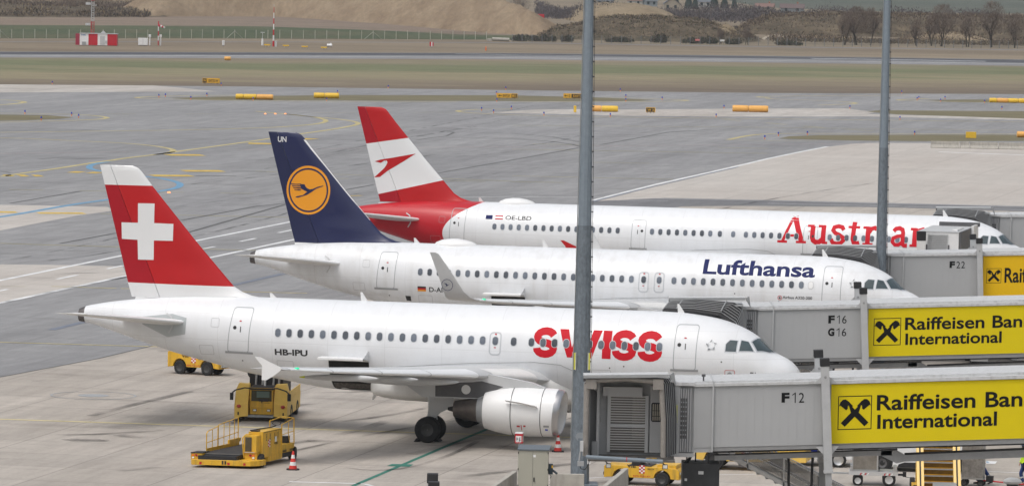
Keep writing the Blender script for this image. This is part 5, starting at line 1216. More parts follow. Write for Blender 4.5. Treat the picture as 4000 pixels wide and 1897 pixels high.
# wheel chocks
for j, (x, y) in enumerate(((G(1632, 1722)), (G(1712, 1722)))[k][:2] for k in range(2)):
    q = MB(); q.prism([(-.13, -.3, 0), (.13, -.3, 0), (0, -.3, .17)], (0, .6, 0)); o = q.build('wheel_chock', M_BLACK, None, 0, loc=(x, y, 0)); o.rotation_euler = (0, 0, -TH)
    tag(o, ['black wheel chock behind the near main wheel of the red cross airliner', 'black wheel chock ahead of the near main wheel of the red cross airliner'][j], 'wheel chock', 'wheel chocks')

# low platform loader
pl = thing('platform_loader', 'low yellow platform loader with black roller deck and rail, left of a traffic cone', 'platform loader', (-13.45, 208.66, 0), R(-6.5), 'yellow loaders')
pl.scale = (1, 1, .84)
# local axes: x to the right along the front edge, y away; shear gives the true heading
q = MB(); Wd = 2.95; Ld = 4.7; shy = .24
T = Matrix(((1, shy, 0, 0), (0, 1, 0, 0), (0, 0, 1, 0), (0, 0, 0, 1)))
q.loft([[T @ Vector((x, y, z)) for x, y in ((0, .15), (.12, .0), (Wd-.35, 0), (Wd-.05, .3), (Wd, .8), (Wd*.62, .8), (0, .8))] for z in (.14, .42)], 0)
q.box(.05, .1+1.95, .8, Ld-.3, .2, .5, 0, T); q.build('chassis', [M_YEL], pl, 0, bevel=.02)
q = MB(); q.box(.35, 2.0, .02, .35, .42, .62, 1, T); q.box(.35, 2.02, .3, Ld, .5, .66, 1, T)
for i in range(26): q.cyl(T @ Vector((.38, .45+.16*i, .66)), T @ Vector((1.98, .45+.16*i, .66)), .055, None, 8, 0)
q.build('roller_deck', [mat('deck_roller', (.06, .055, .05), .45, .4, var=.3), M_BLACK], pl, 40)
q = MB(); q.box(.0, .5, .12, .75, .42, .72, 0, T); q.box(.0, .52, .1, .8, .72, .76, 1, T)
q.build('corner_box', [M_YEL, M_BLACK], pl, 0)
q = MB()
for x, z, mi in ((.1, .62, 0), (.24, .62, 1)): q.cyl(T @ Vector((x, .118, z)), T @ Vector((x, .1, z)), .055, None, 14, mi)
for x, z, mi in ((2.35, .62, 1), (2.48, .62, 0), (2.48, .5, 2)): q.cyl(T @ Vector((x, .62, z)), T @ Vector((x, .598, z)), .055, None, 14, mi)
q.cyl(T @ Vector((.1, .118, .5)), T @ Vector((.1, .1, .5)), .05, None, 14, 2)
q.build('tail_lamp', [mat('lamp_orange', (.85, .2, .02), .3), mat('lamp_red', (.4, .01, .03), .3), M_LAMP], pl, 0)
q = MB(); rail = lambda a, b: T @ Vector((.3, a, b))
pts = [(1.0, .6), (1.0, 1.62), (1.12, 1.72), (2.15, 1.86)]; q.tube([rail(*p) for p in pts], .022, 8); q.tube([rail(2.2, .65), rail(2.2, 1.9), rail(2.35, 1.94), rail(4.3, 2.1), rail(4.3, .7)], .022, 8)
q.tube([rail(1.0, 1.15), rail(2.15, 1.22)], .02, 6); q.tube([rail(2.2, 1.22), rail(4.3, 1.35)], .02, 6)
for y in (1.6, 2.15): q.tube([rail(y, .6), rail(y, 1.75)], .018, 6)
for y in (2.8, 3.4, 3.9): q.tube([rail(y, .6), rail(y, 2.0)], .018, 6)
q.box(.28, .32, 1.0, 4.4, .66, .86, 0, T); q.box(.26, .34, 3.3, 4.5, .86, 1.05, 0, T); q.build('side_rail', M_YEL, pl, 40)
q = MB(); q.prism([T @ Vector(p) for p in ((2.05, .62, .78), (2.62, .55, .78), (2.62, .55, 1.62), (2.05, .62, 1.62))], (shy*.5, .5, 0), 0)
q.prism([T @ Vector(p) for p in ((2.12, .6, .82), (2.42, .57, .82), (2.42, .57, 1.55), (2.12, .6, 1.55))], (0, -.02, 0), 2)
q.box(2.05, 2.62, .63, .9, .4, .76, 0, T); q.box(2.1, 2.55, .56, .62, .76, .8, 3, T)
q.box(2.1, 2.72, 1.0, 2.95, .46, 1.78, 0, T); q.box(2.1, 2.74, 2.95, 4.35, .3, .9, 0, T); q.box(2.1, 2.75, 1.55, 2.95, .22, .5, 0, T)
q.box(2.745, 2.755, 3.0, 4.3, .25, .5, 1, T)
q.build('power_unit', [M_YEL, M_BLACK, mat('sooty_panel', (.08, .06, .03), .7, var=.3), M_LGREY], pl, 0, bevel=.015)
q = MB()
for b, c in ((1.35, 0), (1.75, 0), (2.2, 0), (2.55, 0)):
    for k in range(5): q.box(2.721, 2.727, b, b+.07, 1.3+.07*k, 1.34+.07*k, 0, T)
for k in range(6): q.box(2.758, 2.764, 3.05+.07*k, 3.08+.07*k, .52, .64, 0, T); q.box(2.758, 2.764, 3.8+.07*k, 3.83+.07*k, .52, .64, 0, T)
for k in range(14): q.box(2.721, 2.727, 1.1+.13*k, 1.16+.13*k, 1.72, 1.76, 0, T)
checker(q, T @ Vector((2.73, 1.55, .95)), T.to_3x3() @ Vector((0, .22, 0)), (0, 0, .38), 2, 5, 1, 2)
q.add([T @ Vector(p) for p in ((2.73, 2.25, 1.15), (2.73, 2.45, 1.15), (2.73, 2.45, 1.42), (2.73, 2.25, 1.42))], [(0, 1, 2, 3)], 2)
text3d('VIE', T @ Vector((2.735, 2.15, 1.02)), T.to_3x3() @ Vector((0, .42, 0)), (0, 0, .12), .02, 0, q)
q.build('side_marking', [M_BLACK, M_RED, M_WHITE], pl, 0)
q = MB(); q.tube([T @ Vector(p) for p in ((2.08, .58, .5), (2.0, .6, 1.5), (2.1, .7, 1.66), (2.35, .8, 1.72))], .025, 8)
cg = [(2.2, 3.0, 1.78), (2.2, 3.0, 2.12), (2.2, 4.3, 2.2), (2.72, 4.3, 2.16), (2.72, 4.35, .9)]; q.tube([T @ Vector(p) for p in cg], .025, 8); q.tube([T @ Vector(p) for p in ((2.72, 3.0, .9), (2.72, 3.0, 1.95), (2.72, 4.3, 2.16))], .025, 8)
q.tube([T @ Vector(p) for p in ((2.72, 3.0, 1.42), (2.72, 4.32, 1.5))], .02, 8); q.tube([T @ Vector(p) for p in ((2.72, 3.9, .9), (2.72, 3.7, 1.5), (2.72, 3.75, 2.0))], .018, 8)
q.build('operator_cage', M_YEL, pl, 40)
q = MB(); q.box(2.25, 2.6, 3.9, 4.2, .9, 1.25, 0, T); q.tube([T @ Vector(p) for p in ((2.1, 1.2, 1.82), (2.4, 2.6, 1.84), (2.5, 2.9, 1.9))], .03, 6); q.tube([T @ Vector((2.45+.18*cos(a*pi/8), 3.1, 2.0+.1*sin(a*pi/8))) for a in range(17)], .015, 5)
q.box(2.2, 2.5, 1.0, 1.25, 1.78, 1.84, 0, T); q.build('controls', M_BLACK, pl, 0)
q = MB(); q.box(2.5, 2.56, 3.1, 3.4, 1.55, 1.75, 0, T); q.build('paper_holder', M_WHITE, pl, 0)
for y in (.98, 4.45): MB().wheel(T @ Vector((2.62, y, .34)), T.to_3x3() @ Vector((1, 0, 0)), .34, .3).build('wheel', [M_RUBBER, M_RIM], pl, 35)
for y in (1.2, 4.3): MB().wheel(T @ Vector((.2, y, .26)), T.to_3x3() @ Vector((1, 0, 0)), .26, .2).build('wheel', [M_RUBBER, M_RIM], pl, 35)
q = MB()
for x in (.42, 1.62, 2.3): q.add([T @ Vector((x, -.006, .18)), T @ Vector((x+.1, -.006, .18)), T @ Vector((x+.1, -.006, .3)), T @ Vector((x, -.006, .3))], [(0, 1, 2, 3)], 0)
for x in (1.38, 1.5): q.add([T @ Vector((x, -.006, .2)), T @ Vector((x+.07, -.006, .2)), T @ Vector((x+.07, -.006, .38)), T @ Vector((x, -.006, .38))], [(0, 1, 2, 3)], 1)
q.build('reflector', [M_RED, M_BLACK], pl, 0)

# high loader seen from the front, under the tail
hl = thing('high_loader', 'yellow high loader with front cab and two side wings under the nearest airliner', 'high loader', (-11.5, 229.3, 0), R(-4), 'yellow loaders'); hl.scale = (1.03, 1, .84)
q = MB(); q.box(-.52, .52, .1, 1.7, .38, 1.1, 0); q.box(-.54, .54, .08, 1.7, 1.72, 1.86, 1); q.box(-.52, -.46, .1, 1.7, 1.1, 1.74, 0); q.box(.46, .52, .1, 1.7, 1.1, 1.74, 0); q.box(-.46, .46, 1.62, 1.7, 1.1, 1.74, 1)
q.box(-.53, .53, .07, .12, .72, .76, 0); cabo = q.build('cab', [M_YEL, M_BLACK], hl, 0, bevel=.02)
q = MB(); q.add([(-.46, .11, 1.1), (.46, .11, 1.1), (.46, .14, 1.72), (-.46, .14, 1.72)], [(0, 1, 2, 3)]); q.build('windscreen', mat('loader_glass', (.05, .045, .02), .1, spec=.9), cabo, 0)
q = MB(); q.add([(-.22, .1, 1.32), (.36, .1, 1.32), (.36, .115, 1.66), (-.22, .115, 1.66)], [(0, 1, 2, 3)]); q.build('rear_window_view', mat('glass_view', (.12, .17, .15), .15), cabo, 0)
q = MB(); q.tube([(0, .08, 1.05), (.05, .07, 1.12), (-.1, .06, 1.2)], .02, 5); q.box(-.12, .3, .085, .1, 1.1, 1.24); q.build('wiper', M_BLACK, cabo, 0)
for x in (-.36, .27):
    q = MB(); q.box(x-.02, x+.15, .06, .1, .56, .68, 0); q.box(x, x+.13, .05, .06, .575, .665, 1); q.build('headlight', [M_BLACK, M_LAMP], cabo, 0)
q = MB(); q.box(-.62, .58, -.05, .12, .22, .36); q.build('front_bumper', mat('bumper_grey', (.3, .32, .33), .5, .4, var=.3, scale=6), cabo, 0, bevel=.02)
for sx in (-1, 1):
    q = MB(); a = .58*sx; b = 1.2*sx
    q.prism([(a, -.1, .3), (b, -.1, .18), (b, -.1, .85), (a, -.1, 1.05)], (0, .5, 0), 0)
    q.prism([(a, -.1, 1.05), (b, -.1, .85), (b*.99, .3, 1.7), (b*.9, .5, 2.05), (a*1.02, .5, 2.0), (a, .3, 1.72)], (0, .45, .0), 0)
    q.box(min(a, b), max(a, b), .4, 5.2, .3, 1.2, 0); q.box(min(b*.96, b), max(b*.96, b), .9, 5.2, 1.2, 1.6, 0)
    wg = q.build('side_wing', M_YEL2, hl, 0, bevel=.015)
    q = MB(); q.lathe([(0, .1), (.06, .09), (.1, .05), (.11, 0)], (sx*1.0, -.1, .84), (0, -1, 0), 16, 0); q.box(sx*1.02-.03, sx*1.02+.03, -.115, -.1, .36, .52, 1); q.build('beacon', [mat('beacon_red', (.45, .05, .04), .3), M_BLACK], wg, 40)
    q = MB(); q.tube([(sx*.5, .1, 1.82), (sx*.75, -.05, 1.86), (sx*1.15, -.25, 1.74), (sx*1.28, -.3, 1.6)], .035, 8); q.build('mirror_arm', M_BLACK, hl, 40)
    q = MB(); q.box(sx*1.3-.08, sx*1.3+.08, -.36, -.28, 1.2, 1.6); q.build('mirror', M_BLACK, hl, 0, bevel=.02)
    q = MB(); q.cyl((sx*1.0, .0, .2), (sx*1.0, .0, .04), .05, None, 8); q.cyl((sx*1.0, .0, .03), (sx*1.0, 0, 0), .1, None, 10); q.cyl((sx*.8, .1, .12), (sx*1.25, -.1, .06), .03, None, 6); q.build('stabiliser_foot', M_BLACK, hl, 0)
q = MB(); q.box(-.75, .78, 1.8, 5.0, .4, 2.95, 0)
for x in (-.5, -.2, .3, .55): q.cyl((x, 1.75, .9), (x+.1, 1.75, 3.0), .05, None, 8, 1)
q.cyl((.02, 1.2, 1.86), (.02, 1.2, 3.0), .05, None, 10, 2); q.build('lift_scissor', [M_BLACK, M_MGREY, M_STEEL], hl, 0)
for x in (-1.0, 1.0):
    for y in (1.6, 4.0): MB().wheel((x*1.08, y, .42), (1, 0, 0), .42, .28).build('wheel', [M_RUBBER, M_RIM], hl, 35)
text3d('C. Loader', (-.0, .065, 1.0), (.4, 0, 0), (0, 0, .06), 0, 0).build('lettering', M_BLACK, cabo, 0)

def tow_tractor(name, label, loc, rz, Lt, wb, text=True, low=False):
    """small yellow baggage tractor: x forward along the side, near side at y = -.6"""
    t = thing(name, label, 'tow tractor', loc, rz, 'yellow tow tractors')
    q = MB(); w_ = .62; h = 1.0 if not low else .82
    def side(y0, y1):
        ax = [(-Lt/2, .3), (-Lt/2, h*.95), (-Lt/2+.08, h), (Lt/2-.5, h*.98), (Lt/2-.08, h*.9), (Lt/2, h*.78), (Lt/2, .3)]
        arch = []
        for cx in (wb/2, -wb/2): arch += [(cx+.35*cos(R(a)), .33+.35*sin(R(a))) for a in range(0, 181, 20)]
        pts = ax+arch
        q.prism([(x, y0, z) for x, z in pts], (0, y1-y0, 0), 0)
    side(-w_, w_); b_ = q.build('body', M_YEL, t, 0, bevel=.02)
    q = MB(); q.box(-Lt*.18, Lt*.12, -w_+.06, w_-.06, h, h+.02, 1); q.box(-Lt*.14, -Lt*.02, -.5, .5, h, h+.3, 1); q.cyl((.22, 0, h-.05), (.12, 0, h+.25), .02, None, 6, 1)
    q.tube([(.1+.13*cos(a*pi/6)*.4, .15*sin(a*pi/6), h+.25+.13*cos(a*pi/6)*.3) for a in range(13)], .015, 5, 1); q.box(Lt*.2, Lt*.45, -w_+.1, w_-.1, h*.92, h+.08, 0); q.build('seat_and_wheel', [M_YEL, M_BLACK], t, 0)
    for x in (-wb/2, wb/2):
        for y in (-w_+.1, w_-.1): MB().wheel((x, y, .3), (0, 1, 0), .3, .24).build('wheel', [M_RUBBER, M_RIM], t, 35)
    q = MB(); checker(q, (-.1, -w_-.006, .52), (.24, 0, 0), (0, 0, .34), 3, 5, 1, 2)
    if text: text3d('VIE', (-.62, -w_-.006, .74), (.38, 0, 0), (0, 0, .13), .03, 0, q); text3d('5861134', (.25, -w_-.006, .68), (.28, 0, 0), (0, 0, .07), .01, 0, q); text3d('BIPS PULLEY', (-.35, -w_-.006, .38), (.75, 0, 0), (0, 0, .06), .02, 1, q)
    q.build('side_marking', [M_BLACK, M_RED, M_WHITE], t, 0)
    q = MB(); q.box(Lt/2, Lt/2+.12, -.3, .3, .36, .5, 0); q.box(-Lt/2-.12, -Lt/2, -.2, .2, .36, .48, 0); q.build('hitch', M_BLACK, t, 0)
    for y in (-.5, .34): MB().box(Lt/2+.001, Lt/2+.01, y, y+.16, h*.62, h*.74, 0).build('headlight', M_LAMP, t, 0)
    return t
tow_tractor('baggage_tractor', 'small yellow baggage tractor with tow bar behind the tail of the red cross airliner', (-15.95, 253.9, 0), R(-26), 2.75, 1.45).scale = (1.1, 1.0, 1.18)
q = MB(); p0, p1 = Vector((-14.75, 252.7, .5)), Vector((-13.1, 252.0, .55)); q.tube([p0, p1], .03, 8); q.box(-.12, .12, -.08, .08, -.07, .07, 0, Matrix.Translation(p0.lerp(p1, .55))); q.tube([p1, p1+Vector((.7, -.1, 0))], .06, 8)
q.wheel(p1+Vector((.05, -.1, -.25)), (.3, 1, 0), .3, .16, 1, 1); q.build('x', [M_MGREY, M_RUBBER], None, 30).name = 'tow_bar'
tag(bpy.data.objects['tow_bar'], 'grey aircraft tow bar between the left baggage tractor and the high loader', 'tow bar')
tow_tractor('baggage_tractor', 'yellow baggage tractor partly hidden under the cab of the front boarding bridge', (5.7, 205.4, 0), R(-14), 3.2, 1.75, low=True)

# control cabinet and concrete walls by the near mast
cb = thing('control_cabinet', 'tall beige electrical cabinet with two doors left of the nearer mast', 'cabinet', (.4, 195, 0), R(-2))
q = MB(); q.box(0, 1.2, 0, .62, .0, 2.38, 0); q.build('housing', mat('cabinet_beige', (.42, .41, .345), .5, var=.05, scale=.8), cb, 0, bevel=.01)
q = MB(); q.prism([(-.03, -.04, 2.385), (1.23, -.04, 2.385), (1.3, .68, 2.5), (.0, .68, 2.5)], (0, 0, .045)); q.build('lid', mat('cabinet_lid', (.12, .14, .16), .5), cb, 0)
q = MB(); q.box(.58, .59, -.004, 0, .05, 2.36, 0); q.build('door_gap', M_DGREY, cb, 0)
q = MB(); q.box(.62, .67, -.03, -.001, 1.15, 1.32, 0); q.build('door_handle', M_BLACK, cb, 0)
for x in (.0, 1.17):
    for z in (2.25, 1.6, .95): MB().box(x, x+.03, -.02, -.001, z, z+.08, 0).build('hinge', M_BLACK, cb, 0)
MB().box(.6, .7, -.006, -.001, 2.12, 2.22, 0).build('label_plate', M_WHITE, cb, 0)
q = MB(); q.box(1.205, 1.38, .1, .35, 1.45, 1.85, 0); q.cyl((1.38, .2, 1.6), (1.55, .1, 1.48), .045, None, 10, 0); q.tube([(1.25, .2, 1.45), (1.32, .2, 1.36), (1.28, .2, 1.28)], .015, 6, 0); q.box(1.33, 1.385, .09, .1, 1.7, 1.8, 1); q.build('socket_unit', [mat('socket_dark', (.02, .035, .045), .4), M_YEL], cb, 0)
sg = thing('warning_sign', 'small red and white warning box on a thin post below the engine', 'warning sign', (.44, 200, 0), R(-8))
q = MB(); q.cyl((0, 0, 0), (0, 0, 2.2), .02, None, 8); q.build('post', M_LGREY, sg, 0)
q = MB(); q.box(-.155, .155, -.155, .155, 2.17, 2.56, 0); q.box(-.16, .16, -.16, .16, 2.56, 2.6, 1); q.add([(-.115, -.158, 2.23), (.115, -.158, 2.23), (.115, -.158, 2.47), (-.115, -.158, 2.47)], [(0, 1, 2, 3)], 1); q.add([(.158, -.115, 2.23), (.158, .115, 2.23), (.158, .115, 2.47), (.158, -.115, 2.47)], [(0, 1, 2, 3)], 1)
q.build('sign_box', [M_RED, M_WHITE], sg, 0)
v, f = strokes2d([([(-.09, 2.35), (-.01, 2.35)], .03), ([(-.07, 2.27), (-.07, 2.43)], .02), ([(.02, 2.27), (.04, 2.36), (.03, 2.42)], .015), ([(.04, 2.28), (.06, 2.38), (.08, 2.42)], .015), ([(.02, 2.27), (.06, 2.26), (.09, 2.33)], .015)])
MB().add([(x, -.161, z) for x, z in v], f).build('pictogram', M_INK, sg, 0); text3d('STOP ENGINE', (-.1, -.157, 2.185), (.2, 0, 0), (0, 0, .03)).build('lettering', M_WHITE, sg, 0)

def barrier(name, label, a, b, h=.85, wb=.3, wt=.12, group='concrete barriers near the mast'):
    a, b = Vector((a[0], a[1], 0)), Vector((b[0], b[1], 0)); L_ = (b-a).length
    q = MB(); q.loft([[Vector((x, y, z)) for y, z in ((-wb, 0), (wb, 0), (wb, .12), (wt, .35), (wt*.8, h), (-wt*.8, h), (-wt, .35), (-wb, .12))] for x in (0, L_)])
    o = q.build(name, M_CONC, None, 0, bevel=.02, loc=a); o.rotation_euler = (0, 0, math.atan2((b-a).y, (b-a).x)); return tag(o, label, 'concrete barrier', group)
barrier('concrete_barrier', 'grey concrete barrier between the beige cabinet and the nearer mast', (1.72, 199.6), (3.1, 199.6), 1.0)
barrier('concrete_barrier', 'concrete barrier cut by the picture edge, running left from the beige cabinet', (-.75, 190), (.28, 197.0), 1.35)
barrier('concrete_barrier', 'concrete barrier cut by the picture edge in front of the beige cabinet', (1.6, 190.5), (3.3, 190.5), 1.35)
barrier('concrete_barrier', 'pale concrete barrier end in front of the yellow tractor under the bridge', (3.7, 190), (4.72, 197.0), 1.55)
# column heads of the next bridge
for j, (px, py, Y) in enumerate(((1690, 1847, 156), (1695, 1879, 152.8))):
    p = AY(px, py, Y); t = thing('capped_column', ['black capped column top at the bottom edge, rear of the pair', 'black capped column top at the bottom edge, front of the pair'][j], 'column', (p.x, Y, 0), 0, 'black capped columns')
    MB().box(-.15, .15, -.15, .15, 0, p.z-.3).build('shaft', M_POST, t, 0); MB().box(-.175, .175, -.175, .175, p.z-.297, p.z).build('column_cap', M_BLACK, t, 0, bevel=.015)
# roof vent on a duct
p = AY(3955, 1888, 186); rv = thing('vent_cowl', 'white mushroom shaped vent cowl at the bottom right corner', 'vent', (p.x, 186, 0))
q = MB(); q.cyl((0, 0, 0), (0, 0, p.z), .22, None, 20); q.build('duct', M_DGREY, rv)
MB().lathe([(0, .24), (.03, .34), (.1, .36), (.17, .3), (.22, .18), (.25, .02)], (0, 0, p.z), (0, 0, 1), 28).build('cowl', M_WHITE_D, rv, 50); MB().box(-.4, .45, -.35, .35, p.z-.2, p.z-.12).build('flange', M_MGREY, rv, 0)
# ------------------------------------------------------------------ vehicles and people at the right
def van(loc, rz):
    t = thing('delivery_van', 'white van with black lettering behind the baggage cart, under the front bridge', 'van', loc, rz)
    # x forward to the left in the picture is negative; side profile in x-z
    prof = [(-2.4, .2), (-2.45, .75), (-2.3, .95), (-1.55, 1.12), (-.85, 1.75), (-.5, 1.88), (2.3, 1.9), (2.42, 1.75), (2.45, .2)]
    q = MB(); q.prism([(x, -.95, z) for x, z in prof], (0, 1.9, 0)); q.build('body', mat('van_white', (.75, .76, .77), .25, coat=.4, var=.04), t, 0, bevel=.06)
    q = MB(); q.add([(-1.45, -.958, 1.14), (-.2, -.958, 1.14), (-.2, -.958, 1.72), (-.82, -.958, 1.72)], [(0, 1, 2, 3)]); q.build('side_window', M_GLASS, t, 0)
    q = MB(); q.prism([(-.9, -.965, .2), (2.4, -.965, .2), (2.4, -.965, .42), (-.6, -.965, .42), (-.85, -.965, .33)], (0, .01, 0)); q.build('sill_trim', M_BLACK, t, 0)
    q = MB()
    for x in (-1.5, -.1, 1.3, 1.42): q.box(x, x+.015, -.96, -.952, .4, 1.7)
    q.build('door_seam', M_MGREY, t, 0); q = MB()
    MB().box(.05, .5, -.98, -.955, 1.2, 1.27).build('door_handle', M_BLACK, t, 0)
    text3d('VIE', (-.95, -.962, 1.2), (.5, 0, 0), (0, 0, .2), .04).build('lettering', M_INK, t, 0)
    q = MB()
    for k in range(3): q.box(-.38, .0, -.962, -.958, 1.2+.08*k, 1.24+.08*k)
    q.build('small_print', M_MGREY, t, 0)
    for x in (-1.55, 1.5):
        MB().cyl((x, -.94, .4), (x, -.957, .4), .45, None, 24).build('wheel_arch', M_BLACK, t, 0)
        for y in (-.88, .88): MB().wheel((x, y, .36), (0, 1, 0), .36, .24).build('wheel', [M_RUBBER, M_DGREY], t, 35)
    return t
v = van((17.75, 213.2, 0), R(-6))
def car(loc, rz):
    t = thing('small_car', 'white car half hidden behind the front bridge lift columns, silver wheel showing', 'car', loc, rz)
    prof = [(-1.9, .3), (-1.95, .7), (-1.75, .9), (-.9, 1.0), (-.2, 1.42), (.9, 1.45), (1.6, 1.1), (1.9, .95), (1.95, .35)]
    q = MB(); q.loft([[Vector((x, y, z*(1 if z < 1 else k)+0)) for x, z in prof] for y, k in ((-.82, .97), (-.78, 1), (.78, 1), (.82, .97))]); q.build('body', mat('car_white', (.78, .79, .8), .2, coat=.5), t, 20, bevel=.03)
    q = MB(); q.add([(-.75, -.83, 1.0), (1.35, -.83, 1.0), (.85, -.81, 1.34), (-.15, -.81, 1.33)], [(0, 1, 2, 3)]); q.build('side_window', M_GLASS, t, 0)
    q = MB(); q.box(-.9, .6, -.838, -.832, .6, .72); q.build('side_stripe', M_BLUE, t, 0)
    for x in (-1.25, 1.25):
        for y in (-.78, .78): MB().wheel((x, y, .33), (0, 1, 0), .33, .22, rr=.68).build('wheel', [M_RUBBER, M_ALU], t, 35)
    return t
car((13.15, 214.6, 0), R(-6))
# yellow belt truck behind the service stairs
bt = thing('belt_loader_truck', 'yellow loader truck with checker marking seen through the front bridge stairs', 'loader truck', (10.6, 212.3, 0), R(-10), 'yellow loaders')
q = MB(); q.prism([(x, -.95, z) for x, z in ((-2.4, .45), (-2.4, .8), (-2.1, 1.25), (-.7, 1.5), (2.3, 1.5), (2.35, .45), (1.7, .4), (1.55, .75), (1.2, .85), (.85, .75), (.7, .4), (-1.1, .4), (-1.25, .75), (-1.6, .85), (-1.95, .75), (-2.1, .4))], (0, 1.9, 0)); q.build('body', M_YEL2, bt, 0, bevel=.03)
q = MB(); q.box(.0, 1.3, -.7, .7, 1.5, 2.05, 0); q.box(.08, 1.22, -.71, -.7, 1.6, 1.95, 1); q.box(-1.9, -.2, -.5, .4, 1.45, 1.62, 1); q.build('cab', [M_YEL, M_GLASS], bt, 0, bevel=.03)
q = MB(); checker(q, (-.45, -.957, .75), (.4, 0, 0), (0, 0, .4), 3, 4, 0, 1); text3d('VIE', (-1.9, -.957, 1.0), (.4, 0, 0), (0, 0, .14), .03, 2, q); text3d('5861', (-.9, -.957, 1.05), (.36, 0, 0), (0, 0, .12), .01, 2, q); q.build('side_marking', [M_RED, M_WHITE, M_INK], bt, 0)
for x in (-1.6, 1.2):
    for y in (-.8, .8): MB().wheel((x, y, .42), (0, 1, 0), .42, .28).build('wheel', [M_RUBBER, M_RIM], bt, 35)
# baggage cart with a metal container
ct = thing('baggage_cart', 'grey flat baggage cart with chequered plates carrying a metal container', 'baggage cart', (15.3, 206.9, 0), R(-4))
q = MB(); q.box(-1.0, 1.05, -.55, .55, .5, .6, 0); q.box(-1.0, 1.05, -.56, -.55, .46, .62, 1); q.box(-.95, -.85, -.55, .55, .6, .86, 2); q.box(.85, 1.0, -.55, .55, .6, .82, 2); q.box(.3, 1.0, -.2, .5, .6, .64, 2)
q.box(-1.9, -1.0, -.05, .05, .44, .5, 0); q.box(1.05, 1.35, -.05, .05, .42, .5, 3); q.box(1.25, 1.4, -.08, .08, .38, .58, 3); q.cyl((1.35, 0, .38), (3.0, .1, .2), .02, None, 6, 0); q.box(2.6, 3.4, .05, .16, .16, .24, 0); q.build('frame', [M_MGREY, M_LGREY, M_ALU, M_BLACK], ct, 0)
q = MB()
for x0 in (-.55, .45):
    for k in range(4): q.add([(x0+.1*k, -.566, .47), (x0+.05+.1*k, -.566, .47), (x0+.1+.1*k, -.566, .56), (x0+.05+.1*k, -.566, .56)], [(0, 1, 2, 3)], k % 2)
q.build('hazard_plate', [M_RED, M_WHITE], ct, 0)
for x, r_ in ((-.62, .22), (.68, .28)):
    for y in (-.45, .45): MB().wheel((x, y, r_), (0, 1, 0), r_, .16, rr=.6).build('wheel', [M_RUBBER, M_LGREY], ct, 35)
bc = thing('cargo_container', 'dented metal box container with open blue top standing on the baggage cart', 'container', (14.98, 206.95, .6), R(-4))
q = MB(); q.box(-.52, .5, -.42, .42, .03, .95, 0)
q.box(-.56, -.5, -.46, -.4, 0, 1.75, 1); q.box(.48, .54, -.46, -.4, 0, 1.75, 1); q.box(-.56, .54, -.45, -.425, .92, 1.0, 1); q.box(-.56, .54, -.45, -.425, 1.04, 1.12, 1); q.box(-.56, .54, -.45, -.425, 0, .08, 1); q.build('box', [mat('scuffed_metal', (.3, .28, .25), .4, .6, var=.3, scale=3), M_ALU], bc, 0)
q = MB(); q.box(-.5, .48, -.42, .42, 1.12, 1.7, 0); q.build('curtain', mat('blue_canvas', (.05, .07, .2), .8, var=.2), bc, 0); MB().box(-.56, .54, -.44, .44, 1.72, 1.84, 0).build('lid', M_LGREY, bc, 0)

# yellow steps facing the camera
ys = thing('mobile_steps', 'tall yellow mobile steps with grey treads right of the white van', 'mobile steps', (17.62, 201.6, 0), R(-2))
q = MB(); dy, dz = 3.6, 3.5; base = Vector((0, -.3, .3))
for x in (-.84, -.66, .66, .84):
    q.prism([base+Vector((x-.055, 0, -.1)), base+Vector((x+.055, 0, -.1)), base+Vector((x+.055, 0, .12)), base+Vector((x-.055, 0, .12))], (0, dy, dz), 0)
for x in (-.75, .75): q.prism([base+Vector((x-.035, 0, -.1)), base+Vector((x+.035, 0, -.1)), base+Vector((x+.035, 0, .06)), base+Vector((x-.035, 0, .06))], (0, dy, dz), 1)
fr_ = q.build('side_rail', [mat('rail_pale_yellow', (.85, .6, .22), .5), M_BLACK], ys, 0); q = MB()
for i in range(14):
    p = base+Vector((0, dy*(i+.5)/14, dz*(i+.5)/14)); q.box(-.6, .6, p.y, p.y+.24, p.z, p.z+.035, 0); q.box(-.6, .6, p.y+.2, p.y+.22, p.z-.2, p.z, 1)
q.build('tread', [M_ALU, mat('riser_ochre', (.26, .14, .012), .7, var=.3)], ys, 0)
q = MB(); q.box(-1.0, 1.0, -.6, 3.4, .2, .42, 0); q.box(-.8, .8, 3.0, 3.5, .4, 3.7, 0); q.build('chassis', M_YEL, ys, 0)
for x in (-.95, .95):
    for y in (0, 3.0): MB().wheel((x, y, .3), (1, 0, 0), .3, .2).build('wheel', [M_RUBBER, M_RIM], ys, 35)
q = MB(); q.prism([(-.35, -2.0, .0), (.6, -2.0, .0), (.6, -2.0, .62), (-.35, -2.0, .62)], (0, 1.1, .25)); tag(q.build('metal_ramp_box', M_ALU, None, 0, loc=(17.6, 201.2, 0)), 'small pale metal box at the foot of the yellow steps', 'metal box')
# upright metal trolley and tall grey boards right of the steps
tr = thing('metal_trolley', 'tall battered metal trolley beside the yellow steps with a worker behind it', 'trolley', (19.6, 207.3, 0), R(-14))
q = MB(); q.box(-.5, .4, -.3, .3, .35, 1.75, 0); q.box(-.52, .42, -.32, .32, .3, .36, 1); q.prism([(-.5, -.31, 1.75), (.42, -.31, 1.95), (.42, .31, 1.95), (-.5, .31, 1.75)], (0, 0, .04), 1); q.build('box', [mat('worn_metal', (.33, .32, .31), .45, .5, var=.4, scale=5), M_ALU], tr, 0)
for x in (-.4, .3):
    for y in (-.22, .22): MB().wheel((x, y, .15), (0, 1, 0), .15, .08).build('wheel', [M_RUBBER, M_RIM], tr, 35)
q = MB(); q.cyl((.35, 0, .25), (2.6, -.3, .16), .03, None, 8, 0); q.box(.5, .8, -.1, .12, .2, .45, 1); q.build('tow_arm', [M_RED, M_BLACK], tr, 0)

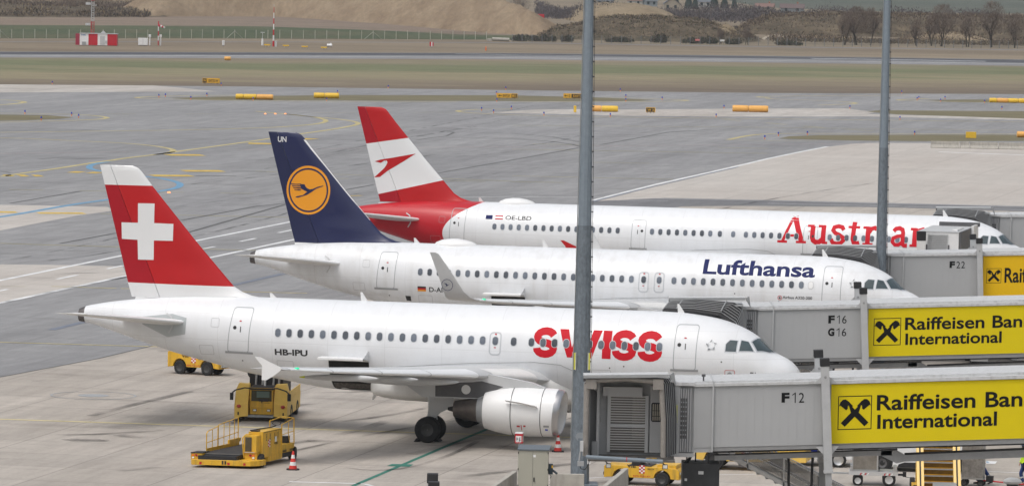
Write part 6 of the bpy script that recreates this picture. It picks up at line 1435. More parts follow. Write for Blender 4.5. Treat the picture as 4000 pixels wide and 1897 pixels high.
def skinmesh(name, chains, mats, parent, sub=2):
    """chains: lists of (point, radius); first chain rooted at the pelvis; grown with a skin modifier and baked"""
    b = bmesh.new(); lay = b.verts.layers.skin.verify(); cache = {}
    for ch in chains:
        prev = None
        for p, r in ch:
            k = tuple(round(c, 4) for c in p)
            if k not in cache:
                v = b.verts.new(p); v[lay].radius = (r, r) if not isinstance(r, tuple) else r; v[lay].use_root = (len(cache) == 0); cache[k] = v
            v = cache[k]
            if prev and prev is not v and not b.edges.get((prev, v)): b.edges.new((prev, v))
            prev = v
    me = bpy.data.meshes.new(name); b.to_mesh(me); b.free(); o = bpy.data.objects.new(name, me); COL.objects.link(o)
    m = o.modifiers.new('s', 'SKIN'); m.use_smooth_shade = True; m2 = o.modifiers.new('u', 'SUBSURF'); m2.levels = m2.render_levels = sub
    dg = bpy.context.evaluated_depsgraph_get(); dg.update(); nm = bpy.data.meshes.new_from_object(o.evaluated_get(dg))
    o.modifiers.clear(); o.data = nm; nm.materials.clear()
    for mm in mats: nm.materials.append(mm)
    o.parent = parent; return o
SKIN_M = mat('skin', (.45, .25, .17), .6); HIVIS = mat('hi_vis_fabric', (.55, .78, .02), .7, var=.1, scale=5); NAVY = mat('navy_trousers', (.015, .04, .16), .8, var=.15, scale=6)
REFL = mat('reflective_tape', (.6, .62, .63), .4); DARKF = mat('dark_fleece', (.015, .016, .02), .9); BOOT = mat('boot', (.03, .025, .02), .7)
def person(label, loc, rz, pose):
    t = thing('person', label, 'person', loc, rz, 'ground crew workers')
    hipL, kneeL, ankL, toeL = pose['legL']; hipR, kneeR, ankR, toeR = pose['legR']; shL, elL, wrL = pose['armL']; shR, elR, wrR = pose['armR']
    pel, wst, chs, nk, hd = pose['spine']
    def fingers(w, e):
        w, e = Vector(w), Vector(e); d_ = (w-e).normalized(); s_ = Vector((0, 1, 0)); pal = w+d_*.07; ch = [[(tuple(w), .026), (tuple(pal), (.034, .016))]]
        for k, ln in enumerate((.07, .08, .075, .06)):
            b0 = pal+s_*(.028-.018*k); ch.append([(tuple(pal), .03), (tuple(b0+d_*.02), .009), (tuple(b0+d_*(.02+ln*.55)+Vector((.012, 0, 0))), .008), (tuple(b0+d_*(.02+ln*.9)+Vector((.03, 0, 0))), .007)])
        ch.append([(tuple(w+d_*.03), .026), (tuple(w+d_*.06+s_*.045), .01), (tuple(w+d_*.1+s_*.055), .008)])
        return ch
    ch = [[(pel, .13), (wst, .115), (chs, .14), (nk, .055), (hd, .085), (tuple(Vector(hd)+Vector((0, 0, .1))), .08)],
          [(pel, .13), (hipL, .09), (kneeL, .058), (ankL, .04), (toeL, .035)], [(pel, .13), (hipR, .09), (kneeR, .058), (ankR, .04), (toeR, .035)],
          [(chs, .14), (shL, .06), (elL, .042), (wrL, .028)], [(chs, .14), (shR, .06), (elR, .042), (wrR, .028)],
          [(hd, .085), (tuple(Vector(hd)+Vector((-.09, 0, .01))), .018)]]
    b_ = skinmesh('body', ch+fingers(wrL, elL)+fingers(wrR, elR), [SKIN_M], t)
    g = lambda k, L_: [(p, (r if not isinstance(r, tuple) else max(r))+k) for p, r in L_]
    skinmesh('trousers', [g(.022, [(pel, .13), (hipL, .09), (kneeL, .062), (tuple(Vector(ankL)+Vector((0, 0, .04))), .055)]), g(.022, [(pel, .13), (hipR, .09), (kneeR, .062), (tuple(Vector(ankR)+Vector((0, 0, .04))), .055)])], [NAVY], t)
    if pose.get('jacket', True):
        top = [g(.03, [(wst, .13), (chs, .145), (tuple(Vector(nk)-Vector((0, 0, .05))), .07)]), g(.03, [(wst, .13), (tuple(Vector(pel)+Vector((0, 0, .05))), .14)])]
        skinmesh('vest', top, [HIVIS], t)
        skinmesh('sleeves', [g(.024, [(chs, .09), (shL, .062), (elL, .045), (wrL, .03)]), g(.024, [(chs, .09), (shR, .062), (elR, .045), (wrR, .03)])], [pose.get('sleeve', HIVIS)], t)
    for a, toe in ((ankL, toeL), (ankR, toeR)):
        q = MB(); a, toe = Vector(a), Vector(toe); q.loft([[p+Vector((0, .05*cos(2*pi*i/10), .045*sin(2*pi*i/10)*k+o)) for i in range(10)] for p, k, o in ((a+Vector((.06, 0, -.03)), 1, -.01), (a+Vector((0, 0, -.03)), 1.2, 0), (toe, .8, -.005), (toe+Vector((-.05, 0, 0)), .5, -.01))]); q.build('boot', BOOT, t, 50)
    h = Vector(hd); q = MB(); q.lathe([(0, .103), (.05, .1), (.09, .075), (.115, .02)], h+Vector((0, 0, .06)), (0, 0, 1), 20); q.loft([[h+Vector((-.08-.1*u, y*(1-.5*u*u), .08-.02*u)) for y in (-.08, -.04, 0, .04, .08)] for u in (0, .5, 1)], caps=False, close=False); q.build('cap', mat('cap_navy', (.015, .025, .06), .8), t, 50)
    q = MB(); q.lathe([(-.02, .1), (.04, .104), (.06, .1)], h+Vector((.012, 0, .02)), (0, 0, 1), 16); q.build('hair', mat('dark_hair', (.02, .014, .01), .8), t, 40)
    for y in (-.09, .09): pass
    k1 = Vector(kneeL)
    for leg in ((kneeL, ankL), (kneeR, ankR)):
        a, b2 = Vector(leg[0]), Vector(leg[1]); MB().lathe([(0, .082), (.06, .08)], a.lerp(b2, .3), (b2-a), 16).build('reflective_band', REFL, t, 50)
    return t
# faces -x (to the left in the picture)
person('worker in yellow hi-vis jacket and navy cap walking at the right picture edge', (21.75, 207.6, 0), R(8),
    dict(spine=((0, 0, .95), (0, 0, 1.12), (-.02, 0, 1.36), (-.04, 0, 1.52), (-.07, 0, 1.63)), legL=((0, .1, .9), (-.16, .11, .52), (-.05, .1, .1), (-.2, .1, .05)), legR=((0, -.1, .9), (.1, -.1, .5), (.3, -.1, .14), (.17, -.1, .05)),
         armL=((-.02, .2, 1.44), (-.05, .25, 1.17), (-.16, .22, .95)), armR=((-.02, -.2, 1.44), (.06, -.24, 1.17), (-.04, -.24, .93)), sleeve=HIVIS))
person('bending worker in hi-vis vest and blue trousers, mostly hidden behind the metal trolley', (19.95, 208.1, 0), R(4),
    dict(spine=((0, 0, .85), (-.1, 0, 1.02), (-.28, 0, 1.2), (-.4, 0, 1.3), (-.5, 0, 1.34)), legL=((0, .1, .8), (-.22, .11, .46), (-.1, .1, .08), (-.25, .1, .04)), legR=((0, -.1, .8), (.2, -.1, .5), (.42, -.1, .14), (.32, -.1, .05)),
         armL=((-.28, .2, 1.24), (-.45, .22, 1.02), (-.6, .18, .9)), armR=((-.28, -.2, 1.24), (-.45, -.22, 1.02), (-.6, -.18, .9)), sleeve=HIVIS))
# painted ground boxes on the right
for pts, m in ((Zp(3600, 1700, [(1560, 618), (1830, 632), (1780, 690), (1560, 685)], 6.2), PW), (Zp(3000, 1417, [(975, 92), (1205, 98), (1185, 115), (1010, 108)]), PW), (Zp(3000, 1417, [(1075, 85), (1150, 60), (1135, 58), (1060, 84)]), PB)):
    q = MB(); q.add([Vector((p.x, p.y, .018)) for p in gp(pts)], [(0, 1, 2, 3)]); tag(q.build('painted_stand_box', m, None, 0), kind='structure')
q = MB(); q.add([Vector((p.x, p.y, .022)) for p in gp(Zp(3600, 1700, [(1570, 625), (1650, 650), (1570, 665)], 6.2))], [(0, 1, 2)]); tag(q.build('painted_stand_box', PB, None, 0), kind='structure')

# catering truck raised to the far aircraft
cy = thing('catering_truck', 'white catering truck box with roller door raised to the farthest airliner', 'catering truck', (0, 0, 0))
Y0_, Y1_ = 288, 294.5
q = MB(); q.box(23.52, 25.92, Y0_, Y1_, 3.3, 6.12, 0); q.box(25.92, 26.05, Y0_-.02, Y1_, 3.3, 6.16, 1); q.box(23.5, 25.95, Y0_-.03, Y1_, 6.12, 6.17, 2); q.build('cargo_box', [M_WHITE, M_DGREY, M_LGREY], cy, 0)
q = MB(); q.box(24.1, 25.3, Y0_-.03, Y0_-.003, 3.4, 6.02, 0)
z = 3.5
while z < 5.95: q.box(24.15, 25.25, Y0_-.05, Y0_-.03, z, z+.06, 1); z += .1
q.box(24.02, 24.1, Y0_-.04, Y0_-.003, 3.4, 5.4, 2); q.box(25.3, 25.38, Y0_-.04, Y0_-.003, 3.4, 5.4, 2); q.build('roller_door', [M_LGREY, M_ALU, M_DGREY], cy, 0)
q = MB(); q.box(26.05, 26.2, Y1_-2, Y1_, 3.3, 6.3, 0); q.box(23.9, 26.3, Y1_-.3, Y1_, 6.17, 6.4, 1); q.build('front_platform', [M_WHITE, M_DGREY], cy, 0)
MB().box(25.4, 25.75, Y0_+.8, Y0_+3.4, 6.175, 6.27).build('roof_unit', M_WHITE, cy, 0, bevel=.02)
q = MB(); q.box(23.48, 24.0, Y0_-.9, Y0_-.4, 5.65, 6.18, 0); q.build('column_cap', M_BLACK, None, 0, bevel=.02); o = bpy.data.objects[-1] if False else None
for ob in list(COL.objects):
    if ob.name.startswith('column_cap') and ob.parent is None: ob.name = 'capped_column'; tag(ob, 'black boxed column head in front of the catering truck roller door', 'column', 'black capped columns'); capo = ob
q = MB(); q.box(23.5, 23.98, Y0_-.88, Y0_-.42, 0, 5.645); q.build('shaft', M_WHITE_D, capo, 0)
q = MB(); q.box(23.6, 25.8, Y0_-.0, Y1_+2.5, .55, .9, 0)
for a, b2 in ((Y0_+.5, Y1_-.8), (Y1_-.8, Y0_+.5)): q.tube([(23.8, a, .9), (23.8, b2, 3.3)], .08, 6, 0); q.tube([(25.7, a, .9), (25.7, b2, 3.3)], .08, 6, 0)
q.build('chassis', M_DGREY, cy, 0); MB().box(23.6, 25.8, Y1_+.6, Y1_+2.5, .9, 2.6).build('driver_cab', M_WHITE, cy, 0, bevel=.1)
for y in (Y0_+1, Y1_+1.4):
    for x in (23.7, 25.7): MB().wheel((x, y, .45), (1, 0, 0), .45, .3).build('wheel', [M_RUBBER, M_RIM], cy, 35)

for ch in cy.children: ch.location = (-23.55, -288, 0)
cy.location = (23.62, 288, 0); cy.rotation_euler = (0, 0, -TH)
# ------------------------------------------------------------------ airfield furniture
def bl_proto():
    t = thing('edge_light', 'blue taxiway edge light on an orange stem standing in the pavement edge', 'edge light', (0, 0, 0), 0, 'blue taxiway edge lights')
    q = MB(); q.cyl((0, 0, 0), (0, 0, .28), .07, .06, 8); q.build('stem', mat('stem_orange', (.8, .3, .12), .6), t, 30)
    q = MB(); q.cyl((0, 0, .28), (0, 0, .5), .095, .07, 10); q.build('lens', M_BLUE, t, 30); return t
BLP = bl_proto(); first = True
for ox, oy, L in ((0, 0, [(520, 830), (248, 1125), (410, 1190), (712, 1145), (782, 1165), (1580, 962), (1645, 955), (1898, 982), (2057, 948), (2200, 845), (2517, 992)]),
                  (1000, 0, [(1315, 870), (703, 996), (810, 920), (2484, 884), (2391, 930), (2395, 1003), (2244, 1092), (2363, 1115), (2540, 1078)]),
                  (2000, 0, [(1077, 902), (1132, 962), (1132, 1002), (1493, 985), (317, 1140), (978, 1152), (2108, 1070), (2030, 1158)]),
                  (3000, 0, [(1330, 922), (1483, 988), (1500, 978), (1717, 1004), (1760, 978), (2154, 1015), (814, 1072), (1312, 1182), (2326, 1080)]),
                  (3000, 480, [(103, 122), (392, 112), (1458, 110)]), (2000, 480, [(2514, 155)])):
    for a, b in L:
        p = G(ox+a/2.546, oy+(b+10)/2.546)
        if first: BLP.location = p; first = False
        else: dup(BLP, p)
t = thing('inset_light', 'small lit orange inset light on the asphalt', 'inset light', (0, 0, 0), 0, 'lit orange inset lights'); MB().lathe([(0, .15), (.06, .14), (.12, .08), (.14, .0)], (0, 0, 0), (0, 0, 1), 14).build('lens', mat('orange_glow', (.9, .3, .1), .3, emit=(1, .35, .12, 1.5)), t)
for k, (a, b) in enumerate(((1000+92/2.546, 1136/2.546), (1000+192/2.546, 1136/2.546), (1000+292/2.546, 1136/2.546), (1680/2.546, 480+697/2.546))):
    if k == 0: t.location = G(a, b)
    else: dup(t, G(a, b), label=None if k < 3 else 'single lit orange inset light right of the red cross tail')
# yellow cylinders
CYL = [mat('cylinder_yellow', (.78, .5, .04), .5, var=.06), mat('cylinder_amber', (.8, .42, .1), .5, var=.06)]
names = ['two piece yellow cylinder on the grass strip, leftmost of the row', 'two piece yellow cylinder on the grass strip left of the banded tail', 'two piece yellow cylinder touching the right side of the nearer mast', 'two piece orange cylinder between the two masts',
         'four piece yellow cylinder on the grass at the right picture edge', 'short orange cylinder alone beside the runway', 'orange cylinder behind the concrete blocks at the right edge']
for k, (x0, x1, yt, yb, seams, cm) in enumerate(((919, 1068, 367, 388, (952, 1002), (0, 0, 1)), (1225, 1325, 362, 384, (1268,), (0, 0)), (2306, 2414, 412, 436, (2350,), (1, 0)), (2861, 3000, 411, 437, (2923,), (1, 1)),
                                             (3866, 4040, 383, 401, (3895, 3938, 3977), (0, 1, 0, 0)), (876, 902, 221, 236, (), (1,)), (3972, 4040, 513, 537, (), (1,)))):
    g0, g1 = G(x0, yb), G(x1, yb+(x1-x0)*.012); Yd = (g0.y+g1.y)/2; g0.y = g1.y = Yd; r = (yb-yt)/F*Yd/2
    t = thing('marker_cylinder', names[k], 'marker cylinder', (g0.x, Yd, 0), 0, 'yellow marker cylinders'); xs = [x0]+list(seams)+[x1]; Lm = g1.x-g0.x
    for i in range(len(xs)-1):
        a, b = Lm*(xs[i]-x0)/(x1-x0), Lm*(xs[i+1]-x0)/(x1-x0)
        MB().lathe([(a+.02, 0), (a+.02, r*.85), (a+.1, r*.97), (a+.3, r), (b-.3, r), (b-.1, r*.97), (b-.02, r*.85), (b-.02, 0)], (0, 0, r), (1, 0, 0), 24).build('segment', CYL[cm[i]], t, 40)
# taxiway signs
AMB = mat('sign_amber', (.72, .40, .03), .5); SBK = mat('sign_black', (.02, .02, .02), .5)
def tsign(x0, x1, yt, yb, panels, label):
    g0, g1 = G(x0, yb), G(x1, yb); Yd = (g0.y+g1.y)/2; W_ = (x1-x0)/F*Yd; hgt = (yb-yt)/F*Yd
    t = thing('taxiway_sign', label, 'taxiway sign', (g0.x, Yd, 0), R(-2), 'taxiway direction signs')
    q = MB(); q.box(0, W_, 0, .3, .12, hgt, 0); q.build('housing', AMB, t, 0, bevel=.02)
    for u in (.15, .5, .85): MB().box(W_*u-.04, W_*u+.04, .1, .2, 0, .12).build('foot', M_BLACK, t, 0)
    for (u0, u1, txt, dark) in panels:
        a, b = W_*u0+.05, W_*u1-.05; q = MB(); q.add([(a, -.01, .17), (b, -.01, .17), (b, -.01, hgt-.06), (a, -.01, hgt-.06)], [(0, 1, 2, 3)], 0)
        pn = q.build('panel', SBK if dark else AMB, t, 0)
        q = MB(); h0, h1 = .17+(hgt-.23)*.2, .17+(hgt-.23)*.8; x = a+(b-a)*.12
        if txt.startswith('<'):
            v, f = strokes2d([([(x, (h0+h1)/2), (x+.45, (h0+h1)/2)], .07), ([(x+.16, h1-.05), (x, (h0+h1)/2), (x+.16, h0+.05)], .07)]); q.add([(c[0], -.022, c[1]) for c in v], f); x += .62; txt = txt[1:]
        text3d(txt, (x, -.022, h0), (b-(b-a)*.1-x, 0, 0), (0, 0, h1-h0), .02, 0, q); q.build('sign_lettering', AMB if dark else SBK, pn, 0)
tsign(789, 857, 306, 328, ((0, .26, 'W', 1), (.26, 1, 'EXIT33-W', 0)), 'amber taxiway sign reading EXIT 33 on the grass, leftmost sign')
tsign(1940, 2021, 365, 386, ((0, .7, '<EXIT33', 0), (.7, 1, 'E', 1)), 'amber taxiway sign with arrow and black E panel, left of the nearer mast')
tsign(2201, 2285, 366, 387, ((0, .36, '<D', 0), (.36, 1, 'EXIT33', 1)), 'taxiway sign with amber D panel, partly behind the nearer mast')
tsign(2523, 2560, 420, 442, ((0, .95, 'W 3', 1),), 'small black taxiway sign reading W 3')
g_ = G(2246, 441); q = MB(); q.box(-.18, .18, 0, .9, .08, .93); o = q.build('sign_edge', CYL[0], None, 0, loc=g_, bevel=.02); o.name = 'marker_board'; tag(o, 'narrow yellow marker board left of the nearer mast', 'marker board')
g_ = G(3793, 541); q = MB(); q.box(-.62, .62, 0, .3, .05, .8); o = q.build('marker_board', CYL[0], None, 0, loc=g_, bevel=.02); tag(o, 'wide blank yellow marker board behind the concrete blocks', 'marker board')
# row of jersey barriers
xs = [3608, 3716, 3752, 3857, 3959, 4060]
for k in range(5):
    a, b = G(xs[k]+2, 565), G(xs[k+1]-1, 565); Yd = 571.0; h = 27/F*Yd; a.y = b.y = Yd; L_ = b.x-a.x; q = MB()
    q.loft([[Vector((x, y, z)) for y, z in ((-.35, .0), (.35, 0), (.35, .1), (.12, .4), (.1, h), (-.1, h), (-.12, .4), (-.35, .1))] for x in (0, L_)])
    o = q.build('jersey_barrier', M_CONC, None, 0, loc=a, bevel=.02)
    tag(o, ['pale concrete block, left end of the far row on the apron', 'short concrete block, second from the left in the far row', 'concrete block, third in the far row', 'concrete block below the wide yellow board, fourth in the far row', 'concrete block at the right picture edge, end of the far row'][k], 'concrete block', 'far row of concrete blocks')
SPOTS = {}
SPOTS = {}
# ------------------------------------------------------------------ background beyond the runway
def noise_mat(name, cols, scale=.25, s2=1.5, stretch=(1, 1, 1), rough=.95, lo=.6, hi=1.35):
    m = bpy.data.materials.new(name); m.use_nodes = True; n = m.node_tree.nodes; l = m.node_tree.links; b = n['Principled BSDF']
    b.inputs['Roughness'].default_value = rough; b.inputs['Specular IOR Level'].default_value = .05
    ge = n.new('ShaderNodeNewGeometry'); mp = n.new('ShaderNodeMapping'); mp.inputs['Scale'].default_value = stretch; l.new(ge.outputs['Position'], mp.inputs[0])
    no = n.new('ShaderNodeTexNoise'); no.inputs['Scale'].default_value = scale; no.inputs['Detail'].default_value = 10; no.inputs['Roughness'].default_value = .7; l.new(mp.outputs[0], no.inputs['Vector'])
    cr = n.new('ShaderNodeValToRGB'); l.new(no.outputs[0], cr.inputs[0]); e = cr.color_ramp.elements
    while len(e) < len(cols): e.new(.5)
    for i, c in enumerate(cols): e[i].position = .3+.4*i/(len(cols)-1); e[i].color = (*c, 1)
    n2 = n.new('ShaderNodeTexNoise'); n2.inputs['Scale'].default_value = s2; n2.inputs['Detail'].default_value = 5; n2.inputs['Roughness'].default_value = .8; l.new(mp.outputs[0], n2.inputs['Vector'])
    r2 = n.new('ShaderNodeMapRange'); r2.inputs[1].default_value = .3; r2.inputs[2].default_value = .7; r2.inputs[3].default_value = lo; r2.inputs[4].default_value = hi; l.new(n2.outputs[0], r2.inputs[0])
    mu = n.new('ShaderNodeMix'); mu.data_type = 'RGBA'; mu.blend_type = 'MULTIPLY'; mu.inputs[0].default_value = 1; l.new(cr.outputs[0], mu.inputs[6]); l.new(r2.outputs[0], mu.inputs[7])
    l.new(mu.outputs[2], b.inputs['Base Color']); return m
MEADOW = noise_mat('meadow', [(.07, .095, .055), (.10, .115, .07), (.14, .125, .085)], .05, .5, (1, .4, 1))
BARE = noise_mat('bare_brown_field', [(.17, .135, .105), (.22, .175, .14), (.26, .21, .165)], .03, .4, (.5, 1.5, 1))
MOUND = noise_mat('mound_earth', [(.19, .14, .095), (.25, .19, .13), (.31, .245, .17)], .12, .7, (1.6, .35, .5), lo=.8, hi=1.15)
SCRUB = noise_mat('scrub_earth', [(.06, .052, .036), (.11, .09, .065), (.18, .145, .10)], .22, 1.1)
TANM = noise_mat('tan_earth', [(.18, .14, .095), (.25, .2, .135), (.32, .26, .185)], .15, 1.1, lo=.75, hi=1.2)
FARG = noise_mat('far_green_field', [(.085, .1, .082), (.11, .12, .10), (.15, .145, .12)], .006, .06, (.5, 2, 1))
sheet('meadow', gp([(-500, 146), (0, 150), (1000, 151), (1900, 155), (2150, 158), (2100, 140), (1800, 135), (1400, 116), (1000, 103), (400, 100), (0, 98), (-500, 96)]), MEADOW, .0)
sheet('bare_field', gp([(-500, 96), (0, 98), (400, 100), (1000, 103), (1400, 116), (1800, 135), (2100, 140), (1900, 112), (1400, 80), (900, 58), (540, 64), (200, 70), (-500, 80)]), BARE, .0)
sheet('service_track', gp([(-500, 160), (0, 163), (1000, 163), (2000, 166), (3000, 182), (4200, 197), (4200, 200), (3000, 184.5), (2000, 168), (1000, 165), (0, 165), (-500, 162)]), ASPH2, .0)
sheet('far_field', gp([(2800, -20), (2860, 8), (3000, 30), (3400, 45), (4400, 60), (4400, -30), (3500, -40)]), FARG, .0)
sheet('far_field', gp([(-400, 5), (200, 10), (700, 14), (700, -20), (-400, -25)]), TANM, .0)
L1([(0, 217.5), (1000, 219), (2000, 226.5), (3000, 238), (4000, 250)], .9, PW, name='runway_edge_line'); L1([(1780, 211), (2000, 215), (2300, 219)], 1.0, PW, name='runway_marking'); L1([(3170, 229), (3500, 234), (3850, 240)], 2.4, PW, name='runway_marking')

def hf(name, foot, Hm, slope, m, amp=.5, fs=.12, step=2.0, seed=0, round_=3.0):
    """earth mound over a footprint polygon: height grows with distance from its edge"""
    from mathutils import noise as mn
    P_ = [Vector(p) for p in foot]; x0, x1 = min(p.x for p in P_), max(p.x for p in P_); y0, y1 = min(p.y for p in P_), max(p.y for p in P_)
    def ins(x, y):
        c = False; j = len(P_)-1
        for i in range(len(P_)):
            if (P_[i].y > y) != (P_[j].y > y) and x < (P_[j].x-P_[i].x)*(y-P_[i].y)/(P_[j].y-P_[i].y)+P_[i].x: c = not c
            j = i
        return c
    def dist(x, y):
        d_ = 1e9; p = Vector((x, y))
        for a, b in zip(P_, P_[1:]+P_[:1]):
            ab = b-a; t = max(0, min(1, (p-a).dot(ab)/ab.dot(ab))); d_ = min(d_, (p-(a+ab*t)).length)
        return d_
    nx, ny = int((x1-x0)/step)+3, int((y1-y0)/(step*1.5))+3; v = []
    for j in range(ny):
        for i in range(nx):
            x, y = x0-step+(x1-x0+2*step)*i/(nx-1), y0-step+(y1-y0+2*step)*j/(ny-1)
            if ins(x, y):
                d_ = dist(x, y); h = d_*slope; h = Hm*(1-math.exp(-(h/Hm)*1.0-((h/Hm)**2)*.9))
                h += amp*mn.fractal(Vector((x*fs, y*fs*.6, seed)), 1, 2, 5)*min(1, d_/6)
            else: h = -.6
            v.append((x, y, h))
    f = [(j*nx+i, j*nx+i+1, (j+1)*nx+i+1, (j+1)*nx+i) for j in range(ny-1) for i in range(nx-1) if max(v[j*nx+i][2], v[j*nx+i+1][2], v[(j+1)*nx+i+1][2], v[(j+1)*nx+i][2]) > -.5]
    me = bpy.data.meshes.new(name); me.from_pydata(v, [], f); me.materials.append(m); me.shade_smooth()
    o = bpy.data.objects.new(name, me); COL.objects.link(o); SPOTS[name, seed] = [p for p in v if p[2] > .25]; return tag(o, kind='structure')
hf('earth_mound', [(-106, 1430), (-92, 1462), (-70, 1480), (-36, 1382), (-7, 1268), (9.4, 1250), (15, 1275), (8, 1400), (-50, 1600), (-120, 1600), (-122, 1500)], 15, .5, MOUND, .9, .09, 2.0)
def B(x, y, Y): return ((x-2000)*Y/F, Y)
hf('earth_bank', [B(2225, 0, 1500), B(2640, 0, 1500), B(2660, 0, 1560), B(2600, 0, 1640), B(2180, 0, 1640), B(2190, 0, 1540)], 4.6, .45, TANM, .7, .2, 1.6, 3)
hf('scrub_bank', [B(2085, 0, 1215), B(2300, 0, 1200), B(2700, 0, 1200), B(2890, 0, 1205), B(2960, 0, 1225), B(2930, 0, 1290), B(2500, 0, 1310), B(2150, 0, 1300), B(2080, 0, 1260)], 4.9, .3, SCRUB, 1.1, .16, 1.2, 7)
hf('spoil_heap', [B(2700, 0, 1225), B(2790, 0, 1205), B(2880, 0, 1210), B(2925, 0, 1240), B(2860, 0, 1275), B(2730, 0, 1270)], 6.8, .5, TANM, 1.3, .3, .9, 9)
hf('scrub_bank', [B(2840, 0, 1330), B(3300, 0, 1325), B(3700, 0, 1330), B(4300, 0, 1325), B(4400, 0, 1420), B(3600, 0, 1430), B(2850, 0, 1420)], 5.0, .4, SCRUB, 1.0, .12, 1.8, 12)
hf('spoil_heap', [B(3470, 0, 1245), B(3600, 0, 1235), B(3850, 0, 1240), B(3900, 0, 1270), B(3600, 0, 1290), B(3480, 0, 1275)], 2.9, .25, TANM, .5, .2, 1.2, 15)
hf('spoil_heap', [B(2960, 0, 1250), B(3050, 0, 1240), B(3100, 0, 1260), B(3040, 0, 1285), B(2960, 0, 1280)], 2.2, .3, noise_mat('pale_spoil', [(.3, .26, .2), (.42, .37, .3), (.5, .45, .38)], .3, 1.5), .5, .3, .9, 16)
hf('scrub_bank', [(-170, 1350), (-120, 1400), (-100, 1440), (-105, 1500), (-180, 1500), (-220, 1400)], 2.2, .1, SCRUB, 1.0, .1, 2.2, 18)

# twig clouds: slivers
def slivers(mb, c, rx, ry, h, n, L_=1.2, w_=.09, up=.8, mi=0, shell=.3, mis=None):
    for _ in range(n):
        a = random.uniform(0, 2*pi); r = random.random()**.5; zz = random.random()
        k = sin(pi*min(1, zz*.9+.1))**.5 if shell else 1
        p = Vector(c)+Vector((cos(a)*r*rx*k, sin(a)*r*ry*k, zz*h))
        d_ = Vector((random.uniform(-1, 1), random.uniform(-1, 1), random.uniform(.1, 1)*up*2)).normalized()*L_*random.uniform(.5, 1.3)
        s_ = Vector((random.uniform(-1, 1), random.uniform(-.4, .4), random.uniform(-.3, .3))).normalized()*w_*random.uniform(.5, 1.5)
        mb.add([p-s_, p+s_, p+d_], [(0, 1, 2)], mi if mis is None else random.choice(mis))
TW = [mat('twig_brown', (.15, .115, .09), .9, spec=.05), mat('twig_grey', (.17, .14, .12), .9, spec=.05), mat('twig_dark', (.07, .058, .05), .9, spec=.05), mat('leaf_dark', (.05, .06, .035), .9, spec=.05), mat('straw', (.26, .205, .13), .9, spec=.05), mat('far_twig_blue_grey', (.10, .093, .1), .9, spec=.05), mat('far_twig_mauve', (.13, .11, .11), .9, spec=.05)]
def scatter(key, n, L_, w_, mis, front=None, zmin=.2):
    pts = [p for p in SPOTS[key] if p[2] > zmin and (front is None or p[1] < front)]; q = MB()
    for _ in range(n):
        p = random.choice(pts); slivers(q, (p[0]+random.uniform(-1, 1), p[1]+random.uniform(-1.4, 1.4), p[2]-.25), .5, .5, .5, 1, L_, w_, mis=mis)
    return tag(q.build('scrub', TW, None, 0), kind='stuff')
def belt(name, pts, wid, h, n, mis, L_=1.6, w_=.22, kind='stuff', z0=0):
    q = MB()
    for a, b in zip(pts, pts[1:]):
        a, b = Vector(a), Vector(b); k = int(n*(b-a).length/sum((Vector(c)-Vector(d2)).length for c, d2 in zip(pts, pts[1:])))
        for _ in range(k):
            t_ = random.random(); p = a.lerp(b, t_); hh = h*(.55+.45*sin(p.x*.21+2*sin(p.x*.05))*.6+.25*random.random())
            slivers(q, (p.x, p.y+random.uniform(0, wid), z0+random.uniform(-.2, 1)**2*hh), .8, 1.0, hh*.35, 1, L_, w_, mis=mis)
    return tag(q.build(name, TW, None, 0), kind='stuff')
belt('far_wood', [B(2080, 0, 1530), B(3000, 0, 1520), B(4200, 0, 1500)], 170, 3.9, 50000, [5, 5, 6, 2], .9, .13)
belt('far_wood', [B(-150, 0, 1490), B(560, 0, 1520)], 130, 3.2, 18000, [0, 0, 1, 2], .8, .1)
belt('scrub', [B(-100, 0, 1380), B(300, 0, 1400), B(560, 0, 1420)], 35, 2.0, 6000, [0, 2, 2, 4], .9, .13)
scatter(('scrub_bank', 7), 18000, .55, .09, [0, 0, 2, 2, 3, 4]); scatter(('spoil_heap', 9), 2500, .45, .08, [0, 4, 4])
scatter(('scrub_bank', 12), 26000, .7, .1, [0, 0, 2, 2, 4]); scatter(('spoil_heap', 15), 1200, .7, .1, [0, 4, 2]); scatter(('scrub_bank', 18), 3000, .9, .14, [0, 2, 4])
belt('scrub', [B(3000, 0, 1222), B(3500, 0, 1226), B(4150, 0, 1228)], 26, 1.6, 16000, [0, 0, 2, 2, 4], .6, .08)
belt('scrub', [B(2200, 0, 1512), B(2660, 0, 1512)], 10, .8, 900, [1, 4, 4], .7, .1)

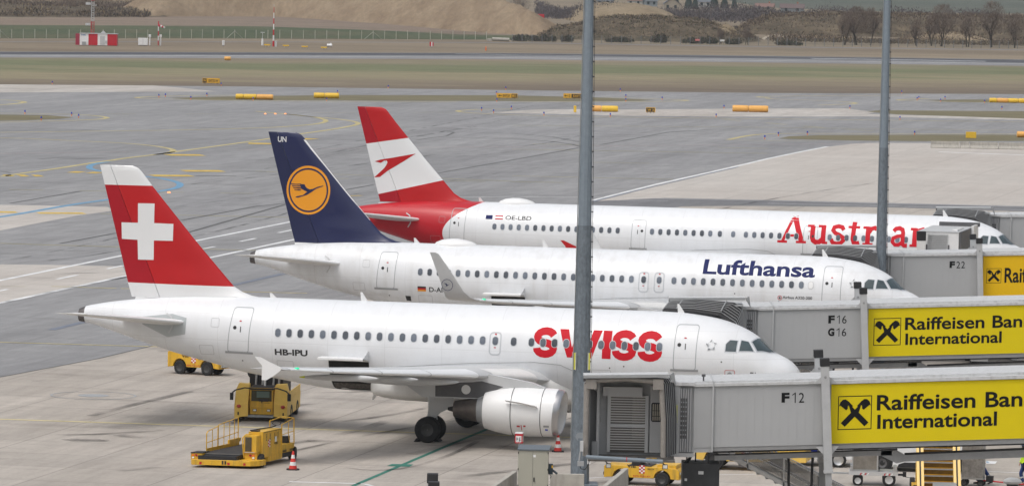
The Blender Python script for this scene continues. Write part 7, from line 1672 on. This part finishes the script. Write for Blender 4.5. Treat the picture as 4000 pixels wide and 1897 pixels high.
def branchy(q, p, d_, L_, r, depth, tips):
    e = p+d_*L_; q.cyl(p, e, r, r*.6, 5 if depth > 2 else 3, 0, caps=False)
    if depth == 0: tips.append(e); return
    for _ in range(3 if depth > 1 else 2):
        nd = (d_+Vector((random.uniform(-.6, .6), random.uniform(-.6, .6), random.uniform(.0, .35)))).normalized(); branchy(q, p+d_*L_*random.uniform(.5, 1), nd, L_*random.uniform(.55, .8), r*.55, depth-1, tips)
def bare_tree(x, ybase, ytop, wpx, label, dense=1., mi=(0, 1), cat='tree'):
    g0 = G(x, ybase); h = (ybase-ytop)/F*g0.y; wr = wpx/2/F*g0.y
    t = thing('bare_tree', label, cat, g0, 0, 'bare trees behind the right fence'); q = MB(); tips = []
    for k in range(2 if wr > 2 else 3):
        branchy(q, Vector((random.uniform(-.3, .3), 0, 0)), Vector((random.uniform(-.25, .25), random.uniform(-.2, .2), 1)).normalized(), h*.36, .035*h*.5, 3, tips)
    q.build('trunk', TW[2], t, 0); q = MB()
    for e in tips:
        e2 = Vector((max(-wr, min(wr, e.x)), e.y, min(e.z, h*.9)))
        slivers(q, e2-Vector((0, 0, h*.1)), h*.11, h*.11, h*.2, int(14*dense), h*.08, .03, mis=list(mi))
    for _ in range(int(1800*dense)):
        a = random.uniform(0, 2*pi); zz = random.uniform(.28, 1); r = wr*sin(pi*min(1, (zz-.2)/.85))**.6*random.random()**.5
        slivers(q, (cos(a)*r, sin(a)*r, zz*h*.92), .3, .3, .6, 1, h*.075, .035, mis=list(mi))
    q.build('crown', TW, t, 0)
for k, (x, yb, yt, w_, dn, lab) in enumerate(((3345, 176, 24, 100, 1.3, 'tall bare tree left of the farther mast, widest crown of the pair'), (3398, 177, 30, 70, 1., 'bare tree with dark forked trunk just left of the farther mast'),
                                              (3300, 176, 50, 60, .8, 'shorter bare tree, leftmost of the group left of the farther mast'), (3678, 182, 15, 115, 1.3, 'broad bare tree with reddish crown right of the farther mast'), (3640, 180, 55, 60, .7, 'slim bare tree standing left of the broad reddish one'),
                                              (3780, 184, 45, 80, .8, 'bare tree with open crown between the broad and the tallest tree'), (3875, 186, 2, 110, 1.2, 'tallest bare tree near the right edge carrying a dark nest'), (3965, 188, 50, 80, 1., 'bare tree at the far right edge'),
                                              (2815, 172, 118, 38, .6, 'small bare tree in front of the tan spoil heap'), (2915, 176, 108, 44, .6, 'small fan shaped bare tree right of the spoil heap'), (3580, 180, 75, 50, .6, 'low bare tree beside the pale heap right of the farther mast'), (2030, 66, -8, 90, .9, 'hazy brown bare tree behind the right foot of the big mound'))):
    bare_tree(x, yb, yt, w_, lab, dn)
def bush(x, yb, yt, wpx, label, mi=(2, 2, 3, 0)):
    g0 = G(x, yb); h = (yb-yt)/F*g0.y; wr = wpx/2/F*g0.y; t = thing('bush', label, 'bush', g0, 0, 'bushes along the right fence'); q = MB()
    for k in range(int(6+wr*3)):
        u = random.uniform(-1, 1); slivers(q, (u*wr, random.uniform(-1, 1), 0), wr*.3+.4, 1, h*(1-.5*u*u)*random.uniform(.7, 1.1), 60, .6, .1, mis=list(mi))
    q.build('foliage', TW, t, 0)
    q = MB()
    for k in range(4): q.cyl((random.uniform(-.3, .3)*wr, 0, 0), (random.uniform(-.6, .6)*wr, 0, h*.6), .05, .02, 4)
    q.build('stem', TW[2], t, 0)
for x, yb, yt, w_, lab in ((2050, 162, 133, 100, 'wide dark bush at the right foot of the big mound'), (2140, 163, 138, 60, 'dark bush second from the left along the right fence'), (2215, 164, 140, 40, 'dark bush just left of the nearer mast'), (2580, 168, 134, 65, 'dark bush mid way between the masts'),
                           (2700, 171, 150, 60, 'low dark bush left of the red and white board'), (2765, 172, 142, 66, 'round dark bush between the two small boards'), (2860, 174, 155, 60, 'low bush right of the white board'), (3080, 178, 158, 80, 'long low bush left of the bare tree group'), (2420, 166, 147, 90, 'green tinged bush right of the nearer mast')):
    bush(x, yb, yt, w_, lab)
# conifers and houses of the village
def conifer(x, yb, yt, label):
    g0 = G(x, yb); h = (yb-yt)/F*g0.y; t = thing('conifer', label, 'conifer', g0, 0, 'dark conifers in the village'); q = MB(); q.cyl((0, 0, 0), (0, 0, h), .2, .04, 6); q.build('trunk', TW[2], t, 0); q = MB()
    for k in range(700):
        z = random.random()**.8; r = (1-z)*h*.27+.15; a = random.uniform(0, 2*pi); p = Vector((cos(a)*r*random.uniform(.3, 1), sin(a)*r, z*h))
        q.add([p+Vector((-.25, 0, .1)), p+Vector((.25, 0, .1)), p+Vector((cos(a)*.5, sin(a)*.5, -.45))], [(0, 1, 2)])
    q.build('crown', mat('conifer_green', (.035, .05, .04), .9), t, 0)
for x, yb, yt, lab in ((2690, 34, -25, 'dark conifer left of the two storey white house'), (2715, 36, -8, 'smaller dark conifer beside the two storey white house'), (2790, 33, -30, 'dark conifer right of the two storey white house'), (2830, 32, -15, 'dark conifer second right of the two storey white house'), (2868, 33, -6, 'slim dark conifer, rightmost in the village'), (2640, 26, -20, 'dark conifer behind the big gabled house')):
    conifer(x, yb, yt, lab)
def house(x, yb, wpx, hpx, label, wall, roof, ridge='x', depth=8.):
    g0 = G(x, yb); W_ = wpx/F*g0.y; h = hpx/F*g0.y; t = thing('village_house', label, 'house', g0, R(random.uniform(-12, 12)), 'houses of the far village')
    he = h*.55; q = MB(); q.box(-W_/2, W_/2, 0, depth, 0, he)
    if ridge == 'y': q.prism([(-W_/2, 0, he), (W_/2, 0, he), (0, 0, h-.15)], (0, depth, 0))
    q.build('wall', mat(wall[0], wall[1], .9, var=.08), t, 0); q = MB(); e = .35
    if ridge == 'x': q.prism([(-W_/2-e, -e, he-.1), (-W_/2-e, depth/2, h), (-W_/2-e, depth+e, he-.1)], (W_+2*e, 0, 0))
    else:
        for s in (-1, 1): q.prism([(s*(W_/2+e), -e, he-.25), (0, -e, h), (0, -e, h+.15), (s*(W_/2+e), -e, he-.1)], (0, depth+2*e, 0))
    rf = q.build('roof', mat(roof[0], roof[1], .8, var=.12), t, 0); MB().box(W_*.2, W_*.2+.6, depth*.5, depth*.5+.6, h-1, h+.7).build('chimney', mat('chimney_brick', (.3, .15, .1), .9), rf, 0)
    for u in (-.28, .22): MB().box(W_*u-.45, W_*u+.45, -.04, -.005, he*.35, he*.35+1.1).build('window', M_GLASS, t, 0)
WW, WT, WB = ('wall_white', (.45, .45, .43)), ('wall_tan', (.34, .3, .24)), ('wall_blue_grey', (.25, .28, .3)); RR, RG, RD = ('roof_red', (.2, .12, .10)), ('roof_grey', (.13, .14, .16)), ('roof_dark_red', (.13, .095, .09))
for a in ((2360, 22, 60, 34, 'white far house directly right of the nearer mast', WW, RG), (2480, 24, 60, 38, 'far house with red roof left of the big gabled house', WW, RR), (2545, 26, 46, 40, 'blue grey far house beside the big gabled house', WB, RG), (2625, 42, 60, 50, 'big tan gabled far house with its gable facing the airfield', WT, RG, 'y'),
          (2755, 30, 50, 40, 'two storey white far house between the conifers', WW, RG), (2985, 42, 70, 28, 'long low red roofed far house', WT, RR), (3095, 52, 90, 36, 'dark red roofed far barn on the right of the village', WB, RD), (590, 12, 26, 30, 'small grey far building on the left above the brown scrub', WB, RG)): house(*a)

# left fence: posts, struts and mesh as one fence
def fence(name, label, pts, step, h, mpost, mmesh, braces=()):
    t = thing(name, label, 'fence', (0, 0, 0)); P_ = [G(*p) for p in pts]; tot = 0; n = 0; acc = []
    for a, b in zip(P_, P_[1:]):
        L_ = (b-a).length; k = max(1, round(L_/step))
        for i in range(k): acc.append(a.lerp(b, i/k))
    acc.append(P_[-1]); proto = None
    for i, p in enumerate(acc):
        if proto is None: proto = MB().box(-.07, .07, -.07, .07, 0, h).build('post', mpost, t, 0); proto.location = p
        else: o = proto.copy(); COL.objects.link(o); o.parent = t; o.location = p
    q = MB()
    for a, b in zip(acc, acc[1:]):
        for k in range(7): z = .1+k*(h-.2)/6; q.cyl(a+Vector((0, 0, z)), b+Vector((0, 0, z)), .014, None, 3, caps=False)
        for j in range(10):
            p = a.lerp(b, j/10); q.cyl(p+Vector((0, 0, .05)), p+Vector((0, 0, h-.1)), .01, None, 3, caps=False)
    q.build('wire_mesh', mmesh, t, 0)
    for i in braces:
        for s in (-1, 1):
            if 0 < i < len(acc)-1: MB().cyl(acc[i]+Vector((0, 0, h*.85)), acc[i+s].lerp(acc[i], .25), .06, None, 5).build('brace', mpost, t, 0)
FP = mat('fence_post_pale', (.42, .42, .36), .8); FW = mat('fence_wire', (.13, .17, .14), .7)
fence('perimeter_fence', 'wire perimeter fence on pale posts with slanting braces, left of the nearer mast', [(-60, 150), (0, 150), (1000, 151), (1900, 156)], 3.3, 2.0, FP, FW, braces=(1, 22, 34, 45))
fence('perimeter_fence', 'dark wire perimeter fence on thin posts running behind the right grass', [(2000, 166), (3000, 179), (4080, 192)], 2.4, 1.9, mat('fence_post_dark', (.17, .18, .19), .7), FW)

# instrument shelter, masts and field instruments
g0 = G(311, 178); Ys = g0.y; sc = Ys/F
def at(x, y=None): return (x-311)*sc
sh = thing('instrument_shelter', 'red and white striped instrument shelter beside the lattice mast', 'shelter', g0, 0)
xs_ = [0, (345-311)*sc, (381-311)*sc, (419-311)*sc, (456-311)*sc]; hs_ = 46*sc
for i in range(4): q = MB(); q.box(xs_[i]+.004*(i > 0), xs_[i+1], 0, 2.6, .1, hs_, 0); q.build('wall_panel', [M_WHITE, M_RED][i % 2], sh, 0)
q = MB(); q.prism([(0, 0, .1), (-1.0, 1.5, .1), (-1.0, 1.5, hs_), (0, 0, hs_)], (0, .9, 0)); q.build('wall_panel', mat('shelter_side_red', (.3, .02, .05), .5), sh, 0)
q = MB(); q.box(-.1, xs_[4]+.1, -.1, 2.7, hs_+.003, hs_+.12); q.build('roof', M_LGREY, sh, 0); q = MB(); q.box(xs_[2]+.5, xs_[2]+1.5, -.04, -.005, .2, 2.0); q.box(xs_[2]+1.4, xs_[2]+2.0, -.08, -.005, .5, 1.1); q.build('door', M_LGREY, sh, 0)
MB().box(xs_[0]+.5, xs_[0]+1.3, -.4, -.005, .1, .8).build('air_unit', M_MGREY, sh, 0); q = MB(); q.prism([(4.2, .5, hs_+.12), (5.4, .5, hs_+.12), (4.8, .5, hs_+.7)], (0, .6, 0)); q.build('roof_cowl', M_LGREY, sh, 0)
text3d('TWR', (.25, -.02, 2.0), (1.0, 0, 0), (0, 0, .35), .02).build('lettering', mat('sign_blue', (.05, .2, .4), .5), sh, 0)
g1 = G(361, 176); lm = thing('lattice_mast', 'tall red and grey lattice mast beside the striped shelter', 'mast', (g1.x, g1.y-1.2, 0)); lz = 0
for k, (z0, z1, m) in enumerate(((0, 5.0, M_RED), (5.0, 9.2, M_LGREY), (9.2, 11.5, M_RED), (11.5, 16, M_LGREY))):
    q = MB(); w0 = .42-.012*z0
    for a in (0, 2*pi/3, 4*pi/3): q.cyl((w0*cos(a), w0*sin(a), z0), (w0*.95*cos(a), w0*.95*sin(a), z1), .06, None, 5)
    z = z0; s = 0
    while z < z1-.3:
        for a in (0, 2*pi/3, 4*pi/3): b2 = a+2*pi/3; q.cyl((w0*cos(a), w0*sin(a), z), (w0*cos(b2), w0*sin(b2), z+.4), .035, None, 4); q.cyl((w0*cos(b2), w0*sin(b2), z), (w0*cos(a), w0*sin(a), z+.4), .03, None, 4)
        z += .5
    q.build('mast_section', m, lm, 0)
for z in (4.3, 8.6): MB().box(-1.4, -.4, -.3, .3, z-.25, z+.25).build('antenna_box', M_LGREY, lm, 0, bevel=.05)
MB().box(-.2, .9, -.2, .2, 8.25, 8.4).build('bracket', M_LGREY, lm, 0)
g2 = G(1068, 182); mm = thing('striped_mast', 'thin red and white striped mast in front of the big mound', 'mast', g2); n_ = 7; hh = 165/F*g2.y
for i in range(n_): z0, z1 = hh*.93*i/n_, hh*.93*(i+1)/n_; MB().cyl((0, 0, z0), (0, 0, z1), .2-.02*i, .18-.02*i, 10).build('mast_section', [M_RED, M_WHITE][i % 2], mm, 40)
MB().cyl((0, 0, hh*.93), (0, 0, hh), .03, None, 6).build('tip', M_LGREY, mm, 0); MB().box(.3, .75, -.2, .2, 0, 1.2).build('foot_box', M_LGREY, mm, 0)
g2 = G(618, 178); ws = thing('wind_sock', 'red and white windsock on a striped pole right of the shelter', 'windsock', g2); hh = 94/F*g2.y; q = MB()
for i in range(5): q.cyl((0, 0, hh*i/5), (0, 0, hh*(i+1)/5), .11, None, 8, i % 2)
q.build('pole', [M_RED, M_WHITE], ws, 0); q = MB()
for i in range(4): q.cyl((.05+.33*i, 0, hh*.83-.12*i), (.05+.33*(i+1), 0, hh*.83-.12*(i+1)), .3-.04*i, .26-.04*i, 12, i % 2)
q.build('sock', [mat('sock_red', (.5, .03, .07), .8), M_WHITE_D], ws, 0)
def inst(name, x, yb, lab, cat, build, grp=None):
    t = thing(name, lab, cat, G(x, yb), 0, grp); build(t); return t
def meter(t):
    MB().cyl((0, 0, 0), (0, 0, 1.7), .14, None, 10).build('pole', M_WHITE, t, 30); MB().box(-.25, .25, -.25, .25, 1.7, 2.3).build('head', M_WHITE, t, 0, bevel=.05)
inst('weather_sensor', 585, 178, 'white post mounted weather sensor left of the windsock', 'weather sensor', meter, 'white field sensors'); inst('weather_sensor', 627, 178, 'white post mounted weather sensor right of the windsock', 'weather sensor', meter, 'white field sensors')
def box_(w_, h, d_, m=M_WHITE):
    def f(t):
        MB().box(-w_/2, w_/2, 0, d_, .1, h).build('housing', m, t, 0, bevel=.04); MB().box(-w_/2+.1, w_/2-.1, .1, d_-.1, 0, .1).build('foot', M_DGREY, t, 0)
        MB().box(-.015, .015, -.01, 0, .2, h-.1).build('door_gap', M_DGREY, t, 0)
    return f
inst('field_cabinet', 558, 179, 'squat white field cabinet between the shelter and the windsock', 'cabinet', box_(2.0, 1.6, 1.2)); inst('field_cabinet', 872, 180, 'slim white field cabinet left of the striped mast', 'cabinet', box_(.5, 1.2, .4))
def anem(t):
    MB().cyl((0, 0, 1.6), (0, 0, 3.0), .05, None, 8).build('pole', M_LGREY, t, 0); MB().cyl((0, 0, .3), (0, 0, 1.7), .25, .2, 10).build('housing', M_WHITE, t, 30); MB().box(-.45, .45, -.04, .04, 2.95, 3.1).build('sensor_arm', M_LGREY, t, 0)
inst('wind_sensor', 1025, 183, 'white wind sensor with forked head left of the striped mast', 'wind sensor', anem)
for k, x in enumerate((1043, 1116, 1190, 1265)):
    def papi(t):
        MB().prism([(-.55, 0, .35), (.55, 0, .35), (.7, 0, .6), (-.7, 0, .6)], (0, .9, 0)).build('housing', CYL[0], t, 0)
        for s in (-.35, .35): MB().cyl((s, .4, 0), (s, .4, .36), .04, None, 6).build('leg', M_LGREY, t, 0)
    inst('approach_light_unit', x, [184.5, 187.5, 191.5, 195][k], ['yellow light unit next to the striped mast, first of four', 'yellow light unit, second of four from the striped mast', 'yellow light unit, third of four from the striped mast', 'yellow light unit, last of four near the runway'][k], 'light unit', papi, 'row of yellow light units')
def tank(t):
    MB().cyl((-.55, 0, .35), (.55, 0, .35), .32, None, 16).build('tank', M_WHITE, t, 40); MB().box(.1, .4, -.1, .1, .6, .85).build('hatch', M_WHITE, t, 0)
inst('white_tank', 1287, 184, 'small white tank on the grass right of the yellow light units', 'tank', tank)
def rwb(t):
    MB().box(-.45, -.1, -.05, .05, .3, 1.2).build('board', M_RED, t, 0); MB().box(-.1, .15, -.06, .06, .2, 1.2).build('board', M_WHITE, t, 0); MB().box(.15, .4, -.05, .05, .3, 1.1).build('board', M_RED, t, 0); MB().cyl((0, 0, 0), (0, 0, .3), .05, None, 6).build('leg', M_DGREY, t, 0)
inst('marker_sign', 1686, 186, 'red and white marker standing alone on the grass before the mound', 'marker', rwb)
def cone2(t): MB().cyl((0, 0, 0), (0, 0, .9), .16, .08, 8).build('post', M_ORANGE, t, 30)
inst('orange_post', 1898, 198, 'orange post on the grass left of the nearer mast', 'post', cone2)
def board(m, w_=1.0):
    def f(t):
        MB().box(-w_/2, w_/2, -.04, .04, .7, 1.15).build('board', m, t, 0)
        for s in (-.3, .3): MB().cyl((s, 0, 0), (s, 0, .7), .03, None, 5).build('leg', M_DGREY, t, 0)
    return f
inst('field_board', 2724, 172, 'small red and white board in front of the dark bushes', 'board', board(mat('board_pink', (.65, .2, .2), .6), 1.05)); inst('field_board', 2821, 174, 'small white board by the right fence', 'board', board(M_WHITE))
def pipe(t): MB().cyl((-2, 0, .5), (2, 0, .4), .42, None, 14).build('shell', M_CONC, t, 30); MB().box(-3.2, -2.1, -.4, .4, 0, .6).build('block', M_CONC, t, 0, bevel=.05)
inst('concrete_pipe', 1956, 162, 'long concrete pipe lying at the right end of the left fence', 'pipe', pipe)
def lorry(t):
    MB().box(-1.6, 1.2, -1, 1, .9, 2.0).build('load_box', M_RED, t, 0); MB().box(-2.6, -1.7, -1, 1, .6, 2.2).build('cab', M_RED, t, 0, bevel=.1)
    for x in (-2.1, .6): MB().wheel((x, -1, .45), (0, 1, 0), .45, .3).build('wheel', [M_RUBBER, M_RIM], t)
inst('red_truck', 2110, 82, 'tiny red truck behind the right foot of the big mound', 'truck', lorry)

# haze
q = MB(); q.box(-1400, 1400, -120, 5100, -1.1, 34)
hz = q.build('haze', [], None, 0); hm = bpy.data.materials.new('haze'); hm.use_nodes = True; n = hm.node_tree.nodes; n.clear()
pv = n.new('ShaderNodeVolumePrincipled'); pv.inputs['Color'].default_value = (.78, .86, .97, 1); pv.inputs['Density'].default_value = .00007; pv.inputs['Anisotropy'].default_value = .2
mo = n.new('ShaderNodeOutputMaterial'); hm.node_tree.links.new(pv.outputs[0], mo.inputs['Volume']); hz.data.materials.append(hm); tag(hz, kind='stuff')
